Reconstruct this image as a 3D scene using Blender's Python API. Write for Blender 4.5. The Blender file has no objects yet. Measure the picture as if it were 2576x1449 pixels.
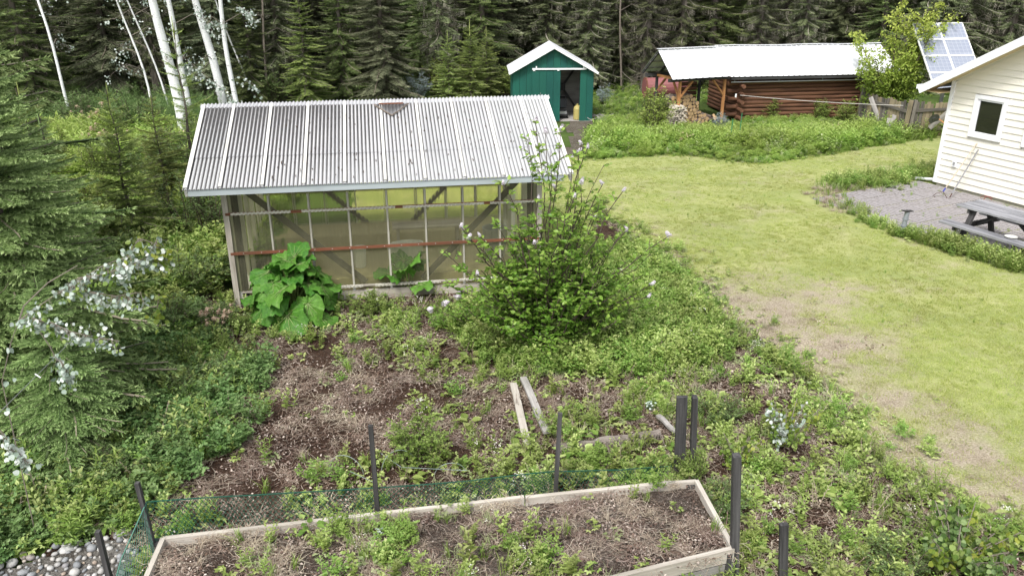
import bpy, math, random
import numpy as np
from math import sin, cos, pi, radians
from mathutils import Vector, Matrix, Euler

# ------------------------------------------------------------------ camera, sky, sun, exposure
SC = bpy.context.scene
COL = SC.collection
PITCH = radians(22.1); CAM_H = 5.4; FPX = 2061.0; CX, CY = 1288.0, 724.5
cam = bpy.data.cameras.new('camera')
cam.sensor_width = 36.0; cam.lens = 36.0 * FPX / 2576.0
cam.clip_start = 0.1; cam.clip_end = 900
camo = bpy.data.objects.new('camera', cam); COL.objects.link(camo)
camo.location = (0, 0, CAM_H); camo.rotation_euler = (pi / 2 - PITCH, 0, 0)
SC.camera = camo
SUN_EL, SUN_AZ = radians(55), radians(205)
wd = bpy.data.worlds.new('World'); SC.world = wd; wd.use_nodes = True
wt = wd.node_tree; wt.nodes.clear()
sky = wt.nodes.new('ShaderNodeTexSky'); sky.sky_type = 'NISHITA'; sky.sun_disc = False
sky.sun_elevation = SUN_EL; sky.sun_rotation = SUN_AZ
sky.air_density = 1.0; sky.dust_density = 3.0
hs = wt.nodes.new('ShaderNodeHueSaturation'); hs.inputs['Saturation'].default_value = 0.22
bg = wt.nodes.new('ShaderNodeBackground'); bg.inputs['Strength'].default_value = 0.12
wo = wt.nodes.new('ShaderNodeOutputWorld')
wt.links.new(sky.outputs[0], hs.inputs['Color']); wt.links.new(hs.outputs[0], bg.inputs['Color'])
wt.links.new(bg.outputs[0], wo.inputs[0])
sl = bpy.data.lights.new('sun', 'SUN'); sl.energy = 1.5; sl.angle = radians(11); sl.color = (1, 0.97, 0.92)
so = bpy.data.objects.new('sun', sl); COL.objects.link(so)
so.rotation_euler = Vector((sin(SUN_AZ) * cos(SUN_EL), cos(SUN_AZ) * cos(SUN_EL), sin(SUN_EL))).to_track_quat('Z', 'Y').to_euler()
so.location = (0, -5, 30)
SC.view_settings.view_transform = 'Standard'; SC.view_settings.look = 'None'
SC.view_settings.exposure = 1.12; SC.view_settings.gamma = 1.0
SC.view_settings.use_curve_mapping = False
SC.cycles.max_bounces = 8; SC.cycles.transparent_max_bounces = 16
SC.cycles.diffuse_bounces = 4; SC.cycles.glossy_bounces = 3; SC.cycles.transmission_bounces = 6
SC.cycles.caustics_reflective = False; SC.cycles.caustics_refractive = False

# ------------------------------------------------------------------ measuring helpers
def ray(u, v):
    a = (u - CX) / FPX; b = -(v - CY) / FPX
    return (a, cos(PITCH) + b * sin(PITCH), -sin(PITCH) + b * cos(PITCH))
def at(u, v, z=0.0):
    d = ray(u, v); t = (z - CAM_H) / d[2]
    return Vector((d[0] * t, d[1] * t, z))
def aty(u, v, y):
    d = ray(u, v); t = y / d[1]
    return Vector((d[0] * t, y, CAM_H + d[2] * t))
R = random.Random(7)
NR = np.random.default_rng(11)

def fbm(x, y, sc=1.0, oct=3, seed=0):
    x = np.asarray(x, float) * sc; y = np.asarray(y, float) * sc
    tot = np.zeros_like(x); amp = 1.0; nrm = 0
    for o in range(oct):
        xi = np.floor(x); yi = np.floor(y); fx = x - xi; fy = y - yi
        fx = fx * fx * (3 - 2 * fx); fy = fy * fy * (3 - 2 * fy)
        def h(a, b):
            q = np.sin(a * 127.1 + b * 311.7 + seed * 74.7 + o * 19.3) * 43758.5453
            return q - np.floor(q)
        v = (h(xi, yi) * (1 - fx) + h(xi + 1, yi) * fx) * (1 - fy) + (h(xi, yi + 1) * (1 - fx) + h(xi + 1, yi + 1) * fx) * fy
        tot += v * amp; nrm += amp; amp *= 0.5; x = x * 2.03; y = y * 2.03
    return tot / nrm
def inpoly(x, y, poly):
    x = np.asarray(x); y = np.asarray(y); c = np.zeros(x.shape, bool)
    n = len(poly); j = n - 1
    for i in range(n):
        xi, yi = poly[i][0], poly[i][1]; xj, yj = poly[j][0], poly[j][1]
        m = ((yi > y) != (yj > y)) & (x < (xj - xi) * (y - yi) / (yj - yi + 1e-12) + xi)
        c ^= m; j = i
    return c

# ------------------------------------------------------------------ geometry accumulator
class G:
    def __init__(s): s.v = []; s.f = []; s.t = []; s.lc = []; s.n = 0
    def add(s, v, f, tone=0.5, lc=None):
        v = np.asarray(v, float).reshape(-1, 3); f = np.asarray(f, int)
        s.v.append(v); s.f.append(f + s.n); s.n += len(v)
        s.t.append(np.broadcast_to(np.asarray(tone, float), (len(f),)).copy())
        s.lc.append(v if lc is None else np.asarray(lc, float))
        return s
    def box(s, c, size, rot=None, tone=0.5):
        h = np.array(size, float) / 2
        k = np.array([[-1,-1,-1],[1,-1,-1],[1,1,-1],[-1,1,-1],[-1,-1,1],[1,-1,1],[1,1,1],[-1,1,1]]) * h
        ax = int(np.argmax(size)); order = [ax] + [i for i in range(3) if i != ax]
        lc = k[:, order] + np.array([R.uniform(0, 50), R.uniform(0, 9), 0])
        v = k if rot is None else k @ np.array(rot).T
        v = v + np.array(c, float)
        return s.add(v, [[0,3,2,1],[4,5,6,7],[0,1,5,4],[1,2,6,5],[2,3,7,6],[3,0,4,7]], tone, lc)
    def beam(s, a, b, w, h, up=(0, 0, 1), tone=0.5, taper=1.0):
        a = Vector(a); b = Vector(b); x = (b - a); L = x.length; x.normalize()
        u = Vector(up)
        if abs(x.dot(u)) > .98: u = Vector((0, 1, 0))
        y = u.cross(x).normalized(); z = x.cross(y)
        v = []; lc = []; o = R.uniform(0, 50)
        for k, (p, m) in enumerate(((a, 1.0), (b, taper))):
            for sy, sz in ((-1,-1),(1,-1),(1,1),(-1,1)):
                v.append(p + y * (sy * w / 2 * m) + z * (sz * h / 2 * m)); lc.append((o + k * L, sy * w / 2, sz * h / 2))
        return s.add([tuple(q) for q in v], [[0,3,2,1],[4,5,6,7],[0,1,5,4],[1,2,6,5],[2,3,7,6],[3,0,4,7]], tone, lc)
    def tube(s, pts, rad, n=6, tone=0.5, cap=True):
        pts = [Vector(p) for p in pts]
        if np.isscalar(rad): rad = [rad] * len(pts)
        v = []; lc = []; acc = 0; prev = None; o = R.uniform(0, 50)
        for i, p in enumerate(pts):
            d = (pts[min(i + 1, len(pts) - 1)] - pts[max(i - 1, 0)]).normalized()
            if prev is None:
                y = d.orthogonal().normalized()
            else:
                y = (prev - d * prev.dot(d)); y = y.normalized() if y.length > 1e-6 else d.orthogonal().normalized()
            prev = y; z = d.cross(y)
            if i: acc += (p - pts[i - 1]).length
            for k in range(n):
                a = 2 * pi * k / n
                v.append(p + (y * cos(a) + z * sin(a)) * rad[i]); lc.append((o + acc, rad[i] * cos(a), rad[i] * sin(a)))
        f = []
        for i in range(len(pts) - 1):
            for k in range(n):
                a = i * n + k; b = i * n + (k + 1) % n
                f.append([a, b, b + n, a + n])
        s.add([tuple(q) for q in v], f, tone, lc)
        if cap:
            for i, rev in ((0, True), (len(pts) - 1, False)):
                ring = v[i * n:(i + 1) * n]; c = pts[i]
                vv = [tuple(q) for q in ring] + [tuple(c)]
                ff = [[k, (k + 1) % n, n] if not rev else [(k + 1) % n, k, n] for k in range(n)]
                s.add(vv, ff, tone, [(0.3, q[1], q[2]) for q in lc[i * n:(i + 1) * n]] + [(0.3, 0, 0)])
        return s
    def arrays(s):
        # returns (V, list of (faces k))
        return np.concatenate(s.v)
    def tris(s):
        fs = []; ts = []
        for f, t in zip(s.f, s.t):
            if f.shape[1] == 3: fs.append(f); ts.append(t)
            else:
                fs.append(f[:, [0, 1, 2]]); fs.append(f[:, [0, 2, 3]]); ts += [t, t]
        return np.concatenate(s.v), np.concatenate(fs), np.concatenate(ts)
    def mesh(s, name, mat, smooth=False, lc=True):
        me = bpy.data.meshes.new(name)
        V = np.concatenate(s.v)
        me.vertices.add(len(V)); me.vertices.foreach_set('co', V.ravel().astype(np.float32))
        loops = np.concatenate([f.ravel() for f in s.f])
        tot = np.concatenate([np.full(len(f), f.shape[1]) for f in s.f])
        st = np.concatenate(([0], np.cumsum(tot)[:-1]))
        me.loops.add(len(loops)); me.loops.foreach_set('vertex_index', loops.astype(np.int32))
        me.polygons.add(len(tot)); me.polygons.foreach_set('loop_start', st.astype(np.int32))
        me.polygons.foreach_set('loop_total', tot.astype(np.int32))
        me.polygons.foreach_set('use_smooth', np.full(len(tot), bool(smooth)))
        me.update(calc_edges=True)
        a = me.attributes.new('tone', 'FLOAT', 'FACE'); a.data.foreach_set('value', np.concatenate(s.t).astype(np.float32))
        if lc:
            a = me.attributes.new('lc', 'FLOAT_VECTOR', 'POINT'); a.data.foreach_set('vector', np.concatenate(s.lc).ravel().astype(np.float32))
        if mat is not None: me.materials.append(mat)
        return me

def stamp(g, V, F, T, M, P, tshift=None):
    """copy a small template (V,F,T) with n frames M (n,3,3 columns = axes, scale included) at P (n,3)"""
    n = len(P); W = np.einsum('nij,kj->nki', M, V) + P[:, None, :]
    ff = (F[None] + (np.arange(n) * len(V))[:, None, None]).reshape(-1, F.shape[1])
    tt = np.tile(T, (n, 1))
    if tshift is not None: tt = tt + np.asarray(tshift)[:, None]
    g.add(W.reshape(-1, 3), ff, tt.ravel())
def frames(D, N, s):
    D = D / (np.linalg.norm(D, axis=1, keepdims=True) + 1e-9)
    X = np.cross(D, N); X /= (np.linalg.norm(X, axis=1, keepdims=True) + 1e-9)
    Z = np.cross(X, D)
    s = np.asarray(s)[:, None]
    return np.stack([X * s, D * s, Z * s], axis=2)
# leaf templates: x across, y along, z up
LEAF2 = (np.array([[0,0,0],[-.3,.45,.07],[0,1,-.05],[.3,.45,.07]]), np.array([[0,2,1],[0,3,2]]), np.array([0., .06]))
LEAFP = (np.array([[0,0,0],[-.34,.3,.07],[-.24,.7,.03],[0,1.05,-.12],[.24,.7,.03],[.34,.3,.07],[0,.5,-.02]]),
         np.array([[0,6,1],[1,6,2],[2,6,3],[6,4,3],[6,5,4],[0,5,6]]), np.array([0,0,0,.1,.1,.1]))
LANCE = (np.array([[0,0,0],[-.1,.4,.03],[0,1,-.15],[.1,.4,.03]]), np.array([[0,2,1],[0,3,2]]), np.array([0., .1]))
ROUND = (np.array([[0,0,0],[-.38,.12,.05],[-.46,.5,.0],[-.2,.88,-.04],[0,1,-.1],[.2,.88,-.04],[.46,.5,0],[.38,.12,.05]]),
         np.array([[0,2,1],[0,3,2],[0,4,3],[0,5,4],[0,6,5],[0,7,6]]), np.array([0,0,.05,.1,.1,.05]))
def leaves(g, tpl, P, D, N, s, tone):
    P = np.asarray(P, float).reshape(-1, 3)
    if len(P) == 0: return
    stamp(g, tpl[0], tpl[1], tpl[2], frames(np.asarray(D, float), np.asarray(N, float), s), P, tone)

# ------------------------------------------------------------------ objects
def O(name, me, parent=None, loc=None, rot=None, label=None, cat=None, group=None, kind=None):
    o = bpy.data.objects.new(name, me); COL.objects.link(o)
    if parent is not None: o.parent = parent
    if loc is not None: o.location = loc
    if rot is not None: o.rotation_euler = rot
    if label: o['label'] = label
    if cat: o['category'] = cat
    if group: o['group'] = group
    if kind: o['kind'] = kind
    return o
def E(name, loc, rz=0, label=None, cat=None, group=None):
    return O(name, None, None, loc, (0, 0, rz), label, cat, group)
def copy_tree(o, parent=None, **kw):
    c = o.copy(); COL.objects.link(c); c.parent = parent
    for ch in o.children: copy_tree(ch, c)
    for k, v in kw.items():
        if k == 'loc': c.location = v
        elif k == 'rz': c.rotation_euler = (0, 0, v)
        elif k == 'scale': c.scale = v
        else: c[k] = v
    return c

# ------------------------------------------------------------------ materials
class NT:
    def __init__(s, name):
        s.m = bpy.data.materials.new(name); s.m.use_nodes = True; s.t = s.m.node_tree; s.t.nodes.clear()
        s.out = s.t.nodes.new('ShaderNodeOutputMaterial')
    def n(s, typ, **kw):
        nd = s.t.nodes.new(typ)
        for k, v in kw.items():
            if k.startswith('i_'): nd.inputs[int(k[2:])].default_value = v
            else: setattr(nd, k, v)
        return nd
    def L(s, a, b): s.t.links.new(a, b)
    def attr(s, name, typ='GEOMETRY'):
        return s.n('ShaderNodeAttribute', attribute_name=name, attribute_type=typ)
    def noise(s, vec, scale, detail=3, rough=.55, dist=0.0):
        nd = s.n('ShaderNodeTexNoise'); nd.inputs['Scale'].default_value = scale
        nd.inputs['Detail'].default_value = detail; nd.inputs['Roughness'].default_value = rough
        nd.inputs['Distortion'].default_value = dist
        if vec is not None: s.L(vec, nd.inputs['Vector'])
        return nd.outputs['Fac']
    def mapv(s, vec, scale):
        nd = s.n('ShaderNodeVectorMath', operation='MULTIPLY'); s.L(vec, nd.inputs[0]); nd.inputs[1].default_value = scale
        return nd.outputs[0]
    def ramp(s, fac, stops):
        nd = s.n('ShaderNodeValToRGB'); r = nd.color_ramp
        while len(r.elements) < len(stops): r.elements.new(.5)
        for e, (p, c) in zip(r.elements, stops):
            e.position = p; e.color = (c[0], c[1], c[2], 1) if not np.isscalar(c) else (c, c, c, 1)
        s.L(fac, nd.inputs[0]); return nd.outputs[0]
    def mix(s, f, a, b, mode='MIX'):
        nd = s.n('ShaderNodeMix', data_type='RGBA', blend_type=mode)
        for sock, v in ((nd.inputs[0], f), (nd.inputs[6], a), (nd.inputs[7], b)):
            if hasattr(v, 'is_linked'): s.L(v, sock)
            elif np.isscalar(v): sock.default_value = v
            else: sock.default_value = (v[0], v[1], v[2], 1)
        return nd.outputs[2]
    def math(s, op, a, b=None, clamp=False):
        nd = s.n('ShaderNodeMath', operation=op, use_clamp=clamp)
        for k, v in ((0, a), (1, b)):
            if v is None: continue
            if hasattr(v, 'is_linked'): s.L(v, nd.inputs[k])
            else: nd.inputs[k].default_value = v
        return nd.outputs[0]
    def bsdf(s, col, rough=.6, metal=0, spec=.4, bump=None, bs=.3, bd=.01):
        nd = s.n('ShaderNodeBsdfPrincipled')
        if hasattr(col, 'is_linked'): s.L(col, nd.inputs['Base Color'])
        else: nd.inputs['Base Color'].default_value = (col[0], col[1], col[2], 1)
        if hasattr(rough, 'is_linked'): s.L(rough, nd.inputs['Roughness'])
        else: nd.inputs['Roughness'].default_value = rough
        nd.inputs['Metallic'].default_value = metal; nd.inputs['Specular IOR Level'].default_value = spec
        if bump is not None:
            b = s.n('ShaderNodeBump'); b.inputs['Strength'].default_value = bs; b.inputs['Distance'].default_value = bd
            s.L(bump, b.inputs['Height']); s.L(b.outputs[0], nd.inputs['Normal'])
        return nd.outputs[0]
    def done(s, sh): s.L(sh, s.out.inputs[0]); return s.m

def leafmat(name, c1, c2, c3=None, trans=.35, rough=.5, vary=.35):
    t = NT(name); c3 = c3 or c2
    ti = t.attr('tone').outputs['Fac']
    col = t.ramp(ti, [(0, c1), (.55, c2), (1, c3)])
    oi = t.n('ShaderNodeObjectInfo').outputs['Random']
    ai = t.attr('itone', 'INSTANCER').outputs['Fac']
    sm = t.math('ADD', t.math('MULTIPLY', oi, .4), t.math('MULTIPLY', ai, .6))
    hv = t.n('ShaderNodeHueSaturation')
    t.L(t.math('ADD', .5 - .02, t.math('MULTIPLY', sm, .03)), hv.inputs['Hue'])
    t.L(t.math('ADD', 1 - vary * .5, t.math('MULTIPLY', ai, vary)), hv.inputs['Value'])
    t.L(col, hv.inputs['Color'])
    d = t.bsdf(hv.outputs[0], rough, 0, .35)
    tr = t.n('ShaderNodeBsdfTranslucent'); t.L(hv.outputs[0], tr.inputs[0])
    mx = t.n('ShaderNodeMixShader'); mx.inputs[0].default_value = trans
    t.L(d, mx.inputs[1]); t.L(tr.outputs[0], mx.inputs[2])
    return t.done(mx.outputs[0])
def woodmat(name, c1, c2, c3=None, rough=.8, fine=70, bs=.5):
    t = NT(name); lc = t.attr('lc').outputs['Vector']; c3 = c3 or c1
    g = t.noise(t.mapv(lc, (1.4, fine, fine)), 1.0, 4, .6)
    b = t.noise(t.mapv(lc, (1.2, 6, 6)), 1.0, 3)
    col = t.mix(t.ramp(g, [(.3, 0), (.7, 1)]), c1, c2)
    col = t.mix(t.ramp(b, [(.45, 0), (.75, 1)]), col, c3)
    hv = t.n('ShaderNodeHueSaturation'); oi = t.n('ShaderNodeObjectInfo').outputs['Random']
    t.L(t.math('ADD', .85, t.math('MULTIPLY', oi, .3)), hv.inputs['Value']); t.L(col, hv.inputs['Color'])
    return t.done(t.bsdf(hv.outputs[0], rough, 0, .25, g, bs, .004))
def plainmat(name, c, rough=.5, metal=0, dirt=.25, dc=(.12, .1, .08), sc=6, spec=.4, bs=.1):
    t = NT(name); tc = t.n('ShaderNodeTexCoord').outputs['Object']
    nz = t.noise(tc, sc, 5, .65)
    col = t.mix(t.math('MULTIPLY', t.ramp(nz, [(.45, 0), (.8, 1)]), dirt), c, dc)
    return t.done(t.bsdf(col, rough, metal, spec, nz, bs, .01))

# ------------------------------------------------------------------ ground sheets
def D2(pts, z=0.0): return [tuple(at(u, v, z))[:2] for u, v in pts]
LAWN = D2([(1490,402),(1700,388),(1900,412),(2010,398),(2150,372),(2260,352),(2360,338)]) + [(16.5,26.5),(17.5,14),(14,4),(6,3)] + \
       D2([(2640,1449),(2560,1335),(2400,1262),(2250,1185),(2150,1100),(2105,1000),(2000,925),(1900,858),(1810,800),(1790,735),(1700,655),(1580,585),(1500,520)]) + [(1.5,14.6),(-3.4,16.8),(-4.2,20),(-3.5,23.5),(0,25)]
def wob(x, y, a=.35): return (fbm(x, y, 1.1, 3, 3) - .5) * a * 2, (fbm(x, y, 1.1, 3, 8) - .5) * a * 2
def sheet(name, poly, res, z, mat, relief=0.0, attrs=(), wobble=.3):
    P = np.array(poly); x0, y0 = P.min(0) - .5; x1, y1 = P.max(0) + .5
    nx = int((x1 - x0) / res) + 2; ny = int((y1 - y0) / res) + 2
    X, Y = np.meshgrid(x0 + np.arange(nx) * res, y0 + np.arange(ny) * res)
    dx, dy = wob(X, Y, wobble)
    inside = inpoly(X + dx, Y + dy, poly)
    ce = inside[:-1, :-1] & inside[1:, :-1] & inside[:-1, 1:] & inside[1:, 1:]
    idx = np.arange(nx * ny).reshape(ny, nx)
    f = np.stack([idx[:-1, :-1][ce], idx[:-1, 1:][ce], idx[1:, 1:][ce], idx[1:, :-1][ce]], 1)
    used = np.unique(f); remap = -np.ones(nx * ny, int); remap[used] = np.arange(len(used))
    ZZ = np.full(X.shape, z)
    if relief:
        er = np.zeros_like(X); e = inside.astype(float)
        for k in range(3):
            e2 = e.copy(); e2[1:-1, 1:-1] = (e[1:-1, 1:-1] + e[:-2, 1:-1] + e[2:, 1:-1] + e[1:-1, :-2] + e[1:-1, 2:]) / 5; e = e2
        ZZ = ZZ + relief * fbm(X, Y, 2.3, 4, 5) * np.clip((e - .6) / .4, 0, 1)
    V = np.stack([X.ravel()[used], Y.ravel()[used], ZZ.ravel()[used]], 1)
    g = G(); g.add(V, remap[f]); me = g.mesh(name, mat, True)
    for an, fn in attrs:
        a = me.attributes.new(an, 'FLOAT', 'POINT'); a.data.foreach_set('value', fn(V[:, 0], V[:, 1]).astype(np.float32))
    return O(name, me, kind='structure')

# dry patches of the lawn, laid out on the ground
DRY = [(at(1850,800), .9, 1.9, 1.0), (at(1960,790), 1.2, 1.2, .7), (at(2080,880), 1.3, .8, .75), (at(2000,760), 1.5, .7, .5),
       (at(2250,1020), 1.0, .8, .6), (at(2350,1130), .9, .6, .75), (at(2160,930), .9, .7, .6), (at(2450,1230), .9, .5, .75), (at(1850,690), .9, .7, .45), (at(2120,720), 1.1, .6, .35)]
def dryf(x, y):
    d = np.zeros_like(x)
    for c, rx, ry, a in DRY: d = np.maximum(d, a * np.exp(-((x - c.x) / rx) ** 2 - ((y - c.y) / (ry * 1.0)) ** 2))
    near = np.clip((10.5 - y) / 5, 0, 1) * .35 * np.clip((7.2 - x) / 2.5, 0, 1)
    return np.clip(np.maximum(d, near) * (.55 + .9 * fbm(x, y, 3.2, 4, 33)) + (fbm(x, y, 1.6, 5, 21) - .5) * 1.15 + .06 + .10 * fbm(x + y * .4, y - x * .3, .5, 2, 5), 0, 1)

t = NT('lawn_turf'); tc = t.n('ShaderNodeTexCoord').outputs['Object']; dry = t.attr('dry').outputs['Fac']
fine = t.noise(t.mapv(tc, (30, 45, 1)), 1.0, 4, .7); mid = t.noise(tc, 2.2, 5, .65); bl = t.noise(t.mapv(tc, (.55, .9, 1)), 1.0, 3)
gcol = t.mix(t.ramp(mid, [(.35, 0), (.65, 1)]), (.30, .335, .12), (.42, .43, .19))
gcol = t.mix(t.ramp(bl, [(.42, 0), (.62, .6)]), gcol, (.25, .30, .10))
dcol = t.mix(t.ramp(fine, [(.35, 0), (.65, 1)]), (.27, .22, .165), (.50, .44, .34))
f = t.ramp(t.math('ADD', dry, t.math('ADD', t.math('MULTIPLY', t.math('SUBTRACT', fine, .5), .8), t.math('MULTIPLY', t.math('SUBTRACT', mid, .5), .9))), [(.25, 0), (.85, 1)])
col = t.mix(f, gcol, dcol)
col = t.mix(t.ramp(fine, [(.3, .45), (.5, 0)]), col, (.09, .10, .035))
M_LAWN = t.done(t.bsdf(col, .9, 0, .15, fine, .8, .03))
t = NT('forest_floor'); tc = t.n('ShaderNodeTexCoord').outputs['Object']
n1 = t.noise(tc, .6, 5, .6); n2 = t.noise(tc, 9, 5, .7)
col = t.mix(t.ramp(n1, [(.4, 0), (.6, 1)]), (.045, .075, .018), (.08, .13, .03)); col = t.mix(t.ramp(n2, [(.5, 0), (.75, .8)]), col, (.10, .075, .045))
M_GROUND = t.done(t.bsdf(col, .95, 0, .1, n2, .8, .05))
def soilmat(name, c1, c2, c3):
    t = NT(name); tc = t.n('ShaderNodeTexCoord').outputs['Object']
    n1 = t.noise(tc, 1.7, 5, .6); n2 = t.noise(tc, 26, 5, .75); n3 = t.noise(t.mapv(tc, (55, 90, 60)), 1.0, 3, .6, 1.5)
    col = t.mix(t.ramp(n1, [(.4, 0), (.62, 1)]), c1, c2); col = t.mix(t.ramp(n2, [(.4, .75), (.6, 0)]), col, (.022, .014, .010))
    col = t.mix(t.ramp(n3, [(.53, 0), (.66, .85)]), col, c3)
    return t.done(t.bsdf(col, .95, 0, .1, t.math('ADD', n2, n3), 1.0, .04))
M_SOIL = soilmat('garden_soil', (.075, .037, .023), (.125, .073, .050), (.25, .20, .165))
M_BED = soilmat('raised_bed_soil', (.10, .066, .05), (.20, .16, .135), (.50, .44, .38))
M_DIRT = soilmat('dirt_path', (.20, .17, .13), (.27, .24, .19), (.36, .33, .28))

g = G(); xs = [-230, 230]; g.add([[-230, -30, 0], [230, -30, 0], [230, 330, 0], [-230, 330, 0]], [[0, 1, 2, 3]])
O('ground', g.mesh('ground', M_GROUND), kind='structure')
sheet('lawn', LAWN, .16, .004, M_LAWN, .03, (('dry', dryf),), .22)
GARDEN = [(-5.2, 4.2), (8, 3.4)] + D2([(2640,1449),(2560,1345),(2400,1272),(2250,1195),(2150,1110),(2105,1010),(2000,935),(1900,868),(1800,810),(1770,745),(1700,665),(1580,595),(1500,530)]) + [(1.2, 14.2), (-5.3, 12.9), (-5.6, 10.5), (-4.3, 8.2)]
sheet('garden_soil', GARDEN, .11, .002, M_SOIL, .06, (), .2)
sheet('dirt_path', D2([(1425,300),(1492,306),(1480,330),(1470,385),(1440,400),(1415,380)]), .2, .006, M_DIRT, .02, (), .2)

# ------------------------------------------------------------------ shared materials
M_WGREY = woodmat('weathered_grey_wood', (.25, .235, .22), (.40, .38, .36), (.16, .15, .14))
M_WPALE = woodmat('pale_weathered_wood', (.40, .36, .31), (.56, .52, .46), (.27, .24, .20))
M_WDARK = woodmat('black_weathered_wood', (.022, .021, .022), (.10, .097, .097), (.045, .043, .042), fine=28)
M_LOG = woodmat('stained_log', (.085, .038, .023), (.20, .098, .056), (.05, .026, .018), fine=40)
M_POST = woodmat('orange_timber', (.40, .19, .075), (.56, .29, .12), (.27, .12, .05))
M_TABLE = woodmat('grey_table_wood', (.20, .20, .215), (.38, .38, .40), (.10, .10, .11), fine=45)
M_FENCE = woodmat('old_fence_wood', (.095, .085, .075), (.22, .20, .17), (.06, .055, .05), fine=30)
M_FPALE = woodmat('yellowed_fence_board', (.24, .195, .125), (.34, .285, .19), (.14, .12, .08))
M_RED = woodmat('red_brown_rail_paint', (.155, .058, .032), (.22, .085, .048), (.11, .06, .04))
M_WHITEW = woodmat('white_flaking_wood', (.60, .59, .56), (.74, .73, .70), (.42, .40, .36), fine=50, bs=.3)
M_CREAM = woodmat('cream_flaking_batten', (.44, .42, .36), (.56, .54, .48), (.30, .28, .23), fine=50, bs=.3)
M_BRACE = woodmat('dark_grey_brace', (.12, .11, .10), (.18, .17, .15), (.09, .08, .07))
M_GFASC = woodmat('blue_grey_fascia_paint', (.36, .41, .43), (.44, .48, .50), (.28, .31, .32), fine=30, bs=.2)
M_STEEL = plainmat('galvanised_steel', (.50, .51, .52), .4, .7, .3, (.25, .24, .23))
M_WHITEP = plainmat('white_paint', (.82, .83, .85), .45, 0, .12, (.5, .48, .44), 5)
M_BLACK = plainmat('black_plastic', (.02, .02, .022), .5, 0, .2)

# ------------------------------------------------------------------ greenhouse
GA = radians(9.2); g0 = at(608, 775)
GH = E('greenhouse', (g0.x, g0.y, 0), GA, 'white corrugated fibreglass greenhouse with a mossy stained roof and timber frame', 'greenhouse')
GL, GD, GW = 4.936, 3.6, 1.93; BAY = GL / 8
EY, EZ, RY, RZ = -.45, 2.15, 1.8, 3.03
SLEN = math.hypot(RY - EY, RZ - EZ); SAN = math.atan2(RZ - EZ, RY - EY)
def fibreglass(name, roof):
    t = NT(name); tc = t.n('ShaderNodeTexCoord').outputs['Object']
    sx = t.n('ShaderNodeSeparateXYZ'); t.L(tc, sx.inputs[0]); lc = t.attr('lc').outputs['Vector']
    sl = t.n('ShaderNodeSeparateXYZ'); t.L(lc, sl.inputs[0])   # lc = (phase height, along slope, x)
    if roof:
        st = t.noise(t.mapv(lc, (0, 2.2, 95)), 1.0, 5, .75); bn = t.noise(t.mapv(lc, (0, 1.5, 9)), 1.0, 3)
        fine = t.noise(t.mapv(lc, (0, 30, 190)), 1.0, 3, .8)
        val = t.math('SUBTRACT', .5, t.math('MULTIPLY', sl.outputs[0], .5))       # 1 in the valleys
        left = t.ramp(sl.outputs[2], [(0, 1), (.32, .88), (.55, .42), (1, .06)])   # algae thickest at the left end
        up = t.ramp(sl.outputs[1], [(0, .30), (.45, .62), (1, 1)])
        # x is scaled 0..1 across the roof in lc.z via mapping below
        amt = t.math('MULTIPLY', left, up)
        thr = t.math('ADD', t.math('ADD', t.math('MULTIPLY', val, .92), t.math('MULTIPLY', st, .40)), t.math('MULTIPLY', fine, .30))
        dirt = t.ramp(t.math('SUBTRACT', t.math('ADD', thr, t.math('MULTIPLY', amt, 1.0)), .96), [(.16, 0), (.55, 1)])
        grime = t.mix(t.ramp(fine, [(.4, 0), (.6, 1)]), (.035, .032, .034), (.105, .095, .092))
        col = t.mix(t.ramp(bn, [(.4, 0), (.7, 1)]), (.75, .75, .77), (.63, .635, .66))
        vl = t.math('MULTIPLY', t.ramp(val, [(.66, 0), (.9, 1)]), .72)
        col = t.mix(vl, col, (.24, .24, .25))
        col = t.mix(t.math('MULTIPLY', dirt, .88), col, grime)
        d = t.bsdf(col, .55, 0, .35)
        tr = t.n('ShaderNodeBsdfTranslucent'); t.L(col, tr.inputs[0])
        mx = t.n('ShaderNodeMixShader'); mx.inputs[0].default_value = .42; t.L(d, mx.inputs[1]); t.L(tr.outputs[0], mx.inputs[2])
        return t.done(mx.outputs[0])
    st = t.noise(t.mapv(lc, (0, .9, 40)), 1.0, 5, .75)
    col = t.mix(t.ramp(st, [(.4, 0), (.7, 1)]), (.50, .48, .34), (.34, .31, .19))
    d = t.bsdf(col, .35, 0, .5)
    rf = t.n('ShaderNodeBsdfRefraction'); rf.inputs['IOR'].default_value = 1.03; rf.inputs['Roughness'].default_value = .25; rf.inputs['Color'].default_value = (.93, .94, .74, 1)
    tp = t.n('ShaderNodeBsdfTransparent'); tp.inputs[0].default_value = (.93, .94, .76, 1)
    m1 = t.n('ShaderNodeMixShader'); m1.inputs[0].default_value = .42; t.L(rf.outputs[0], m1.inputs[1]); t.L(tp.outputs[0], m1.inputs[2])
    m2 = t.n('ShaderNodeMixShader'); t.L(t.ramp(st, [(.35, .08), (.72, .26)]), m2.inputs[0])
    t.L(m1.outputs[0], m2.inputs[1]); t.L(d, m2.inputs[2])
    return t.done(m2.outputs[0])
M_ROOFG = fibreglass('stained_fibreglass', True); M_WALLG = fibreglass('clear_fibreglass', False)
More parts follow.
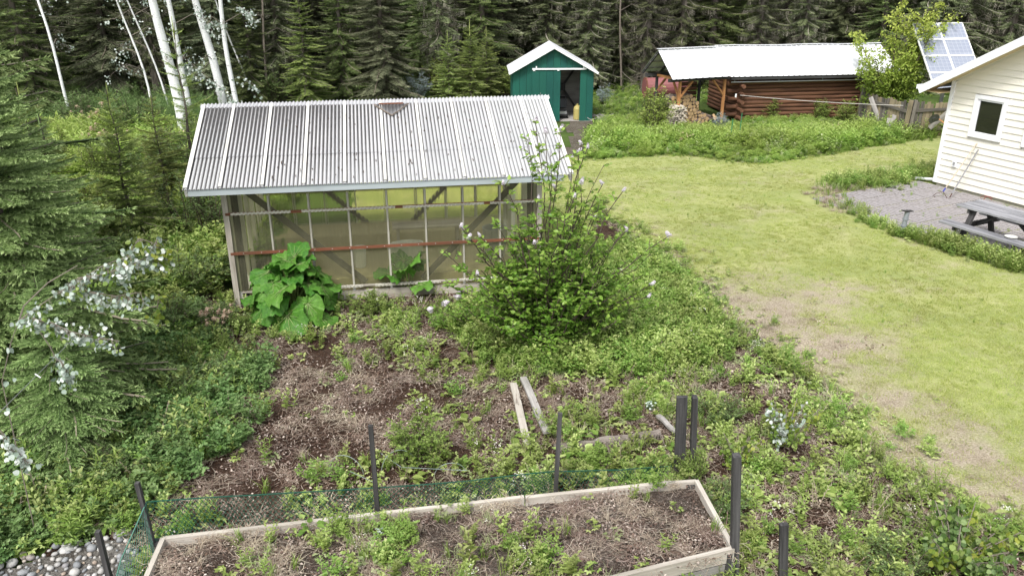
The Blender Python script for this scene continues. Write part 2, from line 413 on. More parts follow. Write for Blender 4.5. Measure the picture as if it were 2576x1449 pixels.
def corr(x0, x1, along, pitch, amp, frame, seg=6, lx=(0, 1), rows=1, amin=0.0, smooth=True, fray=0):
    """corrugated sheet; frame(x, a, h) -> xyz; along = (a0,a1); lc=(height phase, along 0..1, x scaled)"""
    n = int(round((x1 - x0) / pitch * seg)); g = G(); v = []; lc = []
    for r in range(rows + 1):
        for i in range(n + 1):
            x = x0 + (x1 - x0) * i / n; ph = math.cos(2 * pi * x / pitch)
            a = along[0] + (along[1] - along[0]) * r / rows
            if fray and r == 0: a += fray * R.uniform(-1, 1)
            v.append(frame(x, a, amp * ph)); lc.append((ph, (a - amin) / (lx[1]), (x - lx[0]) / (GL + 1.0)))
    f = [[r * (n + 1) + i, r * (n + 1) + i + 1, (r + 1) * (n + 1) + i + 1, (r + 1) * (n + 1) + i] for r in range(rows) for i in range(n)]
    g.add(v, f, .5, lc); return g
def rf_front(x, a, h): # a measured from the eave up
    return (x, EY + a * cos(SAN) - h * sin(SAN), EZ + a * sin(SAN) + h * cos(SAN))
def rf_back(x, a, h):
    return (x, 2 * RY - EY - a * cos(SAN) + h * sin(SAN), EZ + a * sin(SAN) + h * cos(SAN))
PX = [-.53] + [BAY * i for i in range(0, 9)] + [5.45]
PX = [-.53] + [BAY * i for i in range(0, 9)] + [5.45]
for fr, back in ((rf_front, 0), (rf_back, 1)):
    for i in range(len(PX) - 1):
        a, b = PX[i] - .01, PX[i + 1] + .01
        for lo, hi, dz in ((0, SLEN * .36, -.006), (SLEN * .335, SLEN - .005, .008)):
            if back and dz < 0: lo, hi = 0, SLEN - .005
            elif back: continue
            dd = dz + (.004 if i % 2 else 0)
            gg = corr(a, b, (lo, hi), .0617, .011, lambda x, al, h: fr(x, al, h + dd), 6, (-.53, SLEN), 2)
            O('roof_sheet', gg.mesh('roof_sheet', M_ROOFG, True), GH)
# battens over the rafters
for i in range(len(PX)):
    g = G(); x = min(max(PX[i], -.50), 5.42)
    g.beam(rf_front(x, .02, .022), rf_front(x, SLEN - .03, .022), .046 if i not in (0, len(PX) - 1) else .06, .014, (0, -sin(SAN), cos(SAN)))
    O('roof_batten', g.mesh('roof_batten', M_WHITEW), GH)
    g = G(); g.beam((x, EY + .04, EZ - .08), (x, RY, RZ - .075), .04, .09, (0, -sin(SAN), cos(SAN))); g.beam((x, 2 * RY - EY - .04, EZ - .08), (x, RY, RZ - .075), .04, .09, (0, sin(SAN), cos(SAN)))
    O('rafter', g.mesh('rafter', M_WHITEW), GH)
for i in range(10):   # ridge cap pieces
    x0 = -.55 + i * .603; g = G(); v = []; f = []; n = 60; lc = []
    for k in range(n + 1):
        x = x0 + .61 * k / n; h = .012 * math.cos(2 * pi * x / .0617) + .018 + (.004 if i % 2 else 0)
        for a in (-.13, -.0, .13):
            v.append((x, RY + a * cos(SAN), RZ - abs(a) * sin(SAN) + h)); lc.append((.6, .3, .9))
    for k in range(n):
        for j in range(2): q = k * 3 + j; f.append([q, q + 3, q + 4, q + 1])
    g.add(v, f, .5, lc); O('ridge_cap', g.mesh('ridge_cap', M_ROOFG, True), GH)
# broken corner under the ridge with a brown board showing
g = G(); g.beam(rf_front(2.44, SLEN - .17, .035), rf_front(2.86, SLEN - .165, .035), .035, .02, (0, 0, 1)); O('patch_board', g.mesh('patch_board', M_RED), GH)
g = G(); v = []; f = []; lc = []; n = 48
for i in range(n + 1):
    x = 2.37 + .56 * i / n; k = 1 - abs((x - 2.65) / .28); top = SLEN - .19; bot = SLEN - .19 - .04 - .33 * k + R.uniform(-.02, .02)
    h = .011 * math.cos(2 * pi * x / .0617) + .03
    v += [rf_front(x, bot, h), rf_front(x, top, h)]; lc += [(.2, .6, .3), (.2, .9, .3)]
f = [[2 * i, 2 * i + 2, 2 * i + 3, 2 * i + 1] for i in range(n)]; g.add(v, f, .5, lc); O('torn_patch', g.mesh('torn_patch', M_ROOFG), GH)
M_PEEL = plainmat('grey_peeling_edge', (.20, .16, .13), .8, 0, .4)
g = G()
for sg in (-1, 1):
    pts = [rf_front(2.65 + sg * (.30 * (1 - q)) + R.uniform(-.012, .012), SLEN - .20 - .38 * q, .047) for q in np.linspace(0, 1, 9)]
    g.tube(pts, .011, 4)
O('torn_edge', g.mesh('torn_edge', M_PEEL), GH)
# fascia, gutter board
g = G(); g.box(((-.47 + 5.30) / 2, EY + .035, EZ - .065), (5.77, .03, .092)); O('fascia', g.mesh('fascia', M_GFASC), GH)
g = G(); g.box((2.4, 2 * RY - EY - .035, EZ - .075), (5.77, .03, .115)); O('fascia', g.mesh('fascia', M_GFASC), GH)
# studs front/back/ends
stud_g = G().box((0, 0, 0), (.04, .075, GW - .1)).mesh('stud', M_WHITEW)
for i in range(9):
    for yy in (0.045, GD - .045):
        x = i * BAY + (.0 if i not in (0, 8) else (.022 if i == 0 else -.022))
        O('stud', stud_g, GH, (x, yy, (GW - .1) / 2 + .05))
        g2 = None
batten = G().box((0, 0, 0), (.028, .010, GW - .34)).mesh('wall_batten', M_CREAM)
for i in range(1, 8): O('wall_batten', batten, GH, (i * BAY, -.016, (GW - .34) / 2 + .3))
for i in range(6):
    for xx in (.03, GL - .03):
        if i in (2, 3) and xx > 1: continue
        O('stud', G().box((0, 0, 0), (.075, .04, GW + .1)).mesh('stud', M_WHITEW), GH, (xx, .3 + i * .6, GW / 2 + .05))
cp = G().box((0, 0, 0), (.085, .085, GW + .08)).mesh('corner_post', M_WPALE)
for x in (-.0425, GL + .0425):
    for y in (-.0, GD): O('corner_post', cp, GH, (x, y, (GW + .08) / 2 - .03))
cdk = G().box((0, 0, 0), (.11, .02, GW)).mesh('corner_board', M_WDARK)
for x in (.09, GL - .09): O('corner_board', cdk, GH, (x, .062, GW / 2 + .02))
for y, s in ((-.034, 1), (GD + .034, -1)):
    for z in (.96, 1.62):
        g = G(); g.box((GL / 2, y, z), (GL + .1, .022, .045)); O('wall_rail', g.mesh('wall_rail', M_RED), GH)
# white wavy closure strips along the upper rail and foot of the sheets
for a, b, z in ((.03, .95, 1.625), (1.12, 2.60, 1.625), (2.72, 4.05, 1.62), (4.15, 4.9, 1.62), (1.35, 2.0, .29), (3.6, 4.4, .29), (2.2, 3.3, .285)):
    n = int((b - a) / .02); v = []
    for i in range(n + 1):
        x = a + (b - a) * i / n; w = .007 * sin(2 * pi * x / .0617)
        v += [(x, -.052 + w, z - .022 + w * .6), (x, -.052 + w, z + .014 + w * .8), (x, -.03, z + .018 + w * .5)]
    f = []
    for i in range(n):
        for j in range(2): q = i * 3 + j; f.append([q, q + 3, q + 4, q + 1])
    g = G().add(v, f); O('closure_strip', g.mesh('closure_strip', M_CREAM), GH)
g = G(); v = []
for k in range(18): g.box((.15 + k * .28, -.047, .965), (.012, .008, .012))
M_SCREW = plainmat('screw_washer', (.7, .7, .68), .4, .3, .1)
o = O('screws', g.mesh('screws', M_SCREW), GH, kind='stuff')
def wf(yy):
    return lambda x, a, h: (x, yy + h, a)
for yy in (-.0, GD):
    for i in range(8):
        gg = corr(i * BAY - .01, (i + 1) * BAY + .01, (.30, GW), .0617, .006, wf(yy + (.003 if i % 2 else 0) - (.004 if yy == 0 else -.004)), 4, (0, GW), 1)
        O('wall_sheet', gg.mesh('wall_sheet', M_WALLG, True), GH)
for xx in (-.004, GL + .004):
    for i in range(6):
        if xx > 1 and i in (2, 3): continue
        y0 = i * .6
        gg = corr(y0, y0 + .61, (.30, GW + .35 * (1 - abs(y0 + .3 - 1.8) / 1.8) * 2), .0617, .006, lambda x, a, h: (xx + h, x, a), 4, (0, GW), 1)
        O('end_sheet', gg.mesh('end_sheet', M_WALLG, True), GH)
for y in (.012, GD - .012):
    for z, h in ((.11, .17), (.275, .03)):
        g = G(); g.box((GL / 2, y, z), (GL - .09, .03, h)); O('base_board', g.mesh('base_board', M_WPALE), GH)
for y in (.10, GD - .10):
    for a, b in (((.28, 1.95), (2.05, .30)), ((4.62, 1.93), (3.0, .30))):
        g = G(); g.beam((a[0], y, a[1]), (b[0], y, b[1]), .03, .10, (0, 0, 1)); O('brace', g.mesh('brace', M_BRACE), GH)
g = G(); g.beam((GL, 1.25, .05), (GL, 1.25, 2.0), .09, .06); g.beam((GL, 2.4, .05), (GL, 2.4, 2.0), .09, .06); g.beam((GL, 1.2, 2.03), (GL, 2.45, 2.03), .09, .06)
O('door_frame', g.mesh('door_frame', M_WHITEW), GH)
g = G(); g.box((GL / 2, .1, GW + .02), (GL, .08, .07)); g.box((GL / 2, GD - .1, GW + .02), (GL, .08, .07)); O('top_plate', g.mesh('top_plate', M_WHITEW), GH)
# twigs and catkins lying on the roof
M_DEBRIS = plainmat('dark_dead_twigs', (.07, .045, .035), .9)
g = G()
for k in range(110):
    x = R.uniform(.6, 5.1); a = R.uniform(.1, SLEN * .8); p = Vector(rf_front(x, a, .016)); L = R.uniform(.02, .07); w = R.uniform(-.02, .02)
    pts = [rf_front(x + w * sin(q * 4) * .6, a + L * (q - .5), .017) for q in (0, .33, .66, 1)]
    g.tube(pts, R.uniform(.004, .009), 4)
c = O('roof_debris', g.mesh('roof_debris', M_DEBRIS), kind='stuff', label='scattered dark dead twigs lying on the greenhouse roof', cat='debris', loc=GH.location, rot=(0, 0, GA))
# inside: soil beds and things seen blurred through the sheets
def ghp(x, y, z=0): return (g0.x + x * cos(GA) - y * sin(GA), g0.y + x * sin(GA) + y * cos(GA), z)
g = G(); g.box((GL / 2, .62, .17), (GL - .5, .8, .34)); g.box((GL / 2, 2.98, .17), (GL - .5, .8, .34)); 
O('planting_bed', g.mesh('planting_bed', plainmat('planting_soil', (.46, .41, .25), .95, 0, .5, (.50, .42, .30), 5)), GH)
O('floor_path', G().box((GL / 2, 1.8, .012), (GL - .3, 1.5, .02)).mesh('floor_path', plainmat('olive_path', (.44, .41, .24), .95, 0, .5, (.50, .42, .30), 4)), GH)
def tub(name, x, y, z, sx, sy, h, mat, label, cat):
    g = G(); v = []
    for zz, k in ((0, .82), (h, 1.0), (h, .92), (.04, .78)):
        for a in range(12):
            an = 2 * pi * a / 12; v.append((sx / 2 * k * cos(an), sy / 2 * k * sin(an), zz))
    f = [[i * 12 + a, i * 12 + (a + 1) % 12, (i + 1) * 12 + (a + 1) % 12, (i + 1) * 12 + a] for i in range(3) for a in range(12)]
    g.add(v, f); g.add(v[36:], [[0, 1, 2, 3], [3, 4, 5, 6], [6, 7, 8, 9], [9, 10, 11, 0], [0, 3, 6, 9]])
    O(name, g.mesh(name, mat), None, ghp(x, y, z), (0, 0, GA + .2), label, cat)
tub('white_tub', 2.75, .75, .345, .66, .4, .38, M_WHITEP, 'white plastic tub standing inside the greenhouse behind its front wall', 'tub')
tub('white_bucket', 1.95, .75, .345, .24, .24, .36, M_WHITEP, 'small white bucket low inside the greenhouse near the end of the brace', 'bucket')
tub('grey_barrel', 4.35, .9, .345, .45, .45, .55, plainmat('grey_barrel', (.35, .38, .40), .5), 'grey barrel inside the greenhouse behind the lilac', 'barrel')
bt = E('potting_bench', ghp(3.2, 1.75), GA, 'pale wooden potting bench standing inside the greenhouse', 'bench')
for k in range(3): O('slat', G().box((0, 0, 0), (1.3, .12, .03)).mesh('slat', M_WPALE), bt, (0, -.14 + k * .14, .74))
for x in (-.55, .55):
    for y in (-.15, .15): O('leg', G().box((0, 0, 0), (.05, .05, .72)).mesh('leg', M_WPALE), bt, (x, y, .363))

# ------------------------------------------------------------------ green shed
SA = radians(2.5); SH = E('green_shed', (.03, 28.7, 0), SA, 'dark green wooden shed with white gable roof and half open sliding door', 'shed')
t = NT('green_board_paint'); lc = t.attr('lc').outputs['Vector']; n1 = t.noise(t.mapv(lc, (2, 30, 30)), 1, 4, .6); n2 = t.noise(lc, 1.3, 4)
oi = t.n('ShaderNodeObjectInfo').outputs['Random']
col = t.mix(t.ramp(n2, [(.4, 0), (.7, 1)]), (.008, .070, .060), (.010, .10, .080)); col = t.mix(t.math('MULTIPLY', oi, .55), col, (.014, .115, .075)); col = t.mix(t.ramp(n1, [(.66, 0), (.8, .5)]), col, (.10, .2, .17))
M_GREEN = t.done(t.bsdf(col, .6, 0, .3, n1, .2, .004))
SWd, SDp, SE, SR = 2.78, 1.75, 1.74, 2.52
def gz(x): return SE + (SR - SE) * (1 - abs(x - SWd / 2) / (SWd / 2))
def board(x0, x1, y, zt0, zt1, zb=0.0, th=.02):
    g = G(); v = [(x0, y, zb), (x1, y, zb), (x1, y, zt1), (x0, y, zt0), (x0, y + th, zb), (x1, y + th, zb), (x1, y + th, zt1), (x0, y + th, zt0)]
    g.add(v, [[0, 1, 2, 3], [5, 4, 7, 6], [1, 5, 6, 2], [4, 0, 3, 7], [3, 2, 6, 7], [4, 5, 1, 0]], .5, [(q[2], q[0], q[1] + x0) for q in v]); return g
nb = 12; bw = SWd / nb
for i in range(nb):
    x0 = i * bw + .004; x1 = (i + 1) * bw - .004; zb = 0.02
    if 1.62 < (x0 + x1) / 2 < 2.3: zb = 1.78
    O('board', board(x0, x1, R.uniform(-.003, .003), gz(x0), gz(x1), zb).mesh('board', M_GREEN), SH)
for sx in (0, SWd):
    for i in range(12):
        g = G(); g.box((sx, .05 + (i + .5) * (SDp - .05) / 12, SE / 2 + .01), (.02, (SDp - .05) / 12 - .008, SE - .03)); O('board', g.mesh('board', M_GREEN), SH)
g = G(); g.box((SWd / 2, SDp, SE / 2), (SWd, .02, SE)); g.add([(0, SDp, SE), (SWd, SDp, SE), (SWd / 2, SDp, SR)], [[0, 1, 2]]); O('back_wall', g.mesh('back_wall', M_WGREY), SH)
g = G(); g.box((SWd / 2, SDp / 2, -.0), (SWd, SDp, .06)); O('floor_slab', g.mesh('floor_slab', M_WGREY), SH)
dr = O('sliding_door', G().beam((.66, -.045, 1.72), (1.63, -.045, 1.72), .03, .05, (0, 0, 1)).mesh('sliding_door', M_GREEN), SH)
for i in range(4):
    O('board', board(.66 + i * .2425 + .003, .66 + (i + 1) * .2425 - .003, -.065, 1.735, 1.735, .03, .022).mesh('board', M_GREEN), dr)
g = G(); g.box((.95, -.072, .95), (.015, .015, .12)); O('handle', g.mesh('handle', M_STEEL), dr)
g = G(); g.box((1.585, -.075, 1.80), (1.86, .05, .05)); O('door_rail', g.mesh('door_rail', M_WHITEP), SH)
for x in (.8, 2.42): g = G(); g.box((x, -.06, 1.855), (.04, .05, .07)); O('rail_bracket', g.mesh('rail_bracket', M_WHITEP), SH)
for x in (.72, 1.55): g = G(); g.box((x, -.075, 1.755), (.07, .03, .04)); O('roller', g.mesh('roller', M_WHITEP), SH)
def roofslab(x0, x1, z0, z1, y0, y1, th):
    g = G(); v = [(x0, y0, z0), (x1, y0, z1), (x1, y1, z1), (x0, y1, z0)]; v += [(a, b, c - th) for a, b, c in v]
    g.add(v, [[0, 1, 2, 3], [7, 6, 5, 4], [0, 4, 5, 1], [1, 5, 6, 2], [2, 6, 7, 3], [3, 7, 4, 0]]); return g
M_ROOFW = plainmat('white_metal_roof', (.72, .73, .75), .38, 0, .08, (.5, .5, .5), 2)
sl_ = (SR - SE) / (SWd / 2); ov = .14
rl = roofslab(-ov, SWd / 2 - .002, SE - sl_ * ov + .035, SR + .035, -.16, SDp + .1, .03); rr = roofslab(SWd + ov, SWd / 2 + .002, SE - sl_ * ov + .035, SR + .035, -.16, SDp + .1, .03)
for gg in (rl, rr): O('roof_slope', gg.mesh('roof_slope', M_ROOFW), SH)
for s in (0, 1):
    g = G(); a = (-ov if not s else SWd + ov, -.175, SE - sl_ * ov - .005); b = (SWd / 2, -.175, SR - .005); g.beam(a, b, .02, .075, (0, 0, 1)); O('bargeboard', g.mesh('bargeboard', M_WHITEP), SH)
# what stands in the shed
g = G(); g.beam((1.35, 1.5, .25), (2.35, 1.5, 1.7), .04, .07); g.beam((2.35, 1.56, .25), (1.35, 1.56, 1.7), .04, .07); g.box((1.85, 1.45, .98), (.22, .05, .26)); O('cross_brace', g.mesh('cross_brace', M_WDARK), SH)
def shp(x, y, z=0): return (.03 + x * cos(SA) - y * sin(SA), 28.7 + x * sin(SA) + y * cos(SA), z)
yb = E('yellow_drum', shp(2.27, .16, .035), SA, 'yellow plastic drum just inside the shed doorway', 'drum')
M_YEL = plainmat('yellow_plastic', (.40, .34, .12), .4, 0, .15)
g = G(); g.tube([(0, 0, 0), (0, 0, .03), (0, 0, .38), (0, 0, .46), (0, 0, .50)], [.12, .14, .14, .11, .04], 14); O('body', g.mesh('body', M_YEL, False), yb)
g = G(); g.tube([(0, 0, .502), (0, 0, .545)], [.035, .03], 10); O('cap', g.mesh('cap', M_YEL), yb)
ct = E('hand_cart', shp(1.78, .55, .035), SA, 'black wheeled machine with a silver engine inside the shed doorway', 'machine')
g = G(); g.box((0, 0, .17), (.30, .34, .14)); O('engine', g.mesh('engine', M_STEEL), ct)
for x in (-.17, .17):
    g = G(); g.tube([(x - .02, -.12, .09), (x + .02, -.12, .09)], .09, 12); O('wheel', g.mesh('wheel', M_BLACK), ct)
g = G(); g.tube([(-.13, .1, .24), (-.13, .3, .75), (.13, .3, .75), (.13, .1, .24)], .014, 6); O('handle', g.mesh('handle', M_BLACK), ct)
g = G(); g.box((0, .02, .29), (.22, .2, .09)); g.box((0, -.22, .13), (.34, .05, .06)); O('cover', g.mesh('cover', M_BLACK), ct)
gc = E('grey_bin', shp(1.8, 1.2, .035), SA, 'dark grey plastic bin at the back of the green shed', 'bin')
g = G(); g.beam((0, 0, .01), (0, 0, .6), .34, .3, (0, 1, 0), taper=1.15); O('body', g.mesh('body', plainmat('grey_plastic', (.10, .11, .12), .5)), gc)
O('rim', G().box((0, 0, .61), (.42, .37, .03)).mesh('rim', M_BLACK), gc)

# ------------------------------------------------------------------ log cabin
BA = radians(8); B0 = (7.89, 29.02); BN = E('log_cabin', (*B0, 0), BA, 'long low log building with a white sheet metal roof', 'log building')
M_ENDG = woodmat('log_end_grain', (.30, .17, .09), (.42, .27, .15), (.18, .10, .06))
LR = .072; NLOG = 10
for i in range(NLOG):
    z = .07 + i * .135; ext = -.42 if i % 2 else -.05
    g = G(); pts = [(x, LR * .0 + .004 * sin(x * 3 + i), z + .004 * sin(x * 2.3 + i * 2)) for x in np.linspace(ext + R.uniform(-.03, .03), 4.88, 9)]
    g.tube(pts, [LR * R.uniform(.94, 1.08) for _ in pts], 9); O('log', g.mesh('log', M_LOG), BN)
    e0 = -.40 if not i % 2 else -.08
    g = G(); g.tube([(0.02, y, z + .06) for y in np.linspace(e0, 2.75, 6)], LR, 9); O('log', g.mesh('log', M_LOG), BN)
    if i < 9:
        g = G(); g.tube([(-.0 + .03, 2.62, z), (4.86, 2.62, z)], LR, 7); O('log', g.mesh('log', M_LOG), BN)
        g = G(); g.tube([(4.84, -.02, z + .06), (4.84, 2.7, z + .06)], LR, 7); O('log', g.mesh('log', M_LOG), BN)
t = NT('ribbed_white_roof'); lc = t.attr('lc').outputs['Vector']; sx = t.n('ShaderNodeSeparateXYZ'); t.L(lc, sx.inputs[0])
n1 = t.noise(lc, 1.2, 4); col = t.mix(t.ramp(n1, [(.5, 0), (.8, .3)]), (.74, .75, .77), (.60, .61, .63))
M_RIB = t.done(t.bsdf(col, .35, 0, .4))
def metal_panel(parent, x0, x1, eave, ridge, ribs=3, off=0.0):
    """one roofing sheet with raised ribs from the eave (y,z) up to the ridge (y,z)"""
    (ey, ez), (ry, rz) = eave, ridge; a = math.atan2(rz - ez, ry - ey) if ry > ey else math.atan2(rz - ez, -(ry - ey)) ; L = math.hypot(ry - ey, rz - ez)
    prof = [(0, 0)]; w = (x1 - x0) / ribs
    for k in range(ribs):
        c = x0 + (k + .5) * w - x0; prof += [(c - .03, 0), (c - .012, .02), (c + .012, .02), (c + .03, 0)]
    prof.append((x1 - x0, 0)); nx, nz = (-(rz - ez) / L, abs(ry - ey) / L)
    sg = 1 if ry > ey else -1
    v = []
    for (yy, zz) in (eave, ridge):
        for px, h in prof: v.append((x0 + px, yy + nx * sg * (h + off), zz + nz * (h + off)))
    n = len(prof); f = [[i, i + 1, n + i + 1, n + i] if sg > 0 else [i + 1, i, n + i, n + i + 1] for i in range(n - 1)]
    g = G().add(v, f, .5, [(q[0], q[1], 0) for q in v]); return O('roof_panel', g.mesh('roof_panel', M_RIB), parent)
be, br = (-.42, 1.555), (1.3, 2.39)
for k in range(8):
    x0 = -.5 + k * .79
    metal_panel(BN, x0, x0 + .796, be, (br[0], br[1] + (.012 * sin(k * 1.7))), 4, .003 * (k % 2))
    metal_panel(BN, x0, x0 + .796, (3.0, 1.555), br, 4, .003 * (k % 2))
    g = G(); g.beam((x0, br[0], br[1] + .03 + .012 * sin(k * 1.7)), (x0 + .8, br[0], br[1] + .03 + .012 * sin((k + 1) * 1.7)), .16, .012); O('ridge_cap', g.mesh('ridge_cap', M_RIB), BN)
g = G(); g.box((2.6, -.36, 1.50), (6.1, .05, .09)); g.box((2.6, -.2, 1.45), (6.1, .35, .02)); O('eave_board', g.mesh('eave_board', M_WDARK), BN)
g = G(); g.tube([(-.42, -.30, 1.36), (4.9, -.30, 1.355)], .022, 8); O('gutter_pipe', g.mesh('gutter_pipe', M_STEEL, True), BN)
for x in (-.3, 1.3, 2.9, 4.4): g = G(); g.box((x, -.30, 1.405), (.015, .015, .07)); O('pipe_hanger', g.mesh('pipe_hanger', M_STEEL), BN)
g = G(); g.add([(.05, .05, 1.3), (.05, 2.6, 1.3), (.05, 1.3, 2.33)], [[0, 1, 2]]); g.add([(4.85, .05, 1.3), (4.85, 2.6, 1.3), (4.85, 1.3, 2.33)], [[0, 1, 2]]); O('gable_boards', g.mesh('gable_boards', M_WDARK), BN)

# ------------------------------------------------------------------ open woodshed
WA = radians(21); W0 = (5.59, 27.8); WS = E('woodshed', (*W0, 0), WA, 'open timber woodshed with orange posts and white metal roof', 'woodshed')
def wsp(x, y, z=0): return (W0[0] + x * cos(WA) - y * sin(WA), W0[1] + x * sin(WA) + y * cos(WA), z)
for x, y in ((0, 0), (1.76, 0), (0, 1.5), (1.76, 1.5)):
    O('post', G().beam((0, 0, -.02), (0, 0, 1.52), .075, .075, (0, 1, 0)).mesh('post', M_POST if y == 0 else M_WDARK), WS, (x, y, 0))
g = G(); g.beam((-.45, 0, 1.555), (1.9, 0, 1.555), .09, .10); O('beam', g.mesh('beam', M_WDARK), WS)
g = G(); g.beam((-.45, 1.5, 1.555), (1.9, 1.5, 1.555), .09, .10); O('beam', g.mesh('beam', M_WDARK), WS)
for a, b, m in (((.03, 0, .98), (.48, 0, 1.5), M_POST), ((1.73, 0, .98), (1.28, 0, 1.5), M_POST), ((0, .03, .98), (0, .45, 1.5), M_POST), ((.0, 1.5, 1.0), (.45, 1.5, 1.5), M_POST)):
    g = G(); g.beam(a, b, .05, .075, (0, 1, 0)); O('knee_brace', g.mesh('knee_brace', m), WS)
g = G(); g.beam((-.0, .0, 1.54), (0, 1.5, 1.54), .07, .08); O('tie_beam', g.mesh('tie_beam', M_POST), WS)
we, wr = (-.3, 1.63), (.75, 2.47)
for k in range(3):
    metal_panel(WS, -.48 + k * .76, -.48 + k * .76 + .766, we, wr, 3, .003 * (k % 2)); metal_panel(WS, -.48 + k * .76, -.48 + k * .76 + .766, (1.8, 1.63), wr, 3, .003 * (k % 2))
g = G(); g.beam((-.49, .75, 2.50), (1.8, .75, 2.50), .16, .012); O('ridge_cap', g.mesh('ridge_cap', M_RIB), WS)
for x in (-.42, .3, 1.0, 1.7):
    g = G(); g.beam((x, -.27, 1.60), (x, .75, 2.42), .045, .07, (0, 0, 1)); g.beam((x, 1.77, 1.60), (x, .75, 2.42), .045, .07, (0, 0, 1)); O('rafter', g.mesh('rafter', M_WDARK), WS)
for q in (.2, .5, .8):
    for y0, y1 in ((-.3, .75), (1.8, .75)):
        y = y0 + (y1 - y0) * q; z = 1.60 + .84 * q; g = G(); g.beam((-.46, y, z), (1.75, y, z), .08, .02); O('purlin', g.mesh('purlin', M_WGREY), WS)
for i in range(6):   # short log wall at the back
    g = G(); g.tube([(1.0, 1.62, .3 + i * .17), (1.7, 1.62, .3 + i * .17)], .075, 8); O('log', g.mesh('log', M_LOG), WS)
# firewood: round logs in a pile, split pieces in a stack
M_BARK = woodmat('firewood_bark', (.13, .10, .08), (.22, .18, .15), (.09, .07, .055), fine=30)
M_CUT = plainmat('sawn_log_end', (.47, .32, .17), .85, 0, .5, (.25, .16, .09), 20)
def roundlog(r):
    g = G(); g.tube([(0, 0, 0), (0, .45, 0)], r, 10, cap=False); me = g.mesh('firewood_log', M_BARK, False)
    c = [(r * cos(2 * pi * k / 10), 0, r * sin(2 * pi * k / 10)) for k in range(10)]
    g2 = G(); g2.tube([(0, -.001, 0), (0, .45, 0)], r, 10); me = g2.mesh('firewood_log', M_BARK)
    me.materials.append(M_CUT)
    mi = np.zeros(len(me.polygons), np.int32); mi[10:] = 1; me.polygons.foreach_set('material_index', mi)
    return me
rl_ = [(roundlog(r), r) for r in (.045, .058, .072)]
rowz = .06
for row in range(9):
    n = 10 - row * .55; x = .13 + (row % 2) * .05 - .35 * (row > 4)
    while x < 1.35 - row * .10:
        me, r = R.choice(rl_); x += r
        p = wsp(x, .16 + R.uniform(-.05, .05), rowz + R.uniform(-.008, .008))
        O('firewood_log', me, None, p, (R.uniform(-.04, .04), R.uniform(0, 6), WA + R.uniform(-.06, .06)), 'round sawn log end in the pile under the woodshed roof', 'firewood', 'round logs piled in the woodshed')
        x += r + .004
    rowz += .112
def splitlog():
    g = G(); w, h = R.uniform(.09, .14), R.uniform(.05, .09)
    v = [(-w/2, 0, 0), (w/2, 0, R.uniform(-.01, .02)), (R.uniform(-.02, .02), 0, h)]; v += [(a, .42, c) for a, b, c in v]
    g.add(v, [[0, 1, 4, 3], [1, 2, 5, 4], [2, 0, 3, 5]], .5, [(q[1], q[0], q[2]) for q in v]); g.add(v, [[2, 1, 0], [3, 4, 5]]); return g.mesh('split_firewood', M_SPLIT)
M_SPLIT = woodmat('bleached_split_wood', (.50, .44, .36), (.66, .60, .52), (.33, .27, .21), fine=30)
sp = [splitlog() for _ in range(6)]
for row in range(12):
    x = -.42 + row * .02
    while x < .26 - row * .012:
        p = wsp(x, -.28 + R.uniform(-.04, .04), .02 + row * .062); x += R.uniform(.1, .14)
        O('split_firewood', R.choice(sp), None, p, (0, R.uniform(-.3, .3), WA + R.uniform(-.12, .12)), 'pale split log in the stack at the front post of the woodshed', 'firewood', 'split firewood stacked by the woodshed post')
for k in range(16):
    me, r = R.choice(rl_); p = wsp(R.uniform(1.0, 1.6), R.uniform(.1, .8), R.uniform(.06, .3))
    O('firewood_log', me, None, p, (R.uniform(-.5, .5), 0, R.uniform(0, 6)), 'loose log tumbled at the right side of the woodshed floor', 'firewood', 'loose logs on the woodshed floor')

# ------------------------------------------------------------------ rusty red tank
tp0 = aty(1622, 222, 31.0); tk = E('fuel_tank', (tp0.x, 31.0, 0), radians(6), 'faded red cylindrical fuel tank lying behind the woodshed', 'tank')
M_TANK = plainmat('faded_red_tank_paint', (.26, .095, .095), .55, 0, .6, (.14, .06, .05), 3)
g = G(); zc = tp0.z; g.tube([(-.02, 0, zc), (0, 0, zc), (1.55, 0, zc), (1.57, 0, zc)], [.33, .37, .37, .33], 20); O('tank_body', g.mesh('tank_body', M_TANK, False), tk)
g = G(); g.tube([(-.012, 0, zc), (.03, 0, zc)], .385, 20); O('end_ring', g.mesh('end_ring', M_RED), tk)
for x in (.25, 1.3): g = G(); g.beam((x, -.3, 0), (x, -.1, zc - .3), .06, .06); g.beam((x, .3, 0), (x, .1, zc - .3), .06, .06); g.box((x, 0, zc - .36), (.08, .5, .05)); O('cradle', g.mesh('cradle', M_WDARK), tk)

# ------------------------------------------------------------------ house
HA = radians(-63.5); h0 = at(2352, 468); HS = E('house', (h0.x, h0.y, 0), HA, 'cream house with horizontal siding, white trim and a white gable roof', 'house')
def hp(x, y, z=0): return (h0.x + x * cos(HA) - y * sin(HA), h0.y + x * sin(HA) + y * cos(HA), z)
t = NT('cream_vinyl_siding'); lc = t.attr('lc').outputs['Vector']; n1 = t.noise(t.mapv(lc, (1.5, 8, 8)), 1, 4)
col = t.mix(t.ramp(n1, [(.4, 0), (.8, .35)]), (.75, .72, .645), (.69, .66, .58))
M_SIDE = t.done(t.bsdf(col, .5, 0, .35))
M_TRIM = plainmat('white_trim', (.78, .79, .82), .45, 0, .1)
M_SOFF = plainmat('tan_soffit', (.62, .50, .30), .6, 0, .15)
HW, HD, EAVZ, SLP = 6.4, 8.0, 2.60, .583
CO = .1525; zc0 = .105; wins = [(.625, 1.435, 1.385, 2.365), (1.95, 2.75, 1.385, 2.365), (4.3, 5.1, 1.385, 2.365)]
def gtop(z): return 0 if z < EAVZ else (z - EAVZ) / SLP
k = 0; z = zc0
